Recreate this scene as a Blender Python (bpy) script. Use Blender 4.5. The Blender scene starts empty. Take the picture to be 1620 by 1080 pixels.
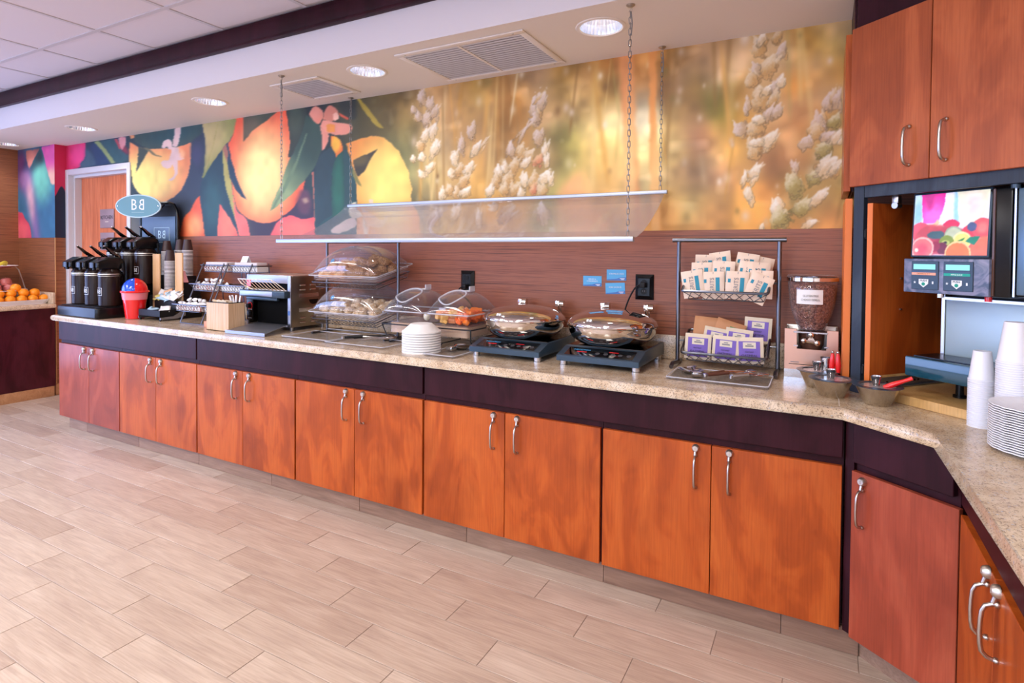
import bpy, bmesh, math, random
import numpy as np
from mathutils import Vector, Matrix
random.seed(7); rng = np.random.RandomState(11)
sc = bpy.context.scene
COL = sc.collection
PI = math.pi

# ------------------------------------------------------------------ camera
cam_d = bpy.data.cameras.new('camera'); cam = bpy.data.objects.new('camera', cam_d); COL.objects.link(cam)
yaw, pit, rol = 0.4967, -0.0214, 0.0081
fw = Vector((-math.sin(yaw)*math.cos(pit), math.cos(yaw)*math.cos(pit), math.sin(pit)))
rr = Vector((math.cos(yaw), math.sin(yaw), 0)); uu = rr.cross(fw)
r2 = rr*math.cos(rol)+uu*math.sin(rol); u2 = -rr*math.sin(rol)+uu*math.cos(rol)
cam.matrix_world = Matrix(((r2.x, u2.x, -fw.x, 0.0), (r2.y, u2.y, -fw.y, -2.9883), (r2.z, u2.z, -fw.z, 1.4413), (0, 0, 0, 1)))
cam_d.sensor_width = 36; cam_d.lens = 914.05/1620*36; cam_d.shift_y = -(540-421.46)/1620; cam_d.clip_start = 0.02
sc.camera = cam
# ------------------------------------------------------------------ world, exposure
w = bpy.data.worlds.new('world'); sc.world = w; w.use_nodes = True
w.node_tree.nodes['Background'].inputs[0].default_value = (0.55, 0.7, 1, 1)
w.node_tree.nodes['Background'].inputs[1].default_value = 1.0
sc.view_settings.view_transform = 'Standard'; sc.view_settings.look = 'None'
sc.view_settings.gamma = 1; sc.view_settings.use_curve_mapping = False
sc.view_settings.exposure = 0.0
# light levels of the room (windows behind the photographer, added ceiling troffers, recessed cans)
WIN_FRONT, WIN_LEFT, ADDED_TROFFER, CAN = 4.6, 6.0, 40.0, 4.0

# ------------------------------------------------------------------ helpers
def lin(c):
    c = np.asarray(c, float)/255.
    return np.where(c <= .04045, c/12.92, ((c+.055)/1.055)**2.4)
def L4(c): return tuple(float(v) for v in lin(c))+(1.0,)
def new_mat(name):
    m = bpy.data.materials.new(name); m.use_nodes = True
    return m, m.node_tree, m.node_tree.nodes['Principled BSDF']
def mat(name, rgb, rough=.5, metal=0., trans=0., ior=1.45, spec=.5, coat=0., emit=None, es=0., alpha=1.):
    m, nt, b = new_mat(name)
    b.inputs['Base Color'].default_value = L4(rgb); b.inputs['Roughness'].default_value = rough
    b.inputs['Metallic'].default_value = metal; b.inputs['Transmission Weight'].default_value = trans
    b.inputs['IOR'].default_value = ior; b.inputs['Specular IOR Level'].default_value = spec
    b.inputs['Coat Weight'].default_value = coat; b.inputs['Coat Roughness'].default_value = .08
    b.inputs['Alpha'].default_value = alpha
    if emit: b.inputs['Emission Color'].default_value = L4(emit); b.inputs['Emission Strength'].default_value = es
    return m
def node(nt, t, **k):
    n = nt.nodes.new(t)
    for a, v in k.items(): setattr(n, a, v)
    return n
def ramp(nt, stops, src):
    r = node(nt, 'ShaderNodeValToRGB'); e = r.color_ramp.elements
    e[0].position, e[0].color = stops[0][0], L4(stops[0][1]); e[1].position, e[1].color = stops[-1][0], L4(stops[-1][1])
    for p, c in stops[1:-1]:
        x = e.new(p); x.color = L4(c)
    nt.links.new(src, r.inputs[0]); return r.outputs[0]
def coords(nt, kind='Object', scale=(1, 1, 1), rnd=False):
    if kind == 'World': src = node(nt, 'ShaderNodeNewGeometry').outputs['Position']
    else: src = node(nt, 'ShaderNodeTexCoord').outputs[kind]
    if rnd:
        oi = node(nt, 'ShaderNodeObjectInfo'); a = node(nt, 'ShaderNodeVectorMath', operation='MULTIPLY')
        nt.links.new(oi.outputs['Random'], a.inputs[0]); a.inputs[1].default_value = (37, 91, 53)
        b = node(nt, 'ShaderNodeVectorMath', operation='ADD'); nt.links.new(src, b.inputs[0]); nt.links.new(a.outputs[0], b.inputs[1]); src = b.outputs[0]
    mp = node(nt, 'ShaderNodeVectorMath', operation='MULTIPLY'); nt.links.new(src, mp.inputs[0]); mp.inputs[1].default_value = scale
    return mp.outputs[0]
def noise(nt, vec, scale=5, detail=4, rough=.5, dist=0.):
    n = node(nt, 'ShaderNodeTexNoise'); nt.links.new(vec, n.inputs['Vector'])
    n.inputs['Scale'].default_value = scale; n.inputs['Detail'].default_value = detail
    n.inputs['Roughness'].default_value = rough; n.inputs['Distortion'].default_value = dist
    return n.outputs[0]
def mixc(nt, f, a, b, mode='MIX'):
    n = node(nt, 'ShaderNodeMix', data_type='RGBA', blend_type=mode)
    if isinstance(f, float): n.inputs[0].default_value = f
    else: nt.links.new(f, n.inputs[0])
    for i, v in ((6, a), (7, b)):
        if isinstance(v, tuple): n.inputs[i].default_value = L4(v)
        else: nt.links.new(v, n.inputs[i])
    return n.outputs[2]
def bump(nt, b, src, strength=.1, dist=.01):
    n = node(nt, 'ShaderNodeBump'); n.inputs['Strength'].default_value = strength; n.inputs['Distance'].default_value = dist
    nt.links.new(src, n.inputs['Height']); nt.links.new(n.outputs[0], b.inputs['Normal'])

class MB:
    """collects simple shapes into one bmesh"""
    def __init__(s): s.bm = bmesh.new(); s.mi = 0; s.X = None
    def _new(s, vs, fs, sm=False):
        if s.X is not None: vs = [s.X @ Vector(v) for v in vs]
        V = [s.bm.verts.new(v) for v in vs]; out = []
        for f in fs:
            try:
                F = s.bm.faces.new([V[i] for i in f]); F.material_index = s.mi; out.append(F)
            except ValueError: pass
        return V, out
    def box(s, a, b, bev=0., seg=2):
        x0, y0, z0 = (min(a[i], b[i]) for i in range(3)); x1, y1, z1 = (max(a[i], b[i]) for i in range(3))
        V, F = s._new([(x0,y0,z0),(x1,y0,z0),(x1,y1,z0),(x0,y1,z0),(x0,y0,z1),(x1,y0,z1),(x1,y1,z1),(x0,y1,z1)],
                      [(0,3,2,1),(4,5,6,7),(0,1,5,4),(1,2,6,5),(2,3,7,6),(3,0,4,7)])
        if bev > 0:
            es = list({e for f in F for e in f.edges})
            r = bmesh.ops.bevel(s.bm, geom=es, offset=bev, segments=seg, affect='EDGES', profile=.5, clamp_overlap=True)
            for f in r['faces']: f.material_index = s.mi
        return s
    def prism(s, pts, z0, z1, bev=0., seg=2, vert=True):
        n = len(pts)
        V, F = s._new([(p[0], p[1], z0) for p in pts]+[(p[0], p[1], z1) for p in pts],
                      [tuple(reversed(range(n))), tuple(range(n, 2*n))]+[(i, (i+1) % n, n+(i+1) % n, n+i) for i in range(n)])
        if bev > 0:
            es = list({e for f in F[:2] for e in f.edges})
            r = bmesh.ops.bevel(s.bm, geom=es, offset=bev, segments=seg, affect='EDGES', profile=.5, clamp_overlap=True)
            for f in r['faces']: f.material_index = s.mi
        return s
    def lathe(s, prof, c=(0, 0, 0), seg=24, sx=1., sy=1., ax='z', closed=False):
        n = len(prof); vs = []; fs = []
        for i in range(seg):
            a = 2*PI*i/seg
            for r, z in prof:
                p = (r*math.cos(a)*sx, r*math.sin(a)*sy, z)
                if ax == 'y': p = (p[0], p[2], p[1])
                if ax == 'x': p = (p[2], p[0], p[1])
                vs.append((c[0]+p[0], c[1]+p[1], c[2]+p[2]))
        for i in range(seg):
            j = (i+1) % seg
            for k in range(n-1 if not closed else n):
                k2 = (k+1) % n
                q = [i*n+k, j*n+k, j*n+k2, i*n+k2]
                fs.append(tuple(q))
        V, F = s._new(vs, fs)
        bmesh.ops.remove_doubles(s.bm, verts=[v for v in V if v.is_valid], dist=1e-6)
        return s
    def cyl(s, p0, p1, r, r1=None, seg=12, caps=True):
        return s.tube([p0, p1], r, seg, r1=r1, caps=caps)
    def tube(s, pts, r, seg=8, closed=False, r1=None, caps=True):
        P = [Vector(p) for p in pts]; n = len(P); rings = []
        up = None
        for i, p in enumerate(P):
            if closed: d = (P[(i+1) % n]-P[i-1])
            else: d = (P[min(i+1, n-1)]-P[max(i-1, 0)])
            d = d.normalized() if d.length > 1e-9 else Vector((0, 0, 1))
            if up is None:
                up = Vector((0, 0, 1)) if abs(d.z) < .9 else Vector((1, 0, 0))
            a = (up-d*up.dot(d)); a = a.normalized() if a.length > 1e-6 else d.orthogonal().normalized(); up = a
            b = d.cross(a); R = r if r1 is None else r+(r1-r)*i/(n-1)
            rings.append([p+(a*math.cos(2*PI*k/seg)+b*math.sin(2*PI*k/seg))*R for k in range(seg)])
        vs = [v for rg in rings for v in rg]; fs = []
        for i in range(n if closed else n-1):
            j = (i+1) % n
            for k in range(seg):
                l = (k+1) % seg; fs.append((i*seg+k, i*seg+l, j*seg+l, j*seg+k))
        if caps and not closed: fs += [tuple(reversed(range(seg))), tuple((n-1)*seg+k for k in range(seg))]
        s._new(vs, fs); return s
    def sph(s, c, r, seg=14, rings=8, rx=1., ry=1., rz=1.):
        prof = [(max(r*math.sin(PI*i/rings), 0.), -r*math.cos(PI*i/rings)*rz) for i in range(rings+1)]
        return s.lathe(prof, c, seg, rx, ry)
    def quad(s, *p): s._new(list(p), [tuple(range(len(p)))]); return s
    def grid(s, fn, nu, nv, skip=None):
        vs = [fn(i/nu, j/nv) for j in range(nv+1) for i in range(nu+1)]
        fs = [(j*(nu+1)+i, j*(nu+1)+i+1, (j+1)*(nu+1)+i+1, (j+1)*(nu+1)+i) for j in range(nv) for i in range(nu)]
        s._new(vs, fs); return s
def rnd_rect(w_, h_, r, n=4, cx=0, cy=0):
    out = []
    for (sx, sy, a0) in ((1, 1, 0), (-1, 1, 90), (-1, -1, 180), (1, -1, 270)):
        for k in range(n+1):
            a = math.radians(a0+90*k/n); out.append((cx+sx*(w_/2-r)+r*math.cos(a), cy+sy*(h_/2-r)+r*math.sin(a)))
    return out
def solid(ob, t, off=0.):
    m = ob.modifiers.new('solid', 'SOLIDIFY'); m.thickness = t; m.offset = off
def obj(name, mb, mats, parent=None, loc=(0, 0, 0), rotz=0., ang=35, rot=None, recalc=True):
    if not isinstance(mats, (list, tuple)): mats = [mats]
    if isinstance(mb, MB):
        if recalc: bmesh.ops.recalc_face_normals(mb.bm, faces=mb.bm.faces[:])
        me = bpy.data.meshes.new(name); mb.bm.to_mesh(me); mb.bm.free()
        for m in mats: me.materials.append(m)
        if ang:
            me.polygons.foreach_set('use_smooth', [True]*len(me.polygons)); me.set_sharp_from_angle(angle=math.radians(ang))
    else: me = mb
    o = bpy.data.objects.new(name, me); COL.objects.link(o)
    o.location = loc; o.rotation_euler = rot if rot else (0, 0, rotz)
    if parent is not None: o.parent = parent
    return o
def tag(o, label, cat, group=None, kind=None):
    if label: o['label'] = label
    if cat: o['category'] = cat
    if group: o['group'] = group
    if kind: o['kind'] = kind
    return o
def thing(name, label, cat, loc=(0, 0, 0), rotz=0., group=None, rot=None):
    o = bpy.data.objects.new(name, None); COL.objects.link(o); o.empty_display_size = .05
    o.location = loc; o.rotation_euler = rot if rot else (0, 0, rotz); tag(o, label, cat, group); return o
def struct(o): o['kind'] = 'structure'; return o
def dup(root, loc, rotz=0., label=None, group=None, rot=None):
    r = root.copy(); COL.objects.link(r); r.location = loc; r.rotation_euler = rot if rot else (0, 0, rotz)
    if label: r['label'] = label
    if group: r['group'] = group
    for ch in list(root.children):
        c = ch.copy(); COL.objects.link(c); c.parent = r
        for g in list(ch.children):
            d = g.copy(); COL.objects.link(d); d.parent = c
    return r
_tc = {}
def text_mesh(s, size, m, depth=.0004, sx=1.):
    """lettering as a thin solid mesh lying in its local XY plane, centred"""
    k = (s, size, m.name, sx)
    if k in _tc: return _tc[k]
    cu = bpy.data.curves.new('lettering', 'FONT'); cu.body = s; cu.size = size; cu.extrude = depth
    cu.align_x = 'CENTER'; cu.align_y = 'CENTER'; cu.resolution_u = 2
    o = bpy.data.objects.new('lettering', cu); COL.objects.link(o)
    dg = bpy.context.evaluated_depsgraph_get(); me = bpy.data.meshes.new_from_object(o.evaluated_get(dg))
    bpy.data.objects.remove(o); me.name = 'lettering'
    if sx != 1.:
        for v in me.vertices: v.co.x *= sx
    me.materials.clear(); me.materials.append(m); _tc[k] = me; return me
def lettering(s, size, m, parent, loc, rot, sx=1., name='lettering'):
    return obj(name, text_mesh(s, size, m, sx=sx), m, parent, loc, rot=rot)
FRONT = (PI/2, 0, 0)          # text upright, facing -Y

# ------------------------------------------------------------------ materials
def wood_mat(name, c_lo, c_mid, c_hi, scale=(4.2, 4.2, 1.5), rough=.36, blotch=.3, coat=.12):
    m, nt, b = new_mat(name)
    v = coords(nt, 'Object', scale, True)
    n1 = noise(nt, v, 1.2, 3, .5, 1.8)
    wv_ = node(nt, 'ShaderNodeMath', operation='MULTIPLY'); nt.links.new(n1, wv_.inputs[0]); wv_.inputs[1].default_value = 9.
    fr_ = node(nt, 'ShaderNodeMath', operation='PINGPONG'); nt.links.new(wv_.outputs[0], fr_.inputs[0]); fr_.inputs[1].default_value = 1.
    mm_ = node(nt, 'ShaderNodeMath', operation='MULTIPLY_ADD'); nt.links.new(fr_.outputs[0], mm_.inputs[0]); mm_.inputs[1].default_value = .075; nt.links.new(n1, mm_.inputs[2])
    col = ramp(nt, [(.32, c_lo), (.53, c_mid), (.78, c_hi)], mm_.outputs[0])
    v2 = coords(nt, 'Object', (3, 3, 2.2), True); n2 = noise(nt, v2, 1.3, 3, .5)
    dark = ramp(nt, [(.3, (150, 120, 110)), (.52, (255, 255, 255))], n2)
    col = mixc(nt, blotch, col, dark, 'MULTIPLY')
    v3 = coords(nt, 'Object', (160, 160, 6), True); n3 = noise(nt, v3, 1., 2)
    fine = ramp(nt, [(.35, (205, 195, 190)), (.6, (255, 255, 255))], n3)
    col = mixc(nt, .35, col, fine, 'MULTIPLY')
    nt.links.new(col, b.inputs['Base Color']); b.inputs['Roughness'].default_value = rough
    b.inputs['Coat Weight'].default_value = coat*.5; b.inputs['Coat Roughness'].default_value = .18; b.inputs['Specular IOR Level'].default_value = .28 if coat else .16
    bump(nt, b, n3, .03, .002)
    return m
M = {}
M['door'] = wood_mat('orange_maple', (150, 64, 21), (180, 82, 27), (196, 98, 38), coat=.24, blotch=.4)
M['door_red'] = wood_mat('reddish_glare_maple', (140, 60, 38), (160, 70, 46), (176, 86, 58), coat=.24)  # first cabinet's window-glare tint is put into this redder wood
M['door_up'] = wood_mat('upper_maple', (150, 72, 36), (172, 86, 45), (190, 102, 58), rough=.42)
M['door_edge'] = mat('maple_edge', (226, 120, 50), .4)
M['dark'] = wood_mat('espresso_wood', (40, 12, 19), (49, 16, 25), (60, 23, 33), rough=.42, blotch=.4, coat=.0)
M['darkred'] = wood_mat('dark_maroon_wood', (50, 12, 20), (66, 18, 28), (80, 28, 38), rough=.3)
M['slate_wood'] = wood_mat('slate_stained_wood', (36, 44, 56), (50, 58, 70), (66, 76, 88), rough=.4)
M['leaf_door'] = wood_mat('kitchen_door_maple', (196, 104, 66), (216, 122, 80), (228, 138, 96), scale=(14, 14, .8), blotch=.15)
def laminate(name, base, dk, lt, rough=.45):
    m, nt, b = new_mat(name)
    v = coords(nt, 'World', (.8, .8, 165)); n1 = noise(nt, v, 1., 4, .65)
    col = ramp(nt, [(.36, dk), (.45, base), (.6, base), (.72, lt)], n1)
    v2 = coords(nt, 'World', (5, 5, 420)); n2 = noise(nt, v2, 1., 2, .6)
    col = mixc(nt, .6, col, ramp(nt, [(.36, (150, 120, 110)), (.5, (255, 255, 255))], n2), 'MULTIPLY')
    nt.links.new(col, b.inputs['Base Color']); b.inputs['Roughness'].default_value = rough
    bump(nt, b, n1, .08, .003); return m
M['laminate'] = laminate('striped_laminate', (150, 87, 59), (92, 48, 31), (168, 107, 76))
M['laminate_left'] = laminate('striped_laminate_side', (148, 90, 56), (96, 52, 30), (166, 110, 72))
def granite():
    m, nt, b = new_mat('speckled_granite')
    v = coords(nt, 'World'); n1 = noise(nt, v, 14, 3, .6)
    col = ramp(nt, [(.35, (196, 172, 142)), (.55, (216, 196, 168)), (.7, (226, 210, 188))], n1)
    n2 = noise(nt, v, 170, 3, .7); col = mixc(nt, .75, col, ramp(nt, [(.36, (120, 88, 66)), (.47, (255, 250, 245))], n2), 'MULTIPLY')
    n3 = noise(nt, v, 260, 2, .6); col = mixc(nt, .9, col, ramp(nt, [(.30, (70, 64, 66)), (.37, (255, 255, 255))], n3), 'MULTIPLY')
    n4 = noise(nt, v, 110, 2, .6)
    g = node(nt, 'ShaderNodeMath', operation='GREATER_THAN'); nt.links.new(n4, g.inputs[0]); g.inputs[1].default_value = .66
    col = mixc(nt, g.outputs[0], col, (178, 176, 176))
    nt.links.new(col, b.inputs['Base Color']); b.inputs['Roughness'].default_value = .22; return m
M['granite'] = granite()
def floor_mat(name, a, b_, c, rough=.38):
    m, nt, b = new_mat(name)
    v = coords(nt, 'World', (2.2, 16, 16)); oi = node(nt, 'ShaderNodeObjectInfo')
    ad = node(nt, 'ShaderNodeVectorMath', operation='ADD'); nt.links.new(v, ad.inputs[0])
    ml = node(nt, 'ShaderNodeVectorMath', operation='SCALE'); ml.inputs[0].default_value = (40, 70, 10); nt.links.new(oi.outputs['Random'], ml.inputs['Scale'])
    nt.links.new(ml.outputs[0], ad.inputs[1])
    n1 = noise(nt, ad.outputs[0], 1.5, 5, .6, .8)
    col = ramp(nt, [(.3, a), (.52, b_), (.72, c)], n1)
    r2_ = ramp(nt, [(0., (232, 223, 219)), (.5, (245, 240, 237)), (1., (255, 253, 252))], oi.outputs['Random'])
    col = mixc(nt, 1., col, r2_, 'MULTIPLY')
    n2 = noise(nt, coords(nt, 'World', (6, 150, 150)), 1., 2)
    col = mixc(nt, .4, col, ramp(nt, [(.35, (212, 204, 200)), (.6, (255, 255, 255))], n2), 'MULTIPLY')
    nt.links.new(col, b.inputs['Base Color']); b.inputs['Roughness'].default_value = rough; b.inputs['Specular IOR Level'].default_value = .45
    bump(nt, b, n2, .05, .002); return m
M['tile'] = floor_mat('wood_look_tile', (186, 167, 151), (200, 182, 164), (211, 195, 178))
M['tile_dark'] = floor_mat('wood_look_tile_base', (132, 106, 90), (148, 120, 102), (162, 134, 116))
M['tile_tan'] = floor_mat('wood_look_tile_tan', (176, 128, 88), (190, 142, 100), (200, 156, 114))
M['grout'] = mat('grout', (168, 150, 136), .8)
M['white_paint'] = mat('cream_ceiling_paint', (224, 214, 204), .7)
M['soffit_face'] = mat('soffit_paint', (206, 198, 200), .7)
M['ceil_tile'] = mat('acoustic_tile', (214, 204, 206), .9)
M['tgrid'] = mat('ceiling_grid_metal', (196, 188, 190), .6)
M['frame_white'] = mat('door_frame_paint', (206, 204, 208), .35)
M['steel'] = mat('stainless_steel', (205, 205, 208), .16, 1.)
M['steel_brush'] = mat('brushed_steel', (206, 200, 192), .4, 1.)
M['steel_dark'] = mat('toaster_side_steel', (150, 140, 126), .28, 1.)
M['chrome'] = mat('mirror_chrome', (222, 216, 210), .04, 1.)
M['nickel'] = mat('satin_nickel', (190, 184, 178), .28, 1.)
M['alum'] = mat('satin_aluminium', (168, 171, 180), .4, 1.)
M['chainm'] = mat('galvanised_chain', (150, 150, 150), .35, 1.)
M['gunmetal'] = mat('gunmetal_wire', (112, 114, 122), .3, 1.)
M['black_wire'] = mat('black_coated_wire', (30, 30, 34), .4)
M['black'] = mat('black_plastic', (14, 14, 16), .25, spec=.35)
M['black_soft'] = mat('black_matt_plastic', (20, 19, 21), .5, spec=.3)
M['urn'] = mat('dark_brown_urn_metal', (36, 22, 18), .26, .0, spec=.22)
M['glass_black'] = mat('black_glass', (8, 8, 10), .06, coat=1.)
M['slate'] = mat('slate_sheen_metal', (58, 76, 92), .3, .3)  # bluish window reflection on the cooktop fronts is mixed into this colour
M['acrylic'] = mat('clear_acrylic', (245, 246, 248), .03, trans=1., ior=1.2, spec=.8)
M['white_plastic'] = mat('white_plastic', (236, 234, 236), .35)
M['foam'] = mat('white_foam', (236, 234, 232), .6)
M['paper_cup'] = mat('brown_paper_cup', (58, 36, 34), .45)
M['white_edge'] = mat('white_rim', (225, 220, 220), .5)
M['bamboo'] = mat('bamboo', (214, 170, 120), .45)
M['lightwood'] = wood_mat('pale_oak', (206, 168, 128), (216, 180, 142), (226, 194, 160), scale=(22, 22, 1.2), rough=.45, blotch=.1, coat=.05)
M['lightwood_y'] = wood_mat('pale_plywood', (206, 160, 96), (218, 174, 112), (228, 190, 132), scale=(3, 3, 3), rough=.45, blotch=.1, coat=.05)
M['red'] = mat('glossy_red_plastic', (232, 28, 30), .2, coat=.5)
M['blue'] = mat('glossy_blue_plastic', (30, 80, 200), .15, coat=.6)
M['white_ink'] = mat('white_print', (232, 236, 240), .5)
M['black_ink'] = mat('black_print', (28, 26, 30), .5)
M['grey_ink'] = mat('grey_print', (130, 126, 130), .5)
M['teal_sign'] = mat('teal_sign_face', (104, 152, 166), .3, coat=.3)
M['sign_edge'] = mat('pale_sign_rim', (190, 215, 222), .3)
M['paper'] = mat('cream_paper', (236, 212, 190), .6)
M['kraft'] = mat('kraft_paper', (196, 140, 98), .6)
M['tealprint'] = mat('teal_print', (20, 134, 160), .5)
M['purple'] = mat('purple_print', (116, 88, 178), .5)
M['creamprint'] = mat('cream_print', (222, 210, 188), .5)
M['greenprint'] = mat('green_print', (40, 130, 50), .5)
M['cardblue'] = mat('card_blue', (84, 168, 216), .35)
M['cardnavy'] = mat('card_navy', (64, 108, 180), .35)
M['plaque'] = mat('grey_plaque', (150, 126, 130), .5)
M['orange_skin'] = mat('orange_peel', (250, 150, 26), .4)
M['apple'] = mat('netted_apple', (214, 120, 112), .35)
M['banana'] = mat('banana_skin', (232, 206, 60), .4)
M['redglaze'] = mat('red_enamel', (176, 26, 44), .25, coat=.5)
M['whiteglaze'] = mat('white_enamel', (236, 226, 224), .3)
# ================================================================== SETTING
ZC, ZM, ZR = 2.4925, 1.569, 2.80          # soffit underside, top of striped laminate, room ceiling
XL, XR, YF = -7.50, 1.02, -7.4            # left wall, right wall, wall behind the photographer
# ---- floor: grout bed + single wood-look tiles in a third-offset bond
fl = struct(obj('floor', MB().box((XL, YF, -.06), (XR, .3, -.0025)), M['grout']))
tw, tl = .1535, .708
rows = []
visible, rest = [], []
yy = -.523; r = 0
while yy > YF:
    off = (.148+.2385*((r+0) % 3))
    k = math.floor((XL-off)/tl)-1
    x = off+k*tl-0.02
    while x < XR:
        a, b = max(x, XL), min(x+tl, XR)
        if b-a > .03:
            cx, cy = (a+b)/2, yy-tw/2
            d = Vector((cx, cy+2.9883, -1.44)); depth = d.dot(fw); px = d.dot(rr)/depth if depth > .3 else 9
            vis = depth > .6 and abs(px) < .98 and (421.46-914*d.dot(uu)/depth) < 1180
            (visible if vis else rest).append((a, b, yy-tw, yy))
        x += tl
    yy -= tw; r += 1
# rows between the toe kick and the wall, left of the counter
for (a, b, y0, y1) in ((-7.5, -6.9, -.523, -.37), (-6.9, -6.19, -.523, -.37), (-6.19, -5.42, -.523, -.37), (-7.2, -6.49, -.37, -.215), (-6.49, -5.42, -.37, -.215), (-6.7, -5.42, -.215, -.06), (-6.7, -5.42, -.06, .06)):
    visible.append((a, b, y0, y1))
visible.sort(key=lambda t: (t[0]+t[1])**2/4+((t[2]+t[3])/2+2.99)**2)
print('floor tiles', len(visible), len(rest))
rest += visible[300:]; visible = visible[:300]
_tm = {}
for (a, b, y0, y1) in visible:
    L_, W_ = round(b-a, 3), round(y1-y0, 3)
    if (L_, W_) not in _tm:
        m_ = MB(); m_.box((-L_/2+.0017, -W_/2+.0017, -.0025), (L_/2-.0017, W_/2-.0017, 0), .0008, 1)
        o = obj('tile', m_, M['tile'], fl, ((a+b)/2, (y0+y1)/2, 0)); _tm[(L_, W_)] = o.data
    else: obj('tile', _tm[(L_, W_)], M['tile'], fl, ((a+b)/2, (y0+y1)/2, 0))
m_ = MB()
for (a, b, y0, y1) in rest: m_.box((a+.0012, y0+.0012, -.0025), (b-.0012, y1-.0012, 0))
o = obj('tile', m_, M['tile'], fl, ang=0); o['kind'] = 'stuff'

# ---- walls
wb = struct(obj('wall_back', MB().box((-5.58, 0, 0), (XR, .12, ZC)).box((XL, 0, 2.25), (-5.58, .12, ZC)).box((-6.88, 0, 0), (-6.73, .12, 2.25)), M['laminate']))
wl = struct(obj('wall_left', MB().box((XL-.1, -1.2, 0), (XL, .12, ZR)).box((XL-.1, YF, 0), (XL, -1.2, .12)).box((XL-.1, YF, 2.3), (XL, -1.2, ZR)).box((XL-.1, -7.4, .12), (XL, -5.4, 2.3)), M['laminate_left']))
obj('panel_joint', MB().box((XL, -.62, 0), (XL+.002, -.617, ZC)), mat('joint_strip', (176, 140, 96), .5), wl)
struct(obj('wall_right', MB().box((XR, YF, 0), (XR+.1, .12, ZR)), M['white_paint']))
wfr = struct(obj('wall_front', MB().box((XL, YF-.1, 0), (XR, YF, .7)).box((XL, YF-.1, 2.35), (XR, YF, ZR)).box((XL, YF-.1, .7), (-6.2, YF, 2.35)).box((.2, YF-.1, .7), (XR, YF, 2.35)).box((-3.2, YF-.1, .7), (-2.9, YF, 2.35)), M['soffit_face']))
col_ = struct(obj('wall_column', MB().box((XL, -.10, 0), (-6.73, 0, ZC)), M['laminate_left']))
obj('base_tile', MB().box((-6.78, -.112, 0), (-6.722, -.02, .11), .003).box((-7.5, -.105, 0), (-6.78, -.10, .1)), M['tile_tan'], col_)
obj('corner_strip', MB().box((-6.735, -.105, 0), (-6.727, -.098, ZM)), mat('corner_strip_metal', (196, 150, 100), .4), col_)
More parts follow.
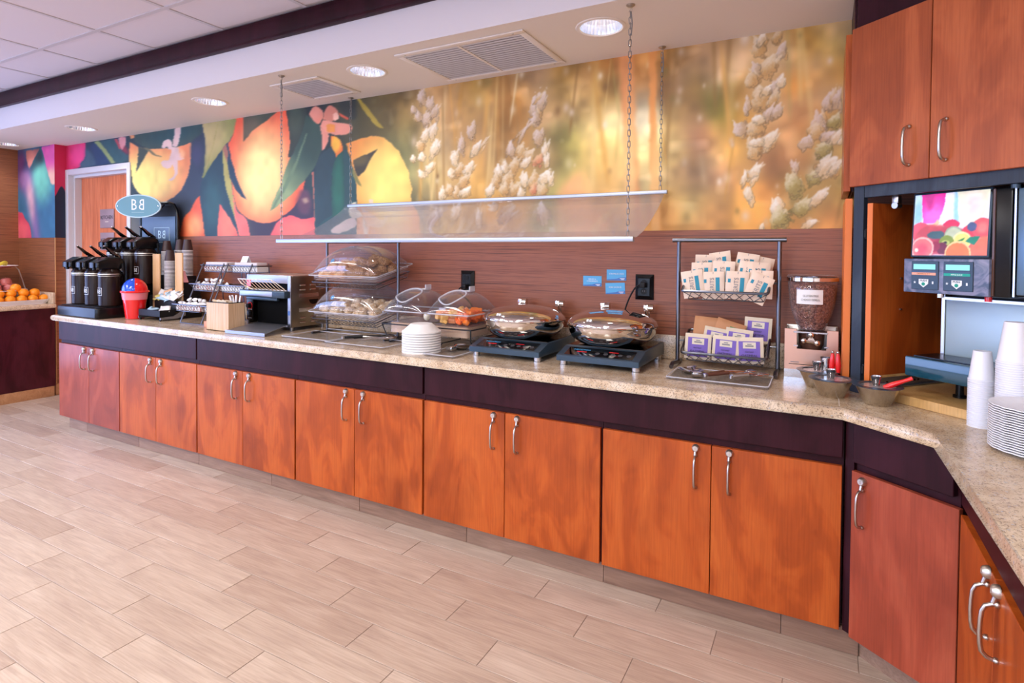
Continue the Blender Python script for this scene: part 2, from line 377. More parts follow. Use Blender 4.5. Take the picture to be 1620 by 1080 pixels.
MURAL_S=[(-6.544,2.42,40,70,90),(-6.08,2.474,35,60,80),(-5.35,2.44,35,55,60),(-4.539,1.953,45,60,80),(-4.457,1.691,60,80,80),(-4.798,1.698,50,60,75),(-3.556,1.767,50,40,60),(-3.356,1.623,60,40,70),(-3.624,2.148,40,50,50),(-3.228,2.345,30,40,40),(-3.102,1.887,20,70,65),(-2.865,2.44,75,75,50),(-2.694,2.336,85,80,50),(-2.639,2.435,110,90,45),(-2.529,2.111,90,95,65),(-2.425,2.349,130,105,60),(-2.372,2.201,150,140,90),(-2.32,2.014,110,120,80),(-2.294,1.85,120,125,90),(-2.17,1.924,190,160,110),(-2.168,1.645,180,155,120),(-2.369,1.649,130,125,95),(-2.124,2.277,150,115,80),(-2.124,2.415,190,160,140),(-2.053,2.367,200,170,155),(-2.051,2.113,190,150,110),(-2.067,2.428,205,150,60),(-2.066,2.271,205,150,80),(-1.959,2.337,170,130,60),(-1.89,2.291,195,165,130),(-1.846,2.4,170,140,50),(-1.844,2.134,170,120,60),(-1.757,2.352,175,145,130),(-1.712,2.197,150,110,50),(-1.671,2.379,180,120,50),(-1.628,2.263,205,135,45),(-1.587,2.405,160,115,45),(-1.546,2.436,185,150,120),(-1.465,2.425,200,170,150),(-1.383,2.236,200,170,145),(-1.669,2.082,165,115,50),(-1.71,1.936,165,130,70),(-1.799,2.074,220,190,160),(-2.123,2.159,235,215,180),(-2.171,2.083,245,230,200),(-2.219,1.927,220,190,140),(-1.887,1.947,225,175,95),(-1.819,1.79,230,180,95),(-2.12,1.723,195,165,120),(-2.024,1.642,200,170,110),(-1.54,1.816,200,160,90),(-1.381,1.987,150,125,80),(-1.326,2.336,150,120,50),(-1.27,2.469,165,125,50),(-1.304,2.087,130,130,70),(-1.341,1.878,160,160,100),(-1.265,2.014,200,190,110),(-1.23,2.255,195,165,110),(-1.158,2.418,185,140,90),(-1.05,2.471,170,120,50),(-1.194,2.354,175,150,120),(-1.084,2.306,180,145,80),(-1.013,2.365,160,125,60),(-1.136,2.107,225,205,150),(-1.046,2.166,240,225,190),(-1.08,1.999,240,200,130),(-1.152,1.901,220,195,130),(-1.339,1.7,130,160,110),(-1.243,1.732,235,180,110),(-1.078,1.794,240,195,130),(-0.991,1.959,240,200,140),(-1.186,1.695,240,175,110),(-0.962,2.458,200,120,60),(-0.877,2.445,160,115,50),(-0.893,2.381,130,85,40),(-0.875,2.28,190,160,130),(-0.867,2.181,255,250,240),(-0.866,2.131,255,250,240),(-0.871,2.016,225,220,170),(-0.835,1.816,200,180,140),(-0.81,2.402,220,150,70),(-0.713,2.42,150,105,40),(-0.743,2.296,140,100,60),(-0.664,2.35,200,170,150),(-0.677,2.16,190,165,110),(-0.586,2.307,150,120,60),(-0.615,2.185,170,130,80),(-0.599,2.12,120,95,80),(-0.551,2.021,170,120,100),(-0.527,2.393,190,150,110),(-0.675,2,190,165,115),(-0.641,1.774,190,160,110),(-0.579,1.835,150,120,100),(-0.592,1.677,160,150,100),(-0.486,1.674,230,170,110),(-0.546,1.613,225,165,100),(-0.702,1.648,215,160,90),(-0.512,2.406,200,170,150),(-0.468,2.445,190,150,110),(-0.438,2.41,215,190,170),(-0.48,2.293,225,200,180),(-0.494,2.218,120,115,40),(-0.449,2.182,110,115,45),(-0.419,2.117,120,130,50),(-0.391,2.19,220,150,60),(-0.376,2.097,215,145,60),(-0.462,2.044,210,170,100),(-0.416,1.918,235,185,100),(-0.371,1.792,235,175,90),(-0.34,1.669,240,180,90),(-0.489,1.892,200,170,140),(-0.444,1.827,205,150,130),(-0.487,1.736,190,160,110),(-0.284,1.638,235,170,90),(-0.244,1.726,220,150,80),(-0.219,1.903,170,120,80),(-0.178,1.871,160,115,80),(-0.155,2.104,215,170,130),(-0.186,2.371,215,190,170),(-0.107,2.388,210,150,50),(-0.118,2.245,205,140,60),(-0.055,2.322,210,180,160),(-0.018,2.402,170,140,60),(0.009,2.284,170,130,60),(0.018,2.452,200,170,140),(-0.05,2.035,190,140,80),(-0.102,2.069,210,140,80),(-0.126,1.955,205,155,100),(-0.176,1.753,200,150,90),(-0.07,1.69,205,165,90),(0.008,1.63,220,160,100),(0.028,1.886,190,160,100),(0.031,1.744,200,170,100),(-0.121,1.604,225,160,90),(-0.027,2.176,200,165,130),(-0.293,2.208,190,160,130)]
MURAL_P=[([(-6.733,2.535),(-6.362,2.525),(-6.354,2.363),(-6.437,2.304),(-6.459,2.262),(-6.694,2.249),(-6.759,2.247)],(240,70,135),(215,40,90),(-6.478,2.383,0.272,0.175),1),([(-6.363,2.45),(-6.232,2.365),(-6.153,2.263),(-6.438,2.255),(-6.454,2.289),(-6.354,2.363)],(62,92,112),None,None,2),([(-6.291,2.444),(-6.19,2.484),(-6.151,2.465),(-5.901,2.265),(-6.153,2.261),(-6.192,2.34)],(32,62,98),None,None,2),([(-6.111,2.482),(-5.804,2.477),(-5.622,2.329),(-5.623,2.264),(-5.844,2.265),(-5.976,2.387)],(45,85,92),None,None,2),([(-6.2,2.485),(-6.111,2.482),(-5.995,2.399),(-5.835,2.265),(-5.91,2.264),(-6.034,2.371)],(145,158,100),None,None,1),([(-5.776,2.485),(-5.657,2.484),(-5.676,2.415),(-5.713,2.369),(-5.758,2.422)],(225,150,155),None,None,1),([(-5.851,2.481),(-5.795,2.476),(-5.731,2.389),(-5.768,2.387)],(190,70,80),None,None,1),([(-5.59,2.436),(-5.432,2.37),(-5.296,2.349),(-4.983,2.334),(-4.85,2.338),(-4.679,2.354),(-4.673,2.299),(-4.679,2.232),(-4.696,2.174),(-4.721,2.087),(-4.754,2.04),(-4.786,2.002),(-4.836,1.955),(-4.886,1.927),(-4.953,1.9),(-5.072,1.869),(-5.247,1.901),(-5.427,1.95),(-5.547,2.051),(-5.574,2.18),(-5.611,2.289)],(255,228,128),(238,140,88),(-5.389,2.074,0.733,0.346),1),([(-5.451,2.377),(-5.297,2.339),(-5.388,2.252),(-5.499,2.149),(-5.47,2.257)],(60,72,62),None,None,1),([(-5.514,2.503),(-4.898,2.507),(-4.545,2.506),(-4.535,2.385),(-4.687,2.357),(-4.866,2.333),(-5.086,2.335),(-5.252,2.347),(-5.35,2.369),(-5.515,2.435)],(36,74,76),(50,75,70),(-4.949,2.441,0.504,0.09),1),([(-5.387,2.372),(-5.296,2.351),(-5.208,2.301),(-5.095,2.267),(-5.121,2.266),(-5.243,2.298)],(110,105,75),None,None,1),([(-5.762,2.494),(-5.66,2.49),(-5.661,2.415),(-5.715,2.369),(-5.763,2.44)],(225,150,150),None,None,1),([(-5.59,2.494),(-5.514,2.493),(-5.519,2.462),(-5.58,2.467)],(228,150,95),None,None,1),([(-5.667,2.41),(-5.61,2.342),(-5.629,2.322),(-5.725,2.367)],(140,40,60),None,None,2),([(-4.901,2.507),(-4.821,2.504),(-4.833,2.421),(-4.874,2.34),(-4.949,2.346),(-4.929,2.42)],(228,192,182),None,None,1),([(-5.098,2.343),(-5.085,2.383),(-5.051,2.405),(-5.013,2.409),(-4.974,2.399),(-4.949,2.371),(-4.95,2.321),(-5,2.327),(-5.025,2.346),(-5.06,2.335)],(228,192,182),None,None,1),([(-4.966,2.343),(-4.858,2.324),(-4.842,2.283),(-4.801,2.28),(-4.785,2.224),(-4.85,2.214),(-4.875,2.218),(-4.864,2.146),(-4.876,2.106),(-4.918,2.064),(-4.968,2.05),(-5.006,2.059),(-4.943,2.08),(-4.918,2.119),(-4.934,2.17),(-4.951,2.191),(-4.968,2.167),(-5.018,2.158),(-5.078,2.174),(-5.107,2.202),(-5.1,2.227),(-5.052,2.233),(-5.004,2.225),(-4.987,2.254),(-4.967,2.293)],(228,192,182),None,None,1),([(-4.858,2.329),(-4.784,2.289),(-4.768,2.263),(-4.809,2.211),(-4.834,2.253)],(245,175,120),None,None,2),([(-4.537,2.505),(-4.075,2.509),(-4.086,2.427),(-4.144,2.368),(-4.245,2.284),(-4.364,2.199),(-4.439,2.119),(-4.509,2.037),(-4.54,2.058),(-4.516,2.124),(-4.508,2.238),(-4.499,2.353),(-4.517,2.431)],(192,172,112),(140,145,75),(-4.469,2.379,0.398,0.287),1),([(-4.332,2.499),(-4.318,2.497),(-4.393,2.277),(-4.501,2.094),(-4.508,2.114),(-4.393,2.325)],(175,160,95),None,None,1),([(-4.679,2.349),(-4.514,2.421),(-4.506,2.238),(-4.519,2.124),(-4.547,2.058),(-4.672,2.202)],(58,62,92),(40,55,75),(-4.609,2.246,0.126,0.146),2),([(-4.572,1.904),(-4.534,1.729),(-4.496,1.535),(-4.855,1.537),(-4.83,1.636),(-4.788,1.725),(-4.691,1.792),(-4.643,1.859)],(255,165,100),(240,100,62),(-4.644,1.653,0.175,0.147),1),([(-4.313,1.828),(-4.232,1.759),(-4.103,1.626),(-4.054,1.533),(-4.352,1.535),(-4.329,1.705)],(250,130,100),(240,105,90),(-4.233,1.609,0.175,0.188),1),([(-4.532,2.038),(-4.409,2.155),(-4.274,2.249),(-4.26,2.154),(-4.253,2.06),(-4.196,1.889),(-4.068,1.57),(-4.089,1.561),(-4.175,1.655),(-4.233,1.741),(-4.313,1.828),(-4.329,1.705),(-4.352,1.535),(-4.488,1.535),(-4.518,1.69),(-4.564,1.904),(-4.555,2.001)],(42,86,90),(32,66,78),(-4.395,1.84,0.181,0.286),1),([(-4.274,2.258),(-4.238,2.274),(-4.209,2.151),(-4.159,1.98),(-4.103,1.747),(-4.054,1.598),(-4.061,1.561),(-4.096,1.654),(-4.174,1.814),(-4.246,1.985),(-4.268,2.127)],(178,168,92),None,None,1),([(-4.095,2.52),(-4.014,2.501),(-3.609,2.508),(-3.536,2.5),(-3.514,2.408),(-3.5,2.347),(-3.493,2.277),(-3.507,2.149),(-3.436,2.124),(-3.366,2.002),(-3.341,1.951),(-3.366,1.874),(-3.408,1.817),(-3.493,1.75),(-3.609,1.693),(-3.683,1.671),(-3.759,1.663),(-3.898,1.681),(-4.025,1.734),(-4.105,1.8),(-4.154,1.962),(-4.17,2.048),(-4.187,2.156),(-4.228,2.298),(-4.161,2.346),(-4.12,2.427)],(255,222,145),(243,98,60),(-3.804,2.047,0.445,0.515),1),([(-4.154,1.972),(-4.106,1.778),(-3.977,1.691),(-3.933,1.533),(-4.054,1.533),(-4.122,1.726)],(250,115,105),None,None,1),([(-4.014,2.501),(-3.727,2.531),(-3.609,2.508),(-3.728,2.45),(-3.896,2.385),(-4.015,2.302)],(105,95,72),(70,78,58),(-3.943,2.399,0.189,0.135),1),([(-4.228,2.298),(-4.203,2.317),(-4.178,2.209),(-4.121,2.077),(-4.056,1.946),(-3.976,1.846),(-4.073,1.899),(-4.171,2.021),(-4.22,2.18)],(35,62,82),None,None,1),([(-4.27,2.269),(-4.228,2.298),(-4.203,2.232),(-4.22,2.158)],(170,110,90),None,None,1),([(-3.536,2.51),(-3.352,2.499),(-3.318,2.427),(-3.366,2.334),(-3.422,2.222),(-3.5,2.147),(-3.493,2.277),(-3.51,2.407)],(66,82,66),(45,58,48),(-3.436,2.42,0.113,0.177),1),([(-4.341,1.534),(-4.309,1.828),(-4.213,1.739),(-4.122,1.635),(-4.057,1.533)],(250,130,105),(240,105,90),(-4.222,1.642,0.151,0.216),1),([(-3.729,1.532),(-3.669,1.633),(-3.609,1.683),(-3.522,1.711),(-3.436,1.704),(-3.366,1.683),(-3.235,1.699),(-3.208,1.53)],(250,120,108),(240,95,95),(-3.436,1.61,0.284,0.099),1),([(-3.38,1.904),(-3.297,1.881),(-3.269,1.802),(-3.297,1.715),(-3.38,1.727),(-3.422,1.807)],(95,58,78),None,None,3),([(-3.366,1.835),(-3.311,1.843),(-3.297,1.808),(-3.338,1.795)],(170,140,120),None,None,2),([(-3.267,2.035),(-3.162,2.167),(-3.057,2.145),(-3.025,2.105),(-3.057,1.984),(-3.067,1.529),(-3.222,1.53),(-3.235,1.704),(-3.249,1.898)],(36,68,78),(28,55,66),(-3.162,1.798,0.133,0.288),1),([(-3.27,2.02),(-3.251,2.024),(-3.235,1.801),(-3.22,1.655),(-3.208,1.53),(-3.226,1.53),(-3.242,1.704),(-3.255,1.898)],(200,112,90),None,None,1),([(-3.325,2.437),(-3.243,2.4),(-3.176,2.335),(-3.158,2.276),(-3.162,2.21),(-3.176,2.154),(-3.243,2.053),(-3.338,1.971),(-3.45,1.888),(-3.565,1.823),(-3.654,1.775),(-3.721,1.745),(-3.683,1.817),(-3.594,1.954),(-3.522,2.09),(-3.422,2.231),(-3.366,2.334)],(48,76,66),(138,158,112),(-3.27,2.306,0.45,0.543),1),([(-3.325,2.311),(-3.316,2.3),(-3.38,2.169),(-3.493,1.969),(-3.668,1.776),(-3.698,1.766),(-3.522,1.991),(-3.394,2.18)],(105,130,98),None,None,1),([(-2.91,2.514),(-2.847,2.506),(-2.84,2.36),(-2.91,2.357),(-2.996,2.44),(-3.017,2.506)],(52,56,48),None,None,2),([(-2.84,2.5),(-2.806,2.491),(-2.717,2.399),(-2.601,2.272),(-2.649,2.283),(-2.73,2.359)],(182,158,58),None,None,1),([(-3.187,2.342),(-3.105,2.281),(-3.109,2.217),(-3.164,2.167),(-3.169,2.265)],(236,152,128),None,None,1),([(-3.297,2.446),(-3.263,2.481),(-3.225,2.489),(-3.165,2.453),(-3.154,2.425),(-3.157,2.393),(-3.21,2.361),(-3.263,2.399)],(236,152,128),(225,135,110),(-3.248,2.446,0.122,0.076),1),([(-3.15,2.43),(-3.12,2.47),(-3.083,2.479),(-3.032,2.449),(-3.013,2.421),(-3.032,2.375),(-3.097,2.366),(-3.157,2.388)],(226,138,112),None,None,1),([(-3.157,2.382),(-3.053,2.359),(-2.91,2.33),(-2.884,2.313),(-2.884,2.287),(-2.924,2.266),(-3.024,2.263),(-3.083,2.279),(-3.127,2.291),(-3.19,2.343)],(236,152,128),None,None,1),([(-3.061,2.41),(-3.036,2.421),(-3.013,2.41),(-3.007,2.383),(-3.036,2.364),(-3.056,2.377)],(245,185,160),None,None,1),([(-3.127,2.342),(-3.097,2.35),(-3.042,2.337),(-3.042,2.286),(-3.112,2.297)],(238,148,62),None,None,1),([(-3.017,2.426),(-2.967,2.4),(-2.91,2.368),(-2.924,2.359),(-2.995,2.398)],(220,90,60),None,None,1),([(-3.083,2.268),(-3.017,2.249),(-2.973,2.195),(-2.97,2.152),(-3.031,2.107),(-3.053,2.148),(-3.075,2.192)],(252,190,60),(240,110,50),(-3.031,2.205,0.073,0.096),1),([(-2.938,2.197),(-2.867,2.212),(-2.77,2.224),(-2.663,2.228),(-2.583,2.201),(-2.493,2.135),(-2.454,2.082),(-2.422,2.031),(-2.391,1.969),(-2.372,1.909),(-2.363,1.859),(-2.364,1.791),(-2.346,1.751),(-2.318,1.711),(-2.3,1.661),(-2.293,1.602),(-2.292,1.505),(-2.851,1.506),(-2.837,1.61),(-2.848,1.924),(-2.867,1.988),(-2.909,2.127)],(255,226,118),(250,160,75),(-2.582,1.91,0.354,0.425),1),([(-2.874,2.077),(-2.77,2.106),(-2.649,2.137),(-2.675,2.114),(-2.716,2.071),(-2.743,2.032),(-2.77,1.997),(-2.825,1.964),(-2.853,1.997)],(105,95,62),(70,66,52),(-2.811,2.078,0.124,0.062),1),([(-3.075,2.192),(-3.031,2.107),(-3.067,1.957),(-3.074,1.7),(-3.232,1.616),(-3.238,1.9),(-3.217,2.095)],(36,66,74),None,None,1),([(-2.963,2.146),(-2.93,2.16),(-2.874,2.03),(-2.845,1.924),(-2.838,1.746),(-2.844,1.506),(-3.216,1.506),(-3.232,1.616),(-3.067,1.71),(-2.962,1.75)],(36,76,78),None,None,1),([(-3.031,2.109),(-2.97,2.147),(-2.959,1.993),(-2.958,1.739),(-3.067,1.694),(-3.073,1.957)],(36,104,84),(28,84,72),(-3.009,1.89,0.072,0.266),1),([(-2.881,2.03),(-2.846,1.986),(-2.787,1.89),(-2.831,1.918),(-2.874,1.978)],(140,134,72),None,None,1),([(-3.084,1.598),(-2.979,1.655),(-2.866,1.684),(-2.835,1.657),(-2.844,1.626),(-2.95,1.585),(-3.052,1.575)],(228,206,190),None,None,1),([(-2.908,1.738),(-2.88,1.784),(-2.845,1.793),(-2.838,1.746),(-2.81,1.724),(-2.785,1.693),(-2.866,1.677),(-2.905,1.706)],(232,222,190),None,None,1),([(-2.728,1.804),(-2.688,1.803),(-2.681,1.772),(-2.728,1.774)],(248,220,190),None,None,1),([(-2.796,1.755),(-2.687,1.7),(-2.607,1.663),(-2.558,1.695),(-2.57,1.645),(-2.633,1.609),(-2.714,1.624),(-2.741,1.557),(-2.768,1.557),(-2.779,1.641)],(248,216,172),None,None,1),([(-0.984,2.537),(-0.905,2.524),(-0.885,2.105),(-0.849,1.553),(-0.942,1.554),(-0.951,2.016)],(240,190,120),(228,150,85),(-0.921,1.822,0.059,0.576),3),([(-0.824,2.52),(-0.777,2.522),(-0.782,2.374),(-0.769,2.001),(-0.745,1.552),(-0.796,1.552),(-0.813,2.098)],(245,190,115),(228,150,72),(-0.78,1.721,0.057,0.564),2),([(-1.339,1.762),(-1.274,1.85),(-1.209,1.897),(-1.167,1.874),(-1.121,1.555),(-1.337,1.558)],(240,180,115),None,None,6)]
MURAL_K=[(-2.278,2.439,100,0.06,0.026,1.25,2),(-2.216,2.386,75,0.055,0.022,1.24,2),(-2.309,2.326,110,0.05,0.022,1.25,2),(-2.234,2.298,85,0.055,0.024,1.24,2),(-2.179,2.342,70,0.06,0.02,1.23,2),(-2.347,2.371,110,0.041,0.018,1.26,2),(-2.258,2.191,80,0.06,0.028,1.24,1),(-2.19,2.214,75,0.06,0.024,1.23,1),(-2.183,2.104,70,0.07,0.026,1.23,1),(-2.276,2.061,100,0.04,0.024,1.25,1),(-2.219,1.987,60,0.04,0.024,1.24,1),(-2.282,1.951,120,0.036,0.022,1.25,1),(-2.352,2.057,100,0.025,0.018,1.26,1),(-2.295,2.133,95,0.04,0.024,1.25,0),(-1.901,2.197,80,0.072,0.025,1.19,2),(-1.871,2.079,60,0.067,0.025,1.18,1),(-1.975,2.122,95,0.063,0.019,1.2,2),(-2.027,2.038,95,0.059,0.025,1.21,1),(-2.05,1.947,110,0.044,0.025,1.21,1),(-1.991,1.963,80,0.049,0.025,1.2,0),(-1.922,1.968,60,0.058,0.027,1.19,1),(-1.956,1.893,70,0.058,0.029,1.19,0),(-2.013,1.818,95,0.049,0.027,1.2,0),(-2.114,1.822,95,0.049,0.02,1.22,1),(-1.949,1.82,50,0.048,0.025,1.19,1),(-2.061,1.84,90,0.044,0.024,1.21,0),(-1.816,2.108,50,0.057,0.006,1.17,1),(-1.463,2.29,80,0.099,0.031,1.12,2),(-1.434,2.314,70,0.072,0.023,1.11,2),(-1.473,2.228,110,0.045,0.027,1.12,2),(-1.549,2.145,65,0.091,0.011,1.13,2),(-1.452,2.109,100,0.054,0.029,1.11,2),(-1.626,2.055,100,0.055,0.024,1.14,2),(-1.563,2.037,80,0.055,0.027,1.13,0),(-1.511,2.005,60,0.055,0.033,1.12,0),(-1.411,2.038,90,0.063,0.018,1.11,1),(-1.445,1.983,85,0.045,0.027,1.11,3),(-1.4,1.97,85,0.054,0.016,1.11,1),(-1.667,1.956,95,0.047,0.022,1.15,1),(-1.71,1.926,100,0.056,0.024,1.15,1),(-1.604,1.957,80,0.055,0.031,1.14,0),(-1.531,1.97,50,0.055,0.024,1.13,1),(-1.646,1.885,80,0.056,0.032,1.14,0),(-1.731,1.881,95,0.056,0.026,1.16,0),(-1.541,1.871,80,0.055,0.026,1.13,1),(-1.47,1.885,100,0.054,0.031,1.12,0),(-1.409,1.881,60,0.054,0.032,1.11,1),(-1.775,1.822,75,0.047,0.025,1.16,1),(-1.677,1.822,85,0.047,0.03,1.15,0),(-1.603,1.819,75,0.046,0.031,1.14,0),(-1.484,1.813,90,0.045,0.024,1.12,3),(-1.419,1.81,90,0.045,0.032,1.11,0),(-1.561,1.798,110,0.037,0.022,1.13,1),(-1.37,1.87,75,0.045,0.016,1.1,1),(-1.417,1.675,100,0.081,0.032,1.11,1),(-1.654,1.672,50,0.084,0.028,1.14,0),(-1.752,1.722,150,0.038,0.021,1.16,1),(-2.012,1.701,70,0.078,0.025,1.2,1),(-2.18,1.665,80,0.06,0.04,1.23,0),(-1.851,1.658,95,0.077,0.017,1.18,1),(-0.296,2.436,100,0.056,0.036,0.93,0),(-0.279,2.475,60,0.038,0.021,0.93,1),(-0.214,2.473,70,0.046,0.02,0.92,0),(-0.196,2.401,80,0.046,0.022,0.91,2),(-0.246,2.334,70,0.07,0.037,0.92,0),(-0.307,2.339,120,0.038,0.023,0.93,2),(-0.324,2.284,110,0.047,0.036,0.93,0),(-0.279,2.194,100,0.066,0.045,0.93,0),(-0.253,2.223,40,0.037,0.021,0.92,1),(-0.211,2.246,70,0.056,0.026,0.92,2),(-0.194,2.262,80,0.037,0.019,0.91,1),(-0.34,2.168,95,0.057,0.015,0.94,2),(-0.227,2.183,70,0.056,0.022,0.92,0),(-0.251,2.111,60,0.056,0.021,0.92,2),(-0.209,2.125,70,0.047,0.024,0.92,2),(-0.374,2.057,130,0.048,0.034,0.94,2),(-0.298,2.064,100,0.057,0.042,0.93,0),(-0.29,2.092,80,0.024,0.03,0.93,1),(-0.237,1.997,50,0.061,0.028,0.92,1),(-0.305,1.951,100,0.057,0.04,0.93,0),(-0.293,1.983,80,0.024,0.03,0.93,1),(-0.304,1.842,50,0.057,0.025,0.93,1),(-0.348,1.816,85,0.043,0.013,0.94,1),(-0.329,1.739,85,0.043,0.021,0.93,1),(0.004,2.142,85,0.054,0.025,0.88,2),(0.035,2.151,70,0.053,0.021,0.88,2),(-0.042,2.052,95,0.059,0.031,0.89,2),(-0.046,2.008,90,0.045,0.031,0.89,0),(-0.089,1.962,60,0.046,0.031,0.9,2),(-0.02,1.933,80,0.045,0.036,0.88,4),(-0.001,1.986,30,0.045,0.023,0.88,2),(0.038,1.982,60,0.045,0.018,0.88,1),(0.025,2.055,60,0.045,0.023,0.88,4),(-0.129,1.855,90,0.037,0.018,0.9,2),(-0.136,1.777,90,0.065,0.041,0.9,4),(-0.046,1.809,60,0.045,0.031,0.89,4),(0.001,1.851,40,0.072,0.027,0.88,1),(0.032,1.849,45,0.045,0.021,0.88,1),(-0.197,1.673,95,0.056,0.032,0.91,1),(-0.192,1.63,95,0.056,0.039,0.91,4),(-0.093,1.665,40,0.073,0.031,0.9,4),(-0.028,1.713,45,0.068,0.024,0.89,1),(-0.067,1.591,25,0.041,0.02,0.89,1),(-0.269,1.58,80,0.021,0.013,0.92,1)]
MURAL_C=[([(-7.491,2.559),(-6.7,2.537),(-6.718,1.527),(-7.513,1.53)],(105,185,170),(58,115,150),(-6.998,2.159,0.344,0.337),1),([(-7.493,2.466),(-7.346,2.467),(-7.301,2.268),(-7.354,2.063),(-7.475,2.127)],(125,55,110),None,None,8),([(-7.277,2.278),(-7.132,2.416),(-7.003,2.485),(-6.926,2.345),(-7.018,2.306),(-7.158,2.27),(-7.231,2.218)],(18,48,62),None,None,5),([(-7.41,2.286),(-7.323,2.373),(-7.229,2.286),(-7.255,2.196),(-7.375,2.226)],(25,35,75),None,None,5),([(-7.321,2.47),(-7.026,2.476),(-7.121,2.393),(-7.253,2.282),(-7.304,2.371)],(205,125,115),(160,95,95),(-7.25,2.413,0.215,0.126),1),([(-6.996,2.485),(-6.69,2.493),(-6.697,2.097),(-6.796,2.102),(-6.839,2.173),(-6.882,2.253),(-6.926,2.356)],(252,190,170),(232,88,168),(-6.795,2.148,0.266,0.188),1),([(-7.423,2.275),(-7.254,2.259),(-7.174,2.1),(-7.108,1.847),(-7.033,1.528),(-7.138,1.529),(-7.239,1.782),(-7.331,2.016),(-7.475,2.138)],(225,170,185),(150,110,160),(-7.237,1.92,0.143,0.322),7),([(-7.506,1.841),(-7.42,1.835),(-7.384,1.809),(-7.336,1.761),(-7.265,1.714),(-7.23,1.644),(-7.202,1.529),(-7.513,1.53)],(250,105,115),(225,75,100),(-7.437,1.623,0.246,0.175),1)]
# ---- printed wall mural: oranges, leaves and wheat, drawn as colour on a fine wall mesh
def poly_mask(X, Z, pts):
    inside = np.zeros(X.shape, bool); n = len(pts)
    for i in range(n):
        x0, z0 = pts[i]; x1, z1 = pts[(i+1) % n]
        if z0 == z1: continue
        c = ((Z >= min(z0, z1)) & (Z < max(z0, z1)))
        inside ^= c & (X < (x1-x0)*(Z-z0)/(z1-z0)+x0)
    return inside
def smooth_pts(p):
    p = [np.array(q, float) for q in p]; n = len(p); out = []
    for i in range(n):
        a, b, c, d = p[i-1], p[i], p[(i+1) % n], p[(i+2) % n]
        v1, v2 = b-a, c-b; v3 = d-c
        def ang(u, v):
            l = np.linalg.norm(u)*np.linalg.norm(v)
            return 0 if l == 0 else float(u@v/l)
        tb = (c-a)/2 if ang(v1, v2) > .35 else v2*.5
        tc = (d-b)/2 if ang(v2, v3) > .35 else v2*.5
        lim = np.linalg.norm(v2)
        for t_ in (tb, tc):
            l = np.linalg.norm(t_)
            if l > lim: t_ *= lim/l
        for t in (0, .25, .5, .75):
            h = (2*t**3-3*t**2+1)*b+(t**3-2*t**2+t)*tb+(-2*t**3+3*t**2)*c+(t**3-t**2)*tc
            out.append((h[0], h[1]))
    return out
def blur(a, k):
    for _ in range(k):
        p = np.pad(a, 1, mode='edge')
        a = (p[:-2, 1:-1]+2*p[1:-1, 1:-1]+p[2:, 1:-1])/4
        p = np.pad(a, 1, mode='edge'); a = (p[1:-1, :-2]+2*p[1:-1, 1:-1]+p[1:-1, 2:])/4
    return a
def vnoise(X, Z, f, seed):
    r_ = np.random.RandomState(seed); T = r_.rand(64, 64)
    x, z = X*f, Z*f; xi, zi = np.floor(x).astype(int), np.floor(z).astype(int); fx, fz = x-xi, z-zi
    fx = fx*fx*(3-2*fx); fz = fz*fz*(3-2*fz)
    g = lambda i, j: T[(i) % 64, (j) % 64]
    return (g(xi, zi)*(1-fx)+g(xi+1, zi)*fx)*(1-fz)+(g(xi, zi+1)*(1-fx)+g(xi+1, zi+1)*fx)*fz
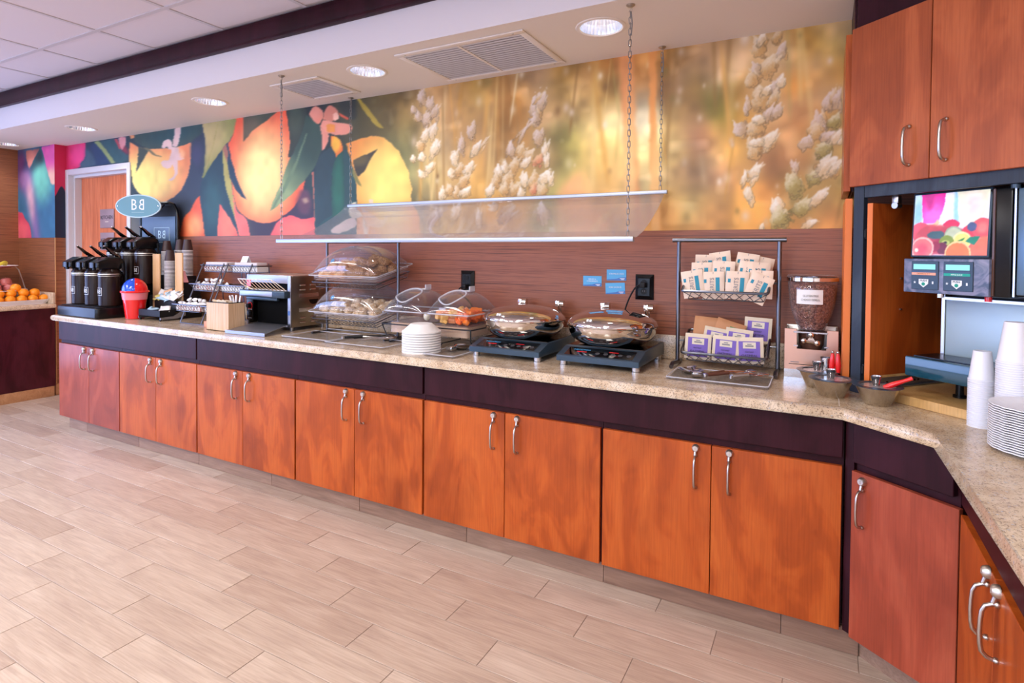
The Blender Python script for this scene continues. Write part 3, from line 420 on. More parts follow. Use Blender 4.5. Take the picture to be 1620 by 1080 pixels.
def paint(X, Z, base, polys, kers):
    C = base.copy(); w1 = vnoise(X, Z, 28, 3)-.5; w2 = vnoise(X, Z, 28, 5)-.5
    Xw, Zw = X+w1*.010, Z+w2*.008
    for pts, c0, c1, g, soft in polys:
        P = smooth_pts(pts); a = np.array(P); pad = .03+.01*soft
        ii = np.where((X[0] > a[:, 0].min()-pad) & (X[0] < a[:, 0].max()+pad))[0]; jj = np.where((Z[:, 0] > a[:, 1].min()-pad) & (Z[:, 0] < a[:, 1].max()+pad))[0]
        if len(ii) < 2 or len(jj) < 2: continue
        s = np.s_[jj[0]:jj[-1]+1, ii[0]:ii[-1]+1]
        m_ = blur(poly_mask(Xw[s], Zw[s], P).astype(float), {1: 1, 2: 5, 3: 12}.get(soft, soft*10))[..., None]
        c0 = np.array(c0, float); col = np.broadcast_to(c0, C[s].shape)
        if c1 is not None and g is not None:
            d = np.sqrt(((X[s]-g[0])/g[2])**2+((Z[s]-g[1])/g[3])**2); d = np.clip((d-.25)/.8, 0, 1); d = (d*d*(3-2*d))[..., None]
            col = c0*(1-d)+np.array(c1, float)*d
        tex = 1+.10*(vnoise(X[s], Z[s], 16, len(pts))-.5)[..., None]
        C[s] = C[s]*(1-m_)+col*tex*m_
    for (x, z, ang, L_, W_, asp, kind) in kers:
        a = math.radians(ang); ii = np.where(abs(X[0]-x) < 2.2*max(L_, W_)*asp+.01)[0]; jj = np.where(abs(Z[:, 0]-z) < 2.0*max(L_, W_)+.01)[0]
        if len(ii) < 2 or len(jj) < 2: continue
        s = np.s_[jj[0]:jj[-1]+1, ii[0]:ii[-1]+1]
        dx, dz = (X[s]-x)/asp, Z[s]-z
        al = (dx*math.cos(a)+dz*math.sin(a))/(L_*.95); pe = (-dx*math.sin(a)+dz*math.cos(a))/(W_*.95)
        wob = (vnoise(X[s], Z[s], 120, 8)-.5)*.6+(vnoise(X[s], Z[s], 45, 9)-.5)*.4
        wid = np.clip(1-.75*np.clip(al, 0, 1), .1, 1)
        d = np.sqrt(al**2+(pe/wid)**2)+wob
        m_ = blur((d < 1).astype(float), 1)[..., None]
        body, tip = {0: ((206, 158, 92), (236, 216, 180)), 1: ((226, 196, 148), (255, 248, 232)), 2: ((200, 166, 126), (234, 216, 204)), 3: ((214, 130, 84), (236, 190, 140)), 4: ((168, 146, 74), (230, 218, 176))}[kind]
        t = np.clip(.42+.62*al+.40*pe+wob*.5, 0, 1)[..., None]; t = t*t*(3-2*t)
        edge_ = np.clip((d-.72)/.28, 0, 1)[..., None]*.35
        col = (np.array(body)*(1-t)+np.array(tip)*t)*(1-edge_*(1-t))
        C[s] = C[s]*(1-m_*.78)+col*m_*.78
    return np.clip(C, 4, 252)
def colour_mesh(name, X, Z, C, plane, parent, keep=None, label=None):
    """X, Z 2-D arrays of wall positions; plane(x,z)->xyz arrays"""
    nz, nx = X.shape; V = np.stack(plane(X, Z), -1).reshape(-1, 3).astype(np.float32)
    idx = np.arange(nz*nx).reshape(nz, nx); F = np.stack([idx[:-1, :-1], idx[:-1, 1:], idx[1:, 1:], idx[1:, :-1]], -1).reshape(-1, 4)
    if keep is not None: F = F[keep(V[F].mean(1))]
    me = bpy.data.meshes.new(name); me.vertices.add(len(V)); me.vertices.foreach_set('co', V.ravel())
    me.loops.add(F.size); me.loops.foreach_set('vertex_index', F.ravel().astype(np.int32))
    me.polygons.add(len(F)); me.polygons.foreach_set('loop_start', np.arange(0, F.size, 4, dtype=np.int32))
    at = me.color_attributes.new('print', 'FLOAT_COLOR', 'POINT')
    Cl = lin(C.reshape(-1, 3))*.9; at.data.foreach_set('color', np.concatenate([Cl, np.ones((len(Cl), 1))], 1).astype(np.float32).ravel())
    me.update(); me.validate(); me.materials.append(M['print'])
    o = bpy.data.objects.new(name, me); COL.objects.link(o); o.parent = parent
    if label: o['label'] = label
    return o
m, nt, b = new_mat('printed_vinyl'); at_ = node(nt, 'ShaderNodeVertexColor'); at_.layer_name = 'print'
nt.links.new(at_.outputs[0], b.inputs['Base Color']); b.inputs['Roughness'].default_value = .55; M['print'] = m
u = np.linspace(-.86, .575, 1040)
xs = 2.988*np.tan(np.arctan(u)-.4967); xs = xs[(xs > -6.74) & (xs < .13)]; xs = np.concatenate([[-6.73], xs[1:], [.14]])
zs = np.linspace(ZM, ZC, 250)
X, Z = np.meshgrid(xs, zs)
S_ = np.array(MURAL_S); num = np.zeros(X.shape+(3,)); den = np.zeros(X.shape)
for s_ in S_:
    sg = .05+.028*abs(min(s_[0]+.5, 0))
    wgt = np.exp(-((X-s_[0])**2+((Z-s_[1])*1.0)**2)/(2*sg*sg))+1e-4/(.02+(X-s_[0])**2+(Z-s_[1])**2)
    num += wgt[..., None]*s_[2:]; den += wgt
base = num/den[..., None]; gold = np.clip((X+2.9)/.6, 0, 1)[..., None]; base = base*(1+gold*(np.array((1.03, .99, .84))-1))
wheat = np.clip((X+2.9)/.5, 0, 1)[..., None]
bk = (vnoise(X, Z*.8, 9, 21)-.5)*.34+(vnoise(X, Z, 22, 22)-.5)*.16
base = base*(1+bk[..., None]*wheat)+np.clip(vnoise(X, Z, 13, 24)-.72, 0, 1)[..., None]*120*wheat
# long out-of-focus stalks behind the ears
rs_ = np.random.RandomState(31)
for k in range(46):
    x0 = rs_.uniform(-2.35, .12); z0 = rs_.uniform(1.56, 2.2); L_ = rs_.uniform(.25, .9); tl_ = rs_.uniform(-.16, .16); wd = rs_.uniform(.006, .022)
    c = np.array([(232, 172, 78), (240, 206, 130), (206, 150, 60), (150, 110, 50), (246, 226, 176), (170, 160, 84)][rs_.randint(6)], float)
    f_ = np.exp(-((X-x0-tl_*(Z-z0))/wd)**2)*np.clip((Z-z0)/.08, 0, 1)*np.clip((z0+L_-Z)/.2, 0, 1)*rs_.uniform(.25, .6)
    base = base*(1-f_[..., None])+c*f_[..., None]
for k in range(90):
    x0, z0 = rs_.uniform(-2.45, .12), rs_.uniform(1.6, 2.5); r0 = rs_.uniform(.008, .026)
    f_ = np.exp(-(((X-x0)**2+((Z-z0)*.7)**2)/r0**2))*rs_.uniform(.25, .65); c = np.array([(240, 222, 205), (225, 200, 180), (120, 84, 40), (250, 240, 215), (140, 120, 60)][rs_.randint(5)], float)
    base = base*(1-f_[..., None])+c*f_[..., None]
# darker and paler body under each ear of wheat
for (x, z, ang, L_, W_, asp, kind) in MURAL_K:
    f_ = np.exp(-(((X-x)/(L_*.9*asp))**2+((Z-z)/(L_*.95))**2))*.5; c = np.array((206, 164, 104) if kind != 4 else (150, 134, 66), float)
    base = base*(1-f_[..., None])+c*f_[..., None]
kk = []
for (x, z, ang, L_, W_, asp, kind) in MURAL_K:
    for q in range(3):
        kk.append((x+rs_.uniform(-.7, .7)*W_*asp, z+rs_.uniform(-.55, .4)*L_, ang+rs_.uniform(-28, 28), L_*rs_.uniform(.55, .95), W_*rs_.uniform(.6, .9), asp, kind if q else (kind if kind in (3, 4) else 0)))
    kk.append((x, z, ang, L_, W_, asp, kind))
C_ = paint(X, Z, base, MURAL_P, kk)
print('mural verts', X.size)
keep = lambda c: ~((c[:, 0] < -5.60) & (c[:, 2] < 2.24))
colour_mesh('mural', X, Z, C_, lambda x, z: (x, x*0-.002, z), wb, keep, 'printed mural of oranges with dark leaves running into pale wheat')
xc, zc = np.meshgrid(np.linspace(XL, -6.73, 100), np.linspace(ZM, ZC, 130))
Cc = paint(xc, zc, np.full(xc.shape+(3,), 90.), MURAL_C, [])
colour_mesh('mural', xc, zc, Cc, lambda x, z: (x, x*0-.102, z), col_, None, 'printed mural of teal blur and pink petals')
yc_, zc = np.meshgrid(np.linspace(-.102, 0, 20), np.linspace(ZM, ZC, 130))
edge = 2.02-(.06*np.sin(yc_*40)+.5*np.clip(yc_+.05, 0, 1))
tt = np.clip((zc-edge)/.01, 0, 1)[..., None]
Cs = np.array((20, 34, 58))*(1-tt)+np.array((214, 40, 84))*tt
colour_mesh('mural', yc_, zc, Cs, lambda y, z: (y*0-6.728, y, z), col_, None, 'printed mural of red petal over navy')
# ---- kitchen door in its white steel frame
d1 = struct(obj('door_1', MB().box((-6.66, .10, .005), (-5.64, .14, 2.19)), M['leaf_door']))
d1['label'] = 'orange maple kitchen door in a white frame'
fr = MB(); fr.box((-6.73, -.012, 0), (-6.675, .15, 2.25), .002).box((-5.635, -.012, 0), (-5.58, .15, 2.25), .002).box((-6.675, -.012, 2.195), (-5.635, .15, 2.25), .002)
fr.box((-6.675, .04, 0), (-6.655, .10, 2.195)).box((-5.655, .04, 0), (-5.635, .10, 2.195)).box((-6.655, .04, 2.17), (-5.655, .10, 2.195))
struct(obj('trim_1', fr, M['frame_white']))
for i, (z0, z1) in enumerate(((1.665, 1.848), (1.447, 1.620))):
    p = obj('sign_plate', MB().box((-6.290, .088, z0), (-6.048, .0985, z1), .002), M['plaque'])
    tag(p, ('upper' if i == 0 else 'lower')+' grey KITCHEN plate on the orange kitchen door', 'sign', 'grey plates on the kitchen door')
    lettering('KITCHEN', .052, M['black_ink'], p, (-6.168, .0874, (z0+z1)/2+.01), FRONT)
    obj('underline', MB().box((-6.198, .0872, (z0+z1)/2-.034), (-6.138, .088, (z0+z1)/2-.029)), M['creamprint'], p)

# ---- dropped soffit with round holes for the recessed cans
LIGHTS = [(-.93, -.43), (-2.35, -.43), (-3.81, -.42), (-5.64, -.37), (-7.16, -.33)]
RL = .098
bm = bmesh.new(); SY = -.668
def soffit_mesh():
    mb = MB(); xs_ = [XL]
    for (x, y) in sorted(LIGHTS): xs_ += [x-.14, x+.14]
    xs_.append(XR)
    # plain strips, then a ring patch around each can
    for i in range(0, len(xs_), 2): mb.quad((xs_[i], SY, ZC), (xs_[i], 0, ZC), (xs_[i+1], 0, ZC), (xs_[i+1], SY, ZC))
    for (x, y) in LIGHTS:
        x0, x1, y0, y1 = x-.14, x+.14, y-.14, y+.14
        mb.quad((x0, SY, ZC), (x0, y0, ZC), (x1, y0, ZC), (x1, SY, ZC)); mb.quad((x0, y1, ZC), (x0, 0, ZC), (x1, 0, ZC), (x1, y1, ZC))
        n = 32; ring = []; sq = []
        for k in range(n):
            a = 2*PI*(k+.5)/n-PI/4*0; c, s_ = math.cos(a), math.sin(a); t = .14/max(abs(c), abs(s_))
            ring.append((x+RL*c, y+RL*s_, ZC)); sq.append((x+t*c, y+t*s_, ZC))
        for k in range(n):
            j = (k+1) % n; mb.quad(ring[k], ring[j], sq[j], sq[k])
            if (sq[k][0]-x)*(sq[j][0]-x) != 0 and abs(abs(sq[k][0]-x)-abs(sq[j][0]-x)) > 1e-6 and abs(abs(sq[k][1]-y)-abs(sq[j][1]-y)) > 1e-6:
                mb.quad(sq[k], sq[j], (x+math.copysign(.14, sq[k][0]-x), y+math.copysign(.14, sq[k][1]-y), ZC))
    mb.mi = 1; mb.quad((XL, SY, ZC), (XR, SY, ZC), (XR, SY, ZR), (XL, SY, ZR)); mb.mi = 0
    mb.quad((XL, SY, ZR), (XR, SY, ZR), (XR, .12, ZR), (XL, .12, ZR))
    return mb
so = struct(obj('ceiling_soffit', soffit_mesh(), [M['white_paint'], M['soffit_face']], ang=0, recalc=False))
struct(obj('trim_2', MB().box((XL, SY-.022, 2.69), (XR, SY-.0005, 2.80), .002).box((XL, SY-.034, 2.675), (XR, SY-.0005, 2.692), .002), M['dark']))
# ---- suspended tile ceiling over the room
ce = struct(obj('ceiling', MB().box((XL-.1, YF-.1, ZR+.01), (XR+.1, .12, ZR+.06)), M['tgrid']))
gx0, gy0, gp = -3.98, -1.055, .715
TRO = [(gx0+gp*i+gp/2, gy0-gp*j-gp) for i, j in ((-3, 2), (-3, 5), (0, 2), (0, 5), (2, 5), (4, 2), (4, 5))]
ty = [0, SY-.03]; y = gy0
near, far = [], []
x = gx0-gp*5
tme = None
i0 = -5
cells = [(gx0+gp*i, gy0-gp*j) for i in range(-5, 7) for j in range(0, 10)]
def tilebox(mb, x0, x1, y0, y1): mb.box((x0+.012, y0+.012, ZR), (x1-.012, y1-.012, ZR+.012), .002, 1)
for (x, y) in cells:
    x0, x1, y0, y1 = max(x, XL), min(x+gp, XR), max(y-gp, YF), y
    if x1-x0 < .05 or y1-y0 < .05: continue
    if any(abs((x0+x1)/2-tx) < .3 and y0 < ty_+.71 and y1 > ty_-.71+.01 and abs((y0+y1)/2-ty_) < .72 for tx, ty_ in TRO): continue
    (near if (y > -1.9 and x > -5.5 and x < -1.7) else far).append((x0, x1, y0, y1))
for i in range(-5, 7):
    x0, x1 = max(gx0+gp*i, XL), min(gx0+gp*(i+1), XR)
    if x1-x0 > .05: near.append((x0, x1, gy0, SY-.036))
for q in near: mb = MB(); tilebox(mb, *q); obj('ceiling_tile', mb, M['ceil_tile'], ce)
mb = MB()
for q in far: tilebox(mb, *q)
o = obj('ceiling_tile', mb, M['ceil_tile'], ce, ang=0); o['kind'] = 'stuff'
mb = MB()
for i in range(-5, 7):
    x = gx0+gp*i
    if XL < x < XR: mb.box((x-.013, YF, ZR-.004), (x+.013, SY-.036, ZR+.001))
for j in range(0, 10):
    y = gy0-gp*j
    if y > YF: mb.box((XL, y-.013, ZR-.0045), (XR, y+.013, ZR+.001))
obj('grid_bar', mb, M['tgrid'], ce)
M['diffuser'] = mat('added_lit_diffuser', (250, 248, 245), .5, emit=(255, 246, 236), es=6.)
def area(name, parent, size, power, col, loc=(0, 0, 0), shape='RECTANGLE', sy=None, rot=(0, 0, 0), spread=PI):
    l = bpy.data.lights.new(name, 'AREA'); l.shape = shape; l.size = size; l.size_y = sy or size; l.energy = power; l.color = col; l.spread = spread
    o = bpy.data.objects.new(name, l); COL.objects.link(o); o.parent = parent; o.location = loc; o.rotation_euler = rot; return o
for i, (x, y) in enumerate(TRO):  # unseen troffers, added to give the room broad soft light
    t = thing('added_ceiling_light', 'unseen added square white troffer light set in the tile ceiling over the open floor', 'light', (x, y, ZR-.004), 0, 'added troffer lights in the room ceiling')
    obj('frame', MB().box((-.34, -.70, -.012), (.34, -.66, .006)).box((-.34, .66, -.012), (.34, .70, .006)).box((-.34, -.66, -.012), (-.31, .66, .006)).box((.31, -.66, -.012), (.34, .66, .006)), M['tgrid'], t)
    obj('diffuser', MB().box((-.31, -.66, -.006), (.31, .66, 0)), M['diffuser'], t)
    area('lamp', t, .62, ADDED_TROFFER, (1, .97, .94), (0, 0, -.02), sy=1.3)
M['can_refl'] = mat('can_reflector', (214, 216, 226), .22, 1.)
M['bulb'] = mat('lit_lamp_glass', (255, 252, 246), .4, emit=(255, 248, 240), es=3.)
pos_words = ['over the chafing dishes, nearest', 'over the bread dome end of the glass guard', 'over the coffee cups', 'above the kitchen door', 'at the far left end of the soffit']
for i, (x, y) in enumerate(LIGHTS):
    t = thing('recessed_light', 'round recessed can light in the soffit '+pos_words[i], 'light', (x, y, ZC), 0, 'recessed can lights in the soffit')
    obj('trim_ring', MB().lathe([(RL-.002, -.001), (RL+.004, -.005), (RL+.016, -.003), (RL+.018, .0), (RL-.002, .0)], seg=40, closed=True), M['white_paint'], t)
    mb = MB()       # fluted reflector cone
    n = 64; vs = []; prof = [(RL-.003, 0.), (RL-.012, .04), (RL-.030, .085), (.045, .12)]
    for k in range(n):
        a = 2*PI*k/n; f = 1 if k % 2 else .975
        for (r_, z_) in prof: vs.append((r_*f*math.cos(a), r_*f*math.sin(a), z_))
    fs = [(k*4+j, ((k+1) % n)*4+j, ((k+1) % n)*4+j+1, k*4+j+1) for k in range(n) for j in range(3)]
    mb._new(vs, fs); obj('reflector', mb, M['can_refl'], t, ang=0)
    obj('lamp_glass', MB().lathe([(0, .098), (.03, .1), (.045, .113), (.045, .121), (0, .121)], seg=24), M['bulb'], t)
    area('lamp', t, .075, CAN, (1, .97, .94), (0, 0, .094), 'DISK')
# ---- return grilles set in the soffit
def grille(label, x0, x1, y0, y1, n, split):
    n = int(n*.62)
    cx, cy = (x0+x1)/2, (y0+y1)/2; t = thing('air_grille', label, 'vent', (cx, cy, ZC)); hx, hy = (x1-x0)/2, (y1-y0)/2; b_ = .035
    obj('frame', MB().box((-hx, -hy, -.007), (hx, -hy+b_, -.0003), .002).box((-hx, hy-b_, -.007), (hx, hy, -.0003), .002).box((-hx, -hy+b_, -.007), (-hx+b_, hy-b_, -.0003), .002).box((hx-b_, -hy+b_, -.007), (hx, hy-b_, -.0003), .002), M['white_paint'], t)
    obj('backing', MB().box((-hx+b_, -hy+b_, -.0012), (hx-b_, hy-b_, -.0004)), mat('grille_void', (150, 148, 156), .8), t)
    bl = MB(); w_ = (2*hy-2*b_)/n
    for k in range(n):
        yk = -hy+b_+w_*(k+.5); c = [(-hx+b_, yk-w_*.46, -.0045), (hx-b_, yk-w_*.46, -.0045), (hx-b_, yk+w_*.22, -.0055), (-hx+b_, yk+w_*.22, -.0055)]
        bl.quad(*c); bl.quad(*[(p[0], p[1]+.0012, p[2]+.0004) for p in reversed(c)])
    s_ = obj('louvre', bl, M['grille'], t, ang=0); s_['kind'] = 'stuff'
    if split:
        obj('divider', MB().box((-.008, -hy+b_, -.0072), (.008, hy-b_, -.001)), M['white_paint'], t)
    for sx_ in (-1, 1):
        for sy_ in (-1, 1): obj('screw', MB().lathe([(0, -.0095), (.005, -.0085), (.006, -.007)], seg=8), M['nickel'], t, (sx_*(hx-.06), sy_*(hy-.017), 0))
M['grille'] = mat('grille_louvre', (200, 200, 208), .5)
grille('large white return air grille in two halves in the soffit', -2.03, -1.262, -.577, -.062, 26, True)
grille('small white air grille in the soffit beside the left chain', -3.10, -2.68, -.50, -.13, 18, False)

# ---- windows that light the room (behind the photographer and on the far left)
M['sky_pane'] = mat('daylit_pane', (200, 220, 255), .1, emit=(176, 210, 255), es=WIN_FRONT)
M['sky_pane_left'] = mat('daylit_pane_left', (200, 214, 255), .1, emit=(160, 190, 255), es=WIN_LEFT)
def window(name, x0, x1, z0, z1, y, m_, n):
    w_ = struct(obj(name, MB().box((x0, y-.02, z0), (x1, y-.012, z1)), m_)); f = MB()
    f.box((x0, y-.03, z0), (x0+.05, y+.02, z1)).box((x1-.05, y-.03, z0), (x1, y+.02, z1)).box((x0, y-.03, z0), (x1, y+.02, z0+.05)).box((x0, y-.03, z1-.05), (x1, y+.02, z1))
    for k in range(1, n): xk = x0+(x1-x0)*k/n; f.box((xk-.02, y-.03, z0), (xk+.02, y+.02, z1))
    obj('window_frame', f, M['dark'], w_); return w_
window('window_1', -6.2, -3.2, .7, 2.35, YF, M['sky_pane'], 3)
window('window_2', -2.9, .2, .7, 2.35, YF, M['sky_pane'], 3)
w3 = window('window_3', -5.4, -1.2, .12, 2.3, 0, M['sky_pane_left'], 4)
w3.rotation_euler = (0, 0, PI/2); w3.location = (XL, 0, 0)
# ================================================================== BASE CABINETS
def lock_mb():
    return MB().lathe([(0, -.016), (.010, -.016), (.014, -.011), (.0155, -.003), (.0155, 0), (0, 0)], seg=18, ax='y').box((-.0015, -.0175, -.006), (.0015, -.0155, .006))
_h = None
def pull(parent, loc, lock=True, L_=.115, rot=0.):
    """bow pull with a round lock above it; local frame: face at y=0, -Y outwards"""
    hz = 0
    pts = [(0, -.004, .012), (0, -.014, .010), (0, -.026, .004), (0, -.032, -.010), (0, -.034, -.03), (0, -.035, -L_*.5), (0, -.034, -L_+.03), (0, -.031, -L_+.012), (0, -.022, -L_+.002), (0, -.010, -L_-.002), (0, -.001, -L_-.002)]
    key = (lock, L_)
    if key not in pull.c:
        mb = MB().tube(pts, .0052, 8); mb.sph((0, -.004, .012), .009, 10, 6, rz=.8).sph((0, -.003, -L_-.002), .009, 10, 6, rz=.7)
        if lock: mb.tube([(0, -.012, .014), (0, -.008, .028)], .006, 8)
        o = obj('handle', mb, M['nickel'], parent, loc, rotz=rot, ang=50); pull.c[key] = o.data
        if lock:
            o2 = obj('lock', lock_mb(), M['steel_brush'], parent, (loc[0], loc[1], loc[2]+.042), rotz=rot); pull.c['l'] = o2.data
    else:
        obj('handle', pull.c[key], None, parent, loc, rotz=rot)
        if lock: obj('lock', pull.c['l'], None, parent, (loc[0], loc[1], loc[2]+.042), rotz=rot)
pull.c = {}
XD = [-5.48, -4.59, -3.662, -2.727, -1.792, -.836, .072]; XM = [-5.018, -4.128, -3.198, -2.262, -1.315, -.382]
where = ['under the coffee urns at the far left end', 'under the condiment tray, second from the far left', 'under the conveyor toaster', 'under the bread domes, left of the centre joint', 'under the fruit domes, right of the centre joint', 'under the cereal packet rack, at the corner']
YD, ZB, ZT = -.62, .099, .692
for i in range(6):
    x0, x1, xm = XD[i], XD[i+1], XM[i]
    t = thing('base_cabinet', 'two-door orange maple base cabinet '+where[i], 'cabinet', ((x0+x1)/2, 0, ZB), 0, 'base cabinets along the back wall')
    c = (x0+x1)/2
    obj('body', MB().box((x0-c+.001, -.60, 0), (x1-c-.001, -.003, .772-.0005)), M['dark'], t)
    g = .006
    for k, (a, b) in enumerate(((x0+g, xm-.0015), (xm+.0015, x1-g))):
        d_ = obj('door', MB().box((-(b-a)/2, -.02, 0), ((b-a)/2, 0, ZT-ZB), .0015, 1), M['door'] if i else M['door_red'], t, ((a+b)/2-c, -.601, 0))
        if k == 0: pull(d_, ((b-a)/2-.058, -.02, .645-ZB-.012))
        else: pull(d_, (-(b-a)/2+.066, -.02, .645-ZB-.012))
FX = [(-5.472, -3.668, 'left, under the coffee urns'), (-3.655, -1.797, 'middle, under the toaster and bread domes'), (-1.785, .066, 'right, under the chafing dishes')]
for a, b, s_ in FX:
    tag(obj('fascia_panel', MB().box((a, -.622, .722), (b, -.602, .8695), .002, 1), M['dark']), 'long dark brown fascia panel below the counter, '+s_, 'panel', 'dark fascia panels above the cabinet doors')
# toe kick clad in cut floor tile
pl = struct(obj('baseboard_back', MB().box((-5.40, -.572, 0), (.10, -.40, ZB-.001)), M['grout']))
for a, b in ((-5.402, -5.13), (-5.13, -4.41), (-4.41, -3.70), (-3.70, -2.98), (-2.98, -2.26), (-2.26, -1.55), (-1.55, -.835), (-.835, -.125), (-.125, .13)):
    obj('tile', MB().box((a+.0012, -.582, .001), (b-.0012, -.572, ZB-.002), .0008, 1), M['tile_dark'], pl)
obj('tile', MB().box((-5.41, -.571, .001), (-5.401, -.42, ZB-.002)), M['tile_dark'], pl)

# corner stile, angled corner cabinet and the run along the right wall
P0 = Vector((.103, -.634, 0)); P1 = Vector((.372, -.843, 0)); dv = (P1-P0).normalized(); LA = (P1-P0).length; aA = math.atan2(dv.y, dv.x)
t = thing('corner_cabinet', 'angled one-door corner base cabinet with reddish door', 'cabinet', (P0.x, P0.y, ZB), aA)
obj('stile', MB().box((-.036, .002, 0), (-.003, .03, .772)), M['dark'], t)
obj('body', MB().box((.0, .012, 0), (LA-.01, .30, .772)), M['dark'], t)
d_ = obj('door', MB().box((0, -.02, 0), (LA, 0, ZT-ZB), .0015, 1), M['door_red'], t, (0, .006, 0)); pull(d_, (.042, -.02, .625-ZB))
obj('fascia', MB().box((.002, -.012, .622), (LA-.018, .011, .7705), .002, 1), M['dark'], t)
XS = .362
for i, (ya, yb, ym) in enumerate(((-.885, -1.66, -1.275), (-1.67, -2.44, -2.055))):
    t = thing('base_cabinet', 'two-door orange maple base cabinet on the right wall, '+('next to the angled corner' if i == 0 else 'nearest the camera'), 'cabinet', (XS+.02, (ya+yb)/2, ZB), 0, 'base cabinets on the right wall')
    c = (ya+yb)/2
    obj('body', MB().box((.0, yb-c+.001, 0), (.60, ya-c-.001, .772)), M['dark'], t)
    for k, (a, b) in enumerate(((ya-.004, ym+.0015), (ym-.0015, yb+.004))):
        d_ = obj('door', MB().box((0, -abs(b-a)/2, 0), (.02, abs(b-a)/2, ZT-ZB), .0015, 1), M['door'], t, (-.021, (a+b)/2-c, 0))
        s_ = -abs(b-a)/2+.045 if k == 0 else abs(b-a)/2-.045
        pull(d_, (0, s_, .655-ZB-.012), rot=-PI/2)
    obj('fascia', MB().box((-.020, yb-c+.002, .622), (-.001, ya-c-.002, .7705), .002, 1), M['dark'], t)
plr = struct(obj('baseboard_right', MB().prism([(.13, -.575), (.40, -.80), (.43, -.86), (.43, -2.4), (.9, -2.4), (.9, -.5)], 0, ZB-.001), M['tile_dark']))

# ---- granite worktop
lip, zt = -.655, .915
out = [(-5.56, -.02), (-5.56, -.62), (-5.545, -.648), (-5.515, lip), (.067, lip), (.312, -.865), (.312, -2.46), (XR, -2.46), (XR, -.001), (-5.50, -.001)]
wt = MB().prism(out, zt-.043, zt, .017, 4)
w_o = tag(obj('worktop', wt, M['granite']), 'long speckled beige granite worktop turning the corner to the right wall', 'counter')
tag(obj('backsplash', MB().box((-5.50, -.022, zt+.0004), (.064, -.0025, 1.035), .003), M['granite']), 'low speckled granite upstand along the striped wall', 'backsplash')
obj('seam', MB().box((.052, -.655, zt-.001), (.0535, -.02, zt+.0003)), M['white_edge'], w_o)

# ---- far left counter with fruit
lc = thing('fruit_counter', 'dark maroon counter with granite top against the far left wall', 'counter', (-7.1, -1.216, 0))
obj('body', MB().box((-.395, .10, .10), (.395, 1.096, .872)), M['darkred'], lc)
obj('base_tile', MB().box((-.395, .10, 0), (.398, 1.087, .098), .002), M['tile_tan'], lc)
obj('top', MB().prism([(-.397, .07), (.42, .07), (.42, 1.0985), (-.397, 1.0985)], .872, .915, .016, 3), M['granite'], lc)
obj('backsplash', MB().box((-.395, 1.075, .915), (.405, 1.0985, 1.025), .003), M['granite'], lc)

# ================================================================== UPPER ANGLED CABINET (frame: s along the face, y inwards)
aU = -math.radians(41); AU = (.094, -.372)
def up(name, mb, m_, parent, **k): return obj(name, mb, m_, parent, **k)
t = thing('upper_cabinet', 'angled corner wall cabinet with two maple doors over an open niche', 'cabinet', (AU[0], AU[1], 0), aU)
LU = .86
fz0, fz1 = 1.668, 1.712
def face(mb): return mb
up('frame', MB().box((0, 0, .9155), (.042, .022, 2.491), .001, 1), M['slate_wood'], t)
up('frame', MB().box((LU-.045, 0, .9155), (LU, .022, 2.491), .001, 1), M['slate_wood'], t)
up('header', MB().box((.043, .001, fz0), (LU-.046, .022, fz1+.02), .001, 1), M['slate_wood'], t)
up('top_filler', MB().box((.001, -.004, 2.30), (LU, .020, 2.4915), .001, 1), M['dark'], t)
up('body', MB().box((.044, .023, fz1), (LU-.02, .36, 2.3)), M['door_up'], t)
for k, (a, b) in enumerate(((-.004, .2955), (.2985, .60))):
    d_ = up('door', MB().box((-(b-a)/2, -.021, 0), ((b-a)/2, 0, 2.318-fz1), .0015, 1), M['door_up'], t, loc=((a+b)/2, -.001, fz1))
    if k == 0: pull(d_, ((b-a)/2-.068, -.021, .175), False, .12)
    else: pull(d_, (-(b-a)/2+.052, -.021, .175), False, .12)
d_ = up('door', MB().box((-.13, -.021, 0), (.13, 0, 2.318-fz1), .0015, 1), M['door_up'], t, loc=(.733, -.001, fz1))
# side panels towards the back wall
t2 = thing('side_panel', 'orange maple upper side panel of the wall cabinet beside the mural', 'panel', (.070, -.19, 1.70))
obj('board', MB().box((-.012, -.155, 0), (.012, .186, .615), .001, 1), M['door'], t2)
t2 = thing('side_panel', 'orange maple lower side panel beside the cereal dispenser', 'panel', (.0785, -.19, .9155))
obj('board', MB().box((-.0125, -.165, 0), (.0125, .160, .755), .001, 1), M['door_edge'], t2)
struct(obj('trim_3', MB().box((.086, -.335, 1.70), (.0925, -.0035, 2.4915)), M['dark']))
# niche lining: the pocketed door with hinges on the left
pk = up('pocket_door', MB().box((.058, .004, .955), (.078, .43, 1.645), .001, 1), M['door'], t)
up('door_edge', MB().box((.0575, .0015, .955), (.0785, .0038, 1.645)), M['door_edge'], pk)
for z in (1.01, 1.53):
    h = MB().box((.044, .004, z-.02), (.057, .02, z+.02), .002).cyl((.050, .002, z-.014), (.050, .002, z+.014), .005)
    up('hinge', h, M['black_soft'], pk)
for (yy_, z) in ((.16, 1.36), (.16, 1.24)): up('pin', MB().cyl((.078, yy_, z), (.084, yy_, z), .004), M['nickel'], pk)
up('catch', MB().box((.13, .03, 1.64), (.155, .05, fz0), .002).cyl((.142, .03, 1.632), (.142, .055, 1.632), .012), M['nickel'], t)
up('back_panel', MB().box((.05, .45, .945), (.80, .458, fz1-.002)), M['dark'], t)
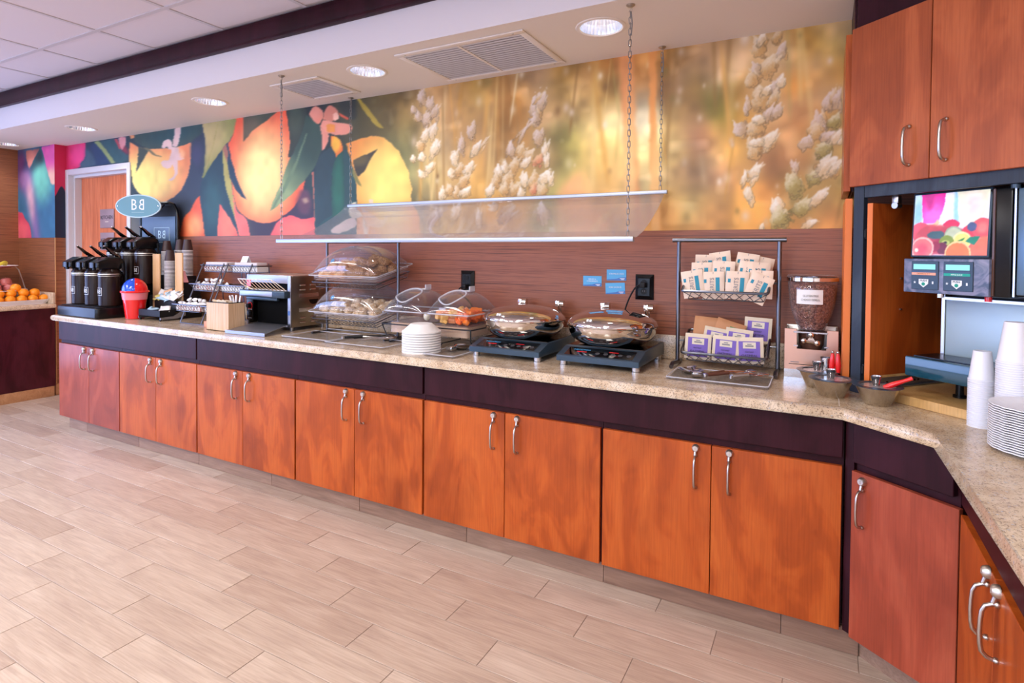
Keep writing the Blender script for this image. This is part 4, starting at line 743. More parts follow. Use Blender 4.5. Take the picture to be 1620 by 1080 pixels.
# pale plywood platform in the niche with a metal drawer slide
pf = thing('platform', 'pale plywood base board in the juice machine niche', 'platform', (AU[0], AU[1], .9155), aU)
obj('board', MB().box((.058, .002, 0), (.80, .42, .032), .0015, 1), M['lightwood_y'], pf)
obj('runner', MB().box((.082, .005, .0325), (.092, .40, .075)).box((.092, .01, .05), (.105, .40, .062)), M['lightwood_y'], pf)
sl = obj('drawer_slide', MB().box((.1055, .0, .034), (.110, .40, .072)).box((.105, .0, .034), (.122, .40, .038)), M['alum'], pf)
obj('slot', MB().box((.1100, .05, .05), (.1106, .06, .058)).box((.1100, .2, .05), (.1106, .21, .058)).box((.1100, .22, .05), (.1106, .23, .058)), M['black'], sl)
# ================================================================== CLEAR PLASTIC (see-through with sharp reflections)
def clear(name, tint, edge, refl=.22, gloss=.03):
    m = bpy.data.materials.new(name); m.use_nodes = True; nt = m.node_tree; nt.nodes.clear()
    o = node(nt, 'ShaderNodeOutputMaterial'); tr = node(nt, 'ShaderNodeBsdfTransparent'); tr.inputs[0].default_value = L4(tint)
    gl = node(nt, 'ShaderNodeBsdfGlossy'); gl.inputs['Roughness'].default_value = gloss; gl.inputs[0].default_value = (1, 1, 1, 1)
    df = node(nt, 'ShaderNodeBsdfDiffuse'); df.inputs[0].default_value = L4(edge)
    lw = node(nt, 'ShaderNodeLayerWeight'); lw.inputs[0].default_value = .5
    mx = node(nt, 'ShaderNodeMixShader'); fp_ = node(nt, 'ShaderNodeMath', operation='POWER'); nt.links.new(lw.outputs['Facing'], fp_.inputs[0]); fp_.inputs[1].default_value = 4.
    fq_ = node(nt, 'ShaderNodeMath', operation='MULTIPLY_ADD'); nt.links.new(fp_.outputs[0], fq_.inputs[0]); fq_.inputs[1].default_value = .6; fq_.inputs[2].default_value = refl*.2; nt.links.new(fq_.outputs[0], mx.inputs[0]); nt.links.new(tr.outputs[0], mx.inputs[1]); nt.links.new(gl.outputs[0], mx.inputs[2])
    lw2 = node(nt, 'ShaderNodeLayerWeight'); lw2.inputs[0].default_value = .5
    p = node(nt, 'ShaderNodeMath', operation='POWER'); nt.links.new(lw2.outputs['Facing'], p.inputs[0]); p.inputs[1].default_value = 3.
    q = node(nt, 'ShaderNodeMath', operation='MULTIPLY_ADD'); nt.links.new(p.outputs[0], q.inputs[0]); q.inputs[1].default_value = .20; q.inputs[2].default_value = .015
    m2 = node(nt, 'ShaderNodeMixShader'); nt.links.new(q.outputs[0], m2.inputs[0]); nt.links.new(mx.outputs[0], m2.inputs[1]); nt.links.new(df.outputs[0], m2.inputs[2])
    nt.links.new(m2.outputs[0], o.inputs[0]); return m
M['clear'] = clear('clear_plastic', (251, 251, 253), (215, 215, 222))
M['clear_tray'] = clear('clear_tray_plastic', (252, 252, 253), (225, 225, 230), .1)
for n_ in M['clear_tray'].node_tree.nodes:
    if n_.type == 'MATH' and n_.operation == 'MULTIPLY_ADD': n_.inputs[1].default_value *= .3; n_.inputs[2].default_value = .012
M['clearring'] = clear('thick_clear_plastic', (240, 240, 244), (238, 238, 244), .35)
for n_ in M['clearring'].node_tree.nodes:
    if n_.type == 'MATH' and n_.operation == 'MULTIPLY_ADD' and n_.inputs[1].default_value < .5: n_.inputs[2].default_value = .42
M['guard_glass'] = clear('guard_panel', (244, 242, 244), (225, 222, 226), .12)
for n_ in M['guard_glass'].node_tree.nodes:
    if n_.type == 'MATH' and n_.operation == 'MULTIPLY_ADD': n_.inputs[2].default_value = max(n_.inputs[2].default_value, .05) if n_.inputs[1].default_value < .5 else .03
def tube_rect(mb, x0, x1, y0, y1, z, r, rr_=.012, seg=6):
    pts = [(p[0], p[1], z) for p in rnd_rect(x1-x0, y1-y0, rr_, 3, (x0+x1)/2, (y0+y1)/2)]
    return mb.tube(pts, r, seg, closed=True)

# ================================================================== HANGING GUARD
g = thing('sneeze_guard', 'long curved clear sneeze guard with two metal rails hung over the food', 'sneeze guard', (-1.8, -.3, 1.5))
gx0_, gx1_ = -2.905+1.8, -.712+1.8
prof = [(-.600, 1.512), (-.52, 1.522), (-.43, 1.548), (-.348, 1.58), (-.26, 1.622), (-.18, 1.665), (-.11, 1.706), (-.072, 1.736), (-.047, 1.762)]
mb = MB(); P_ = [(y+.3, z-1.5) for y, z in prof]
mb.grid(lambda a, b: (gx0_+.01+(gx1_-gx0_-.02)*a, *P_[round(b*8)]), 1, 8); o = obj('panel', mb, M['guard_glass'], g); solid(o, .004)
obj('front_rail', MB().box((gx0_, -.311, -.002), (gx1_, -.287, .020), .002), M['alum'], g)
obj('back_rail', MB().box((gx0_+.035, .243, .252), (gx1_+.006, .262, .271), .002), M['alum'], g)
def chain(x, y, z0, z1, where):
    t = thing('chain', 'thin steel chain '+where, 'chain', (x, y, z0), 0, 'chains holding the sneeze guard'); mb = MB(); L_ = z1-z0; z = L_-.030; k = 0
    n = int((L_-.03)/.0235); st = (L_-.03)/n
    for k in range(n):
        zc = (k+.5)*st; a = PI/2*(k % 2)+.35; pts = []
        for q in range(10):
            th = 2*PI*q/10; u_, v_ = .0062*math.cos(th), .0068*math.sin(th)+(.0085 if math.sin(th) > 0 else -.0085)
            pts.append((u_*math.cos(a), u_*math.sin(a), zc+v_))
        mb.tube(pts, .0017, 4, closed=True)
    o = obj('links', mb, M['chainm'], t); o['kind'] = 'stuff'
    pl_ = MB().lathe([(0, L_-.012), (.010, L_-.010), (.019, L_-.003), (.019, L_-.0005), (0, L_-.0005)], seg=18).tube([(0, 0, L_-.012), (.006, 0, L_-.018), (.006, 0, L_-.028), (0, 0, L_-.034), (-.006, 0, L_-.028), (0, 0, L_-.02)], .0018, 6)
    obj('ceiling_hook', pl_, M['nickel'], t)
    obj('spare_chain', MB().tube([(.004, -.003, L_-.03), (.009, -.004, L_-.08), (.006, -.004, L_-.13)], .003, 5), M['chainm'], t)
chain(-2.868, -.60, 1.5205, ZC, 'at the left front of the sneeze guard'); chain(-2.848, -.048, 1.772, ZC, 'at the left back of the sneeze guard')
chain(-.738, -.60, 1.5205, ZC, 'at the right front of the sneeze guard'); chain(-.742, -.048, 1.772, ZC, 'at the right back of the sneeze guard, against the mural')

# ================================================================== COFFEE URNS
TZ = .915
st = thing('urn_tray', 'low black tray carrying the front row of coffee urns at the counter end', 'tray', (-5.19, -.40, TZ))
obj('tray', MB().prism(rnd_rect(.61, .46, .03, 4), 0, .086, .012, 3), M['black'], st)
obj('mat', MB().box((-.28, -.20, .0862), (.28, .0, .090), .002), M['black_soft'], st)
obj('riser', MB().box((-.29, .06, .0862), (.29, .225, .255), .008), M['black'], st)
def logo(parent, x, y, z, s, frame=True, rot=FRONT, line=.0022, m_=None):
    m_ = m_ or M['white_ink']
    lettering('B', s*.78, m_, parent, (x-s*.21, y, z), rot, sx=.75); lettering('B', s*.78, m_, parent, (x+s*.21, y, z), rot, sx=-.75)
def urn(loc, label, group):
    t = thing('coffee_urn', label, 'coffee urn', loc, 0, group)
    obj('body', MB().lathe([(0, 0), (.074, 0), (.079, .006), (.079, .262), (.076, .272), (.066, .29), (0, .29)], seg=32), M['urn'], t)
    obj('band', MB().lathe([(.0796, .248), (.0802, .250), (.0802, .254), (.0796, .256)], seg=32, closed=True).lathe([(.0796, .266-.03), (.0800, .237), (.0800, .239), (.0796, .240)], seg=32, closed=True), M['steel_brush'], t)
    hd = MB(); pr = [(-.122, .305), (-.122, .342), (-.108, .350), (-.050, .386), (.04, .388), (.072, .372), (.082, .34), (.082, .302), (.04, .288), (-.08, .288), (-.10, .300)]
    hd.X = Matrix(((0, 0, 1, 0), (1, 0, 0, 0), (0, 1, 0, 0), (0, 0, 0, 1)))
    hd.prism(pr, -.064, .064, .014, 3)
    obj('head', hd, M['black'], t)
    obj('spout', MB().box((-.034, -.134, .302), (.034, -.119, .345), .004).cyl((0, -.112, .302), (0, -.112, .285), .012), M['black'], t)
    lv = MB(); lv.X = hd.X; lv.prism([(.07, .376), (.085, .388), (.02, .430), (-.01, .455), (-.038, .474), (-.046, .468), (-.016, .444), (.01, .416), (.04, .390)], -.017, .017, .004, 2)
    obj('lever', lv, mat('dark_chrome', (96, 88, 88), .12, 1.), t); obj('pivot', MB().sph((0, .045, .396), .012).sph((0, -.038, .473), .010, rz=.6), M['chrome'], t)
    obj('bail_handle', MB().tube([(.066, .06, .335), (.082, .055, .30), (.078, .062, .26), (.0, .086, .245), (-.078, .062, .26), (-.082, .055, .30), (-.066, .06, .335)], .007, 8), M['black_soft'], t)
    pm = MB(); s_ = .030; zc = .115; r_ = .0795
    for z_ in (zc-s_, zc+s_-.002): pm.grid(lambda a, b, z_=z_: (r_*math.sin((a-.5)*.76), -r_*math.cos((a-.5)*.76)-.0004, z_+.002*b), 8, 1)
    for sg in (-1, 1): pm.grid(lambda a, b, sg=sg: (r_*math.sin(sg*(.38-.026*a)), -r_*math.cos(sg*(.38-.026*a))-.0004, zc-s_+2*s_*b), 1, 1)
    obj('logo_frame', pm, M['white_ink'], t, ang=0)
    for sg in (-1, 1):
        a = .14*sg; lettering('B', .045, M['white_ink'], t, (r_*math.sin(a)*1.03, -r_*math.cos(a)-.0016, zc), (PI/2, 0, a), sx=-.78*sg)
    return t
u0 = urn((-5.405, -.475, TZ+.0905), 'dark brown coffee urn, front row, leftmost', 'coffee urns'); UB = 'dark brown coffee urn, '
for x, y, z, s_ in ((-5.20, -.475, .0905, 'front row, middle'), (-5.0, -.475, .0905, 'front row, nearest the red bin'), (-5.375, -.225, .2555, 'raised back row, leftmost'), (-5.165, -.225, .2555, 'raised back row, middle'), (-4.955, -.225, .2555, 'raised back row, nearest the paper cups')):
    dup(u0, (x, y, TZ+z), 0, UB+s_)
# branded board and oval sign
bd = thing('sign_board', 'tall black framed board with pale BB logo behind the urns', 'sign board', (-5.0, -.085, TZ), math.radians(8))
pts = [(x, 0, z) for x, z in [(-.215, 0), (-.215, .80), (-.205, .87), (-.17, .92), (-.12, .935), (.12, .935), (.17, .92), (.205, .87), (.215, .80), (.215, 0)]]
obj('frame', MB().tube(pts, .013, 10), M['black'], bd)
bp_ = MB(); bp_.X = Matrix(((1, 0, 0, 0), (0, 0, 1, 0), (0, 1, 0, 0), (0, 0, 0, 1)))
bp_.prism([(-.205, .0), (.205, .0), (.205, .86), (.17, .915), (-.17, .915), (-.205, .86)], -.004, .004); obj('panel', bp_, M['black_soft'], bd)
obj('poster', MB().box((-.195, -.008, .30), (.195, -.0045, .82)), mat('poster_slate_blue', (70, 92, 116), .3), bd)
fr_ = MB()
for a, b in (((-.05, .60), (.13, .603)), ((-.05, .725), (.13, .728)), ((-.05, .60), (-.047, .728)), ((.127, .60), (.13, .728))): fr_.box((a[0], -.0092, a[1]), (b[0], -.0084, b[1]))
obj('logo_frame', fr_, M['sign_edge'], bd); logo(bd, .04, -.0092, .665, .125, m_=M['sign_edge'])
os_ = thing('oval_sign', 'oval teal sign with BB logo above the coffee urns', 'sign', (-5.035, -.235, 1.815), math.radians(24))
def oval(sx, sz, y0, y1): 
    m_ = MB(); m_.X = Matrix(((1, 0, 0, 0), (0, 0, -1, 0), (0, 1, 0, 0), (0, 0, 0, 1)))
    m_.prism([(sx*math.cos(2*PI*k/48), sz*math.sin(2*PI*k/48)) for k in range(48)], -y1, -y0, 0); return m_
obj('plate', oval(.200, .097, -.005, .005), M['sign_edge'], os_); obj('face', oval(.191, .088, -.0065, -.0052), M['teal_sign'], os_)
logo(os_, 0, -.0072, .008, .165); obj('small_line', MB().box((-.055, -.0072, -.052), (.055, -.0066, -.0495)), M['sign_edge'], os_)
obj('arm', MB().tube([(.14, .0, -.06), (.15, .05, -.02), (.16, .095, .02)], .006, 8).tube([(-.10, .0, -.06), (-.08, .05, -.02), (-.06, .095, -.02)], .006, 8), M['black'], os_)
for sg in (-1, 1): obj('screw', MB().lathe([(0, -.0105), (.005, -.0095), (.006, -.0066)], seg=10, ax='y', c=(sg*.178, 0, 0)), M['steel'], os_)

# small red bin with blue and red dome
b_ = thing('tabletop_bin', 'small glossy red bin with red and blue domed lid beside the urns', 'bin', (-4.735, -.43, TZ))
obj('body', MB().lathe([(0, 0), (.058, 0), (.064, .004), (.086, .205), (.082, .205), (.06, .01)], seg=28), M['red'], b_)
obj('liner', MB().lathe([(.0825, .150), (.0875, .185), (.0895, .205), (.0865, .207)], seg=28), mat('clear_bin_liner', (236, 130, 140), .25), b_)
obj('rim', MB().lathe([(.084, .205), (.098, .205), (.100, .212), (.096, .220), (.082, .220)], seg=32, closed=True), M['red'], b_)
def dome_half(a0, a1, r_):
    m_ = MB(); m_.grid(lambda u, v: (r_*math.cos(v*PI/2)*math.cos(a0+(a1-a0)*u), r_*math.cos(v*PI/2)*math.sin(a0+(a1-a0)*u), .218+.098*math.sin(v*PI/2)), 16, 10); return m_
obj('lid', dome_half(-.55, 2.75, .088), M['red'], b_); obj('flap', dome_half(-3.5, -.5, .0885), M['blue'], b_)
# paper cup station 
og = thing('cup_organiser', 'black cup organiser with two bamboo slats beside the board', 'organiser', (-4.60, -.19, TZ))
obj('base', MB().box((-.26, -.06, 0), (.19, .10, .17), .006), M['black_soft'], og)
obj('rear_step', MB().box((-.265, .015, .1705), (.12, .10, .331), .004), M['black_soft'], og)
for x, y, zz in ((-.14, -.068, .505), (.16, -.068, .515)): obj('slat', MB().prism(rnd_rect(.095, .012, .004, 2, x, y), .04, zz, .002, 1), M['bamboo'], og)
obj('lid_bin', MB().box((.125, -.055, .172), (.19, .09, .30), .004), M['black_soft'], og)
cup_me = None
def cup(x, y, z, label, group, mesh, m_list, hh, edge=None):
    pass
def ordw(k): return {2: 'second', 3: 'third', 4: 'fourth', 5: 'fifth', 6: 'sixth'}.get(k, '%dth' % k if k % 10 not in (1, 2, 3) or 10 < k < 20 else '%d%s' % (k, {1: 'st', 2: 'nd', 3: 'rd'}[k % 10]))
def cup_stack(x, y, n, z0, step, prof, m_, label, group, rimprof=None, m2=None, name='paper_cup', seg=20):
    t = None
    for k in range(n):
        last = (k == n-1); lb = label+(', topmost' if last else ', %s from the top' % ordw(n-k))
        if t is None:
            t = thing(name, lb, 'cup', (x, y, z0), 0, group)
            obj('wall', MB().lathe(prof, seg=seg), m_, t)
            if rimprof: obj('rim', MB().lathe(rimprof, seg=seg, closed=True), m2, t)
            first = t
        else: dup(first, (x, y, z0+k*step), 0, lb)
pc = [(.0395, .002), (.0270, .088), (.0265, .092), (.0, .092), (0, .090), (.0255, .090), (.0385, .002)]
pr_ = [(.0388, 0), (.0412, 0), (.0416, .003), (.0398, .005)]
for x, y, ztop, s_ in ((-4.815, -.13, 1.531, 'left stack'), (-4.648, -.205, 1.459, 'front stack'), (-4.655, -.118, 1.543, 'back stack'), (-4.535, -.13, 1.543, 'right stack')):
    step = .0105; zb_ = 1.247 if y > -.19 else 1.0865; n = int((ztop-.092-zb_)/step)+1; z0 = zb_
    cup_stack(x, y, n, z0, step, pc, M['paper_cup'], 'brown paper coffee cup upside down in the '+s_, 'paper cups at the coffee station', pr_, M['white_edge'], seg=16)
pk_ = tag(obj('straw_pack', MB().box((-.035, -.02, 0), (.045, .02, .10), .004), mat('pink_striped_wrap', (230, 164, 172), .5), None, (-4.44, -.225, TZ+.265), rot=(0, math.radians(-28), 0)), 'pink wrapped pack leaning against a bamboo slat', 'packet')

# condiment organiser with sachets
co = thing('condiment_organiser', 'black two-step condiment bin on silver frame, full of sachets', 'organiser', (-4.51, -.30, TZ))
sx_ = MB(); sx_.X = Matrix(((0, 0, 1, 0), (1, 0, 0, 0), (0, 1, 0, 0), (0, 0, 0, 1)))
fp = [(-.15, .012), (-.15, .028), (-.05, .032), (.0, .060), (.045, .064), (.045, .030), (-.02, .012)]
sx_.prism(fp, .140, .146); sx_.prism(fp, -.146, -.140); obj('frame', sx_, M['alum'], co)
for x, y in ((-.13, -.14), (.13, -.14), (-.13, .035), (.13, .035)): obj('foot', MB().cyl((x, y, 0), (x, y, .014), .008), M['black'], co)
def bin_(x0, x1, y0, y1, z0, z1, m_=M['black_soft']):
    t_ = .004; mb = MB(); mb.box((x0, y0, z0), (x1, y1, z0+t_)).box((x0, y0, z0), (x1, y0+t_, z1)).box((x0, y1-t_, z0), (x1, y1, z1)).box((x0, y0+t_, z0), (x0+t_, y1-t_, z1)).box((x1-t_, y0+t_, z0), (x1, y1-t_, z1)); return mb
obj('lower_bin', bin_(-.138, .138, -.15, -.03, .030, .082), M['black_soft'], co); obj('divider', MB().box((.0, -.146, .034), (.004, -.034, .08)), M['black_soft'], co)
obj('upper_bin', bin_(-.138, .138, -.028, .045, .062, .145), M['black_soft'], co); obj('divider', MB().box((-.02, -.024, .066), (-.016, .041, .145)), M['black_soft'], co)
sach = [('yellow', (226, 208, 120)), ('pale blue', (176, 206, 226)), ('white', (232, 228, 226)), ('peach', (232, 180, 140)), ('pink', (226, 170, 180))]
sm = [mat('sachet_'+n.replace(' ', '_'), c, .5) for n, c in sach]
smesh = []
for q in range(5):
    mb = MB(); mb.grid(lambda a, b: ((a-.5)*.070, (b-.5)*.052, .004*math.sin(a*PI)*math.sin(b*PI)+.003*math.sin(7*a+3*b)), 5, 4)
    o = obj('sachet', mb, sm[q], None); solid(o, .002); smesh.append(o)
spots = [('yellow', -4.60, -.30), ('yellow', -4.615, -.275), ('yellow', -4.595, -.25)]
R_ = random.Random(3); first = [True]*5
lay = [(-4.635, -.315, 0, .155), (-4.63, -.29, 0, .170), (-4.625, -.26, 0, .182), (-4.61, -.31, 0, .165), (-4.60, -.275, 4, .168)]
lay += [(-4.585+.034*(i % 6), -.312+.026*(i//6), (1, 1, 2, 1, 2, 2, 1, 2, 1, 2, 1, 2)[i], .158+.008*(i % 3)+.016*(i//6)) for i in range(12)]
lay += [(-4.62+.042*i, -.268+.006*(i % 2), (2, 3, 3, 2, 1, 2)[i], .196+.010*(i % 2)) for i in range(6)]+[(-4.60, -.39, 1, .078), (-4.56, -.385, 1, .080), (-4.44, -.39, 2, .078), (-4.41, -.385, 2, .08), (-4.45, -.36, 2, .083)]
for (x, y, q, dz) in lay:
    low = dz < .1; lb = '%s sachet lying in the %s step of the condiment bin' % (sach[q][0], 'lower' if low else 'upper')
    o = smesh[q] if first[q] else smesh[q].copy()
    if not first[q]: COL.objects.link(o)
    first[q] = False
    o.location = (x, y, TZ+dz); o.rotation_euler = (R_.uniform(.1, 1.1), R_.uniform(-.5, .5), R_.uniform(-.8, .8)); tag(o, lb, 'sachet', sach[q][0]+' sachets in the condiment bin')

# creamer rack, three wire tiers stepping back
cr = thing('creamer_rack', 'three-tier wire rack of creamer baskets left of the toaster', 'rack', (-3.90, -.25, TZ))
cx0, cx1 = -.315, .335
tiers = [(-.13, .142), (.0, .285), (.090, .425)]
for x in (cx0+.05, -.02, .03, cx1-.04):
    obj('side_wire', MB().tube([(x, -.17, 0.005), (x, .012, .44)], .0045, 6).tube([(x, .19, .005), (x, .150, .44)], .004, 6), M['gunmetal'], cr)
obj('foot_wire', MB().tube([(cx0+.05, -.17, .004), (cx1-.04, -.17, .004)], .0035, 6).tube([(cx0+.05, .19, .004), (cx1-.04, .19, .004)], .0035, 6), M['gunmetal'], cr)
floral = mat('floral_liner', (226, 214, 206), .6)
nt = floral.node_tree; b = nt.nodes['Principled BSDF']; v = coords(nt, 'World'); n_ = noise(nt, v, 60, 3, .6)
nt.links.new(ramp(nt, [(.40, (180, 84, 70)), (.47, (228, 220, 212)), (.62, (232, 226, 220)), (.7, (170, 168, 176))], n_), b.inputs['Base Color'])
for k, (y, z) in enumerate(tiers):
    mb = MB()
    X1_ = .205 if k == 0 else cx1
    for (x0, x1) in ((cx0, .005), (.02, X1_)):
        tube_rect(mb, x0, x1, y-.075, y+.06, z, .0045); tube_rect(mb, x0+.02, x1-.02, y-.055, y+.045, z-.05, .002)
        n = 9
        for q in range(n):
            xa = x0+.01+(x1-x0-.02)*q/n; xb = x0+.01+(x1-x0-.02)*(q+1)/n
            for (s0, s1) in ((xa, xb), (xb, xa)): mb.tube([(s0, y-.075, z), (s1*.9+(x0+x1)/2*.1, y-.055, z-.05)], .0014, 4); 
    obj('basket', mb, M['gunmetal'], cr)
    for (x0, x1) in ((cx0, .005), (.02, X1_)):
        obj('liner', MB().prism([(x0+.022, y-.052), (x1-.022, y-.052), (x1-.022, y+.042), (x0+.022, y+.042)], z-.046, z-.008, .004, 1), floral if x0 < 0 else M['foam'], cr)
cre = None; CL = ['bottom', 'middle', 'top']
for k, (y, z) in enumerate(tiers):
    for q in range(13 if k < 2 else 0):
        x = cx0+.045+.27*(q % 9)/8+R_.uniform(-.006, .006) if k == 0 else cx0+.045+.30*(q % 9)/8+R_.uniform(-.006, .006)
        yy_ = y-.03+(.05 if q >= 9 else R_.uniform(0, .012)); zz = z-.006+(.022 if q >= 9 else 0)
        if q >= 9: x = cx0+.08+.055*(q-9)
        lb = 'white creamer cup in the %s tier of the wire rack, %s' % (CL[k], 'on top of the others' if q >= 9 else ('left end', 'left of the middle', 'right of the middle', 'right end')[min(q*4//9, 3)])
        if cre is None:
            cre = thing('creamer', lb, 'creamer', (0, 0, 0), 0, 'creamer cups in the wire rack')
            obj('cup', MB().lathe([(0, 0), (.011, 0), (.016, .018), (.0, .018)], seg=12), M['white_plastic'], cre); obj('foil_lid', MB().lathe([(0, .0185), (.019, .0185), (.019, .0195), (0, .0198)], seg=12), M['foam'], cre)
            c = cre
        else: c = dup(cre, (0, 0, 0), 0, lb)
        c.location = (-3.90+x, -.25+yy_, TZ+zz); c.rotation_euler = (R_.choice([0, PI*.9, .5, 1.2]), R_.uniform(-.5, .5), R_.uniform(0, 3))
        if c.rotation_euler.x > 2: c.location.z += .018
for x0, s_ in ((-.29, 'left'), (.05, 'right')):
    n = tag(obj('napkin_pack', MB().box((0, -.045, 0), (.25, .045, .028), .006), mat('striped_napkin_'+s_, (216, 208, 212), .6), None, (-3.90+x0, -.16, TZ+.420)), 'flat pack of white paper in the top tier, %s side' % s_, 'pack')
tag(obj('folded_card', MB().quad((-.035, -.02, 0), (.035, -.02, 0), (.035, 0, .045), (-.035, 0, .045)).quad((-.035, .02, 0), (.035, .02, 0), (.035, 0, .0452), (-.035, 0, .0452)), M['foam'], None, (-3.78, -.16, TZ+.449)), 'small white tent card on top of the wire rack', 'card')

# bamboo box
bb = thing('wooden_box', 'pale wooden box of tea bags in front of the toaster', 'box', (-3.555, -.485, TZ))
bx = bin_(-.115, .115, -.06, .06, 0, .185); obj('box', bx, M['lightwood'], bb, ang=0)
obj('inner_bin', bin_(-.109, .109, -.054, .054, .10, .190), M['black_soft'], bb)
for k in range(6):
    o = tag(obj('tea_bag', MB().box((-.028, -.004, -.02), (.028, .004, .03), .002), mat('tea_%d' % k, ((222, 190, 150), (206, 170, 120), (230, 214, 190), (214, 160, 110), (226, 206, 180), (200, 176, 150))[k], .6), None, (-3.63+.024*k, -.50+.012*(k % 2), TZ+.172), rot=(.3, .1, R_.uniform(-.6, .6))), 'paper tea bag standing in the pale wooden box', 'tea bag', 'tea bags in the wooden box')
for k in range(5):
    tag(obj('stir_stick_bundle' if 0 else 'sugar_stick', MB().box((-.006, -.003, 0), (.006, .003, .11), .001), M['white_plastic'], None, (-3.525+.013*k, -.448-.004*(k % 2), TZ+.125), rot=(0, (-.35, -.15, .05, -.4, .2)[k], 0)), 'white paper stick standing at the back of the wooden box', 'stick', 'white sticks in the wooden box')
tag(obj('pink_tea_box', MB().box((-.04, -.035, 0), (.04, .035, .04), .002), mat('peach_card', (220, 150, 120), .6), None, (-3.78, -.43, TZ)), 'low peach box beside the pale wooden box', 'box')
# ================================================================== CONVEYOR TOASTER
to = thing('conveyor_toaster', 'stainless conveyor toaster with wire feed rack', 'toaster', (-3.33, -.165, TZ))
w2, d2, h0, h1 = .22, .155, .025, .372
sh = MB(); sh.X = Matrix(((1, 0, 0, 0), (0, 0, 1, 0), (0, 1, 0, 0), (0, 0, 0, 1)))
# side and top skins
obj('side_panel', MB().box((w2-.008, -d2+.004, h0), (w2, d2, h1-.006), .003), M['steel_dark'], to)
obj('side_panel', MB().box((-w2, -d2+.004, h0), (-w2+.008, d2, h1-.006), .003), M['steel_dark'], to)
obj('top_panel', MB().box((-w2+.004, -d2+.006, h1-.012), (w2-.002, d2, h1), .004), M['steel_brush'], to)
obj('back_panel', MB().box((-w2+.009, d2-.01, h0), (w2-.009, d2-.002, h1-.013)), M['steel_dark'], to)
obj('floor_panel', MB().box((-w2+.009, -d2+.01, h0), (w2-.009, d2-.012, h0+.01)), M['steel_brush'], to)
ff = MB(); ff.box((-w2, -d2-.006, h0), (-w2+.018, -d2+.003, h1), .003).box((w2-.030, -d2-.006, h0), (w2, -d2+.003, h1), .003).box((-w2+.018, -d2-.006, h1-.055), (w2-.030, -d2+.003, h1), .003)
obj('front_frame', ff, M['alum'], to)
obj('control_panel', MB().box((-w2+.006, -d2-.012, h0+.03), (-w2+.075, -d2-.0065, .222), .002), M['black'], to)
k_ = MB().lathe([(0, -.022), (.014, -.022), (.017, -.0), (0, 0)], seg=18, ax='y'); obj('knob', k_, M['black_soft'], to, (-w2+.042, -d2-.012, .155))
kr = MB(); kr.lathe([(.021, -.0006), (.025, -.0006), (.025, 0), (.021, 0)], seg=24, ax='y', closed=True); obj('knob_ring', kr, M['red'], to, (-w2+.042, -d2-.0122, .155))
obj('switch', MB().box((-w2+.030, -d2-.016, .085), (-w2+.055, -d2-.0121, .115), .002), M['black_soft'], to)
obj('print_mark', MB().box((-w2+.022, -d2-.0127, .128), (-w2+.062, -d2-.0121, .131)).box((-w2+.024, -d2-.0127, .068), (-w2+.060, -d2-.0121, .071)), M['white_ink'], to)
obj('cavity', MB().box((-w2+.08, -d2+.02, .03), (w2-.032, d2-.02, .235)), mat('toaster_cavity', (5, 5, 6), .8, spec=.1), to)
obj('upper_cavity', MB().box((-w2+.075, -d2+.03, .25), (w2-.032, d2-.02, h1-.06)), mat('toaster_throat', (10, 8, 8), .7, spec=.1), to)
br_ = MB(); br_.box((-w2-.016, -d2-.055, .222), (w2-.004, -d2-.007, .268), .006); obj('feed_bar', br_, M['slate'], to)
obj('bar_plate', MB().box((-w2-.008, -d2-.0565, .230), (.10, -d2-.0552, .262), .001), M['alum'], to)
obj('chute_lip', MB().box((-w2+.03, -d2-.034, .200), (.12, -d2-.010, .2215), .004), M['slate'], to)
obj('warning_label', MB().box((-w2+.002, -d2-.0072, .287), (-w2+.045, -d2-.0062, .338)), M['red'], to); lettering('HOT', .016, M['white_ink'], to, (-w2+.0235, -d2-.0076, .314), FRONT)
obj('info_label', MB().box((w2-.024, -d2-.0072, .108), (w2-.006, -d2-.0062, .136)), M['cardnavy'], to)
wr = MB()
for k in range(10):
    x = -w2-.01+(.33)*k/9; wr.tube([(x+.10, -d2-.035, .270), (x+.085, -d2-.065, .285), (x+.04, -d2-.09, .335), (x+.025, -d2-.085, .345)], .0022, 5)
wr.tube([(-w2+.09, -d2-.035, .273), (.215, -d2-.035, .273)], .003, 6).tube([(-w2+.015, -d2-.086, .343), (.135, -d2-.086, .343), (.165, -d2-.078, .325), (.21, -d2-.045, .280)], .003, 6).tube([(-w2+.015, -d2-.086, .343), (-w2+.03, -d2-.07, .31), (-w2+.09, -d2-.035, .273)], .003, 6)
obj('feed_rack', wr, mat('warm_rack_wire', (226, 206, 180), .3, 1.), to)
# louvred right side: raised vents, slots and a dark half-round opening
for (y0, y1) in ((-.085, -.04), (.005, .05), (.095, .13)):
    for z in (.305, .275, .085, .055): obj('louvre', MB().tube([(w2+.001, y0, z), (w2+.001, y1, z)], .006, 8), M['steel'], to)
obj('side_plate', MB().box((w2+.0002, -.09, .222), (w2+.0015, .08, .248)).box((w2+.0002, -.09, .125), (w2+.0015, .08, .150)), M['steel'], to)
hr = MB(); hr.X = Matrix(((0, 0, 1, 0), (1, 0, 0, 0), (0, 1, 0, 0), (0, 0, 0, 1))); hr.prism([(.0+.04*math.cos(PI+PI*k/12)+.035, .205+.034*math.sin(PI+PI*k/12)) for k in range(13)], w2+.0003, w2+.0012)
obj('hand_hole', hr, M['black'], to)
for x in (-w2+.02, w2-.02):
    for y in (-d2+.02, d2-.02): obj('foot', MB().cyl((x, y, 0), (x, y, h0), .011, .013), M['alum'], to)
ct = MB(); q_ = [(-.07, -.430, .020), (.285, -.412, .020), (.205, -.172, .046), (-.10, -.172, .046)]
ct.quad(*q_); ct.quad(*[(p[0], p[1], p[2]-.004) for p in reversed(q_)])
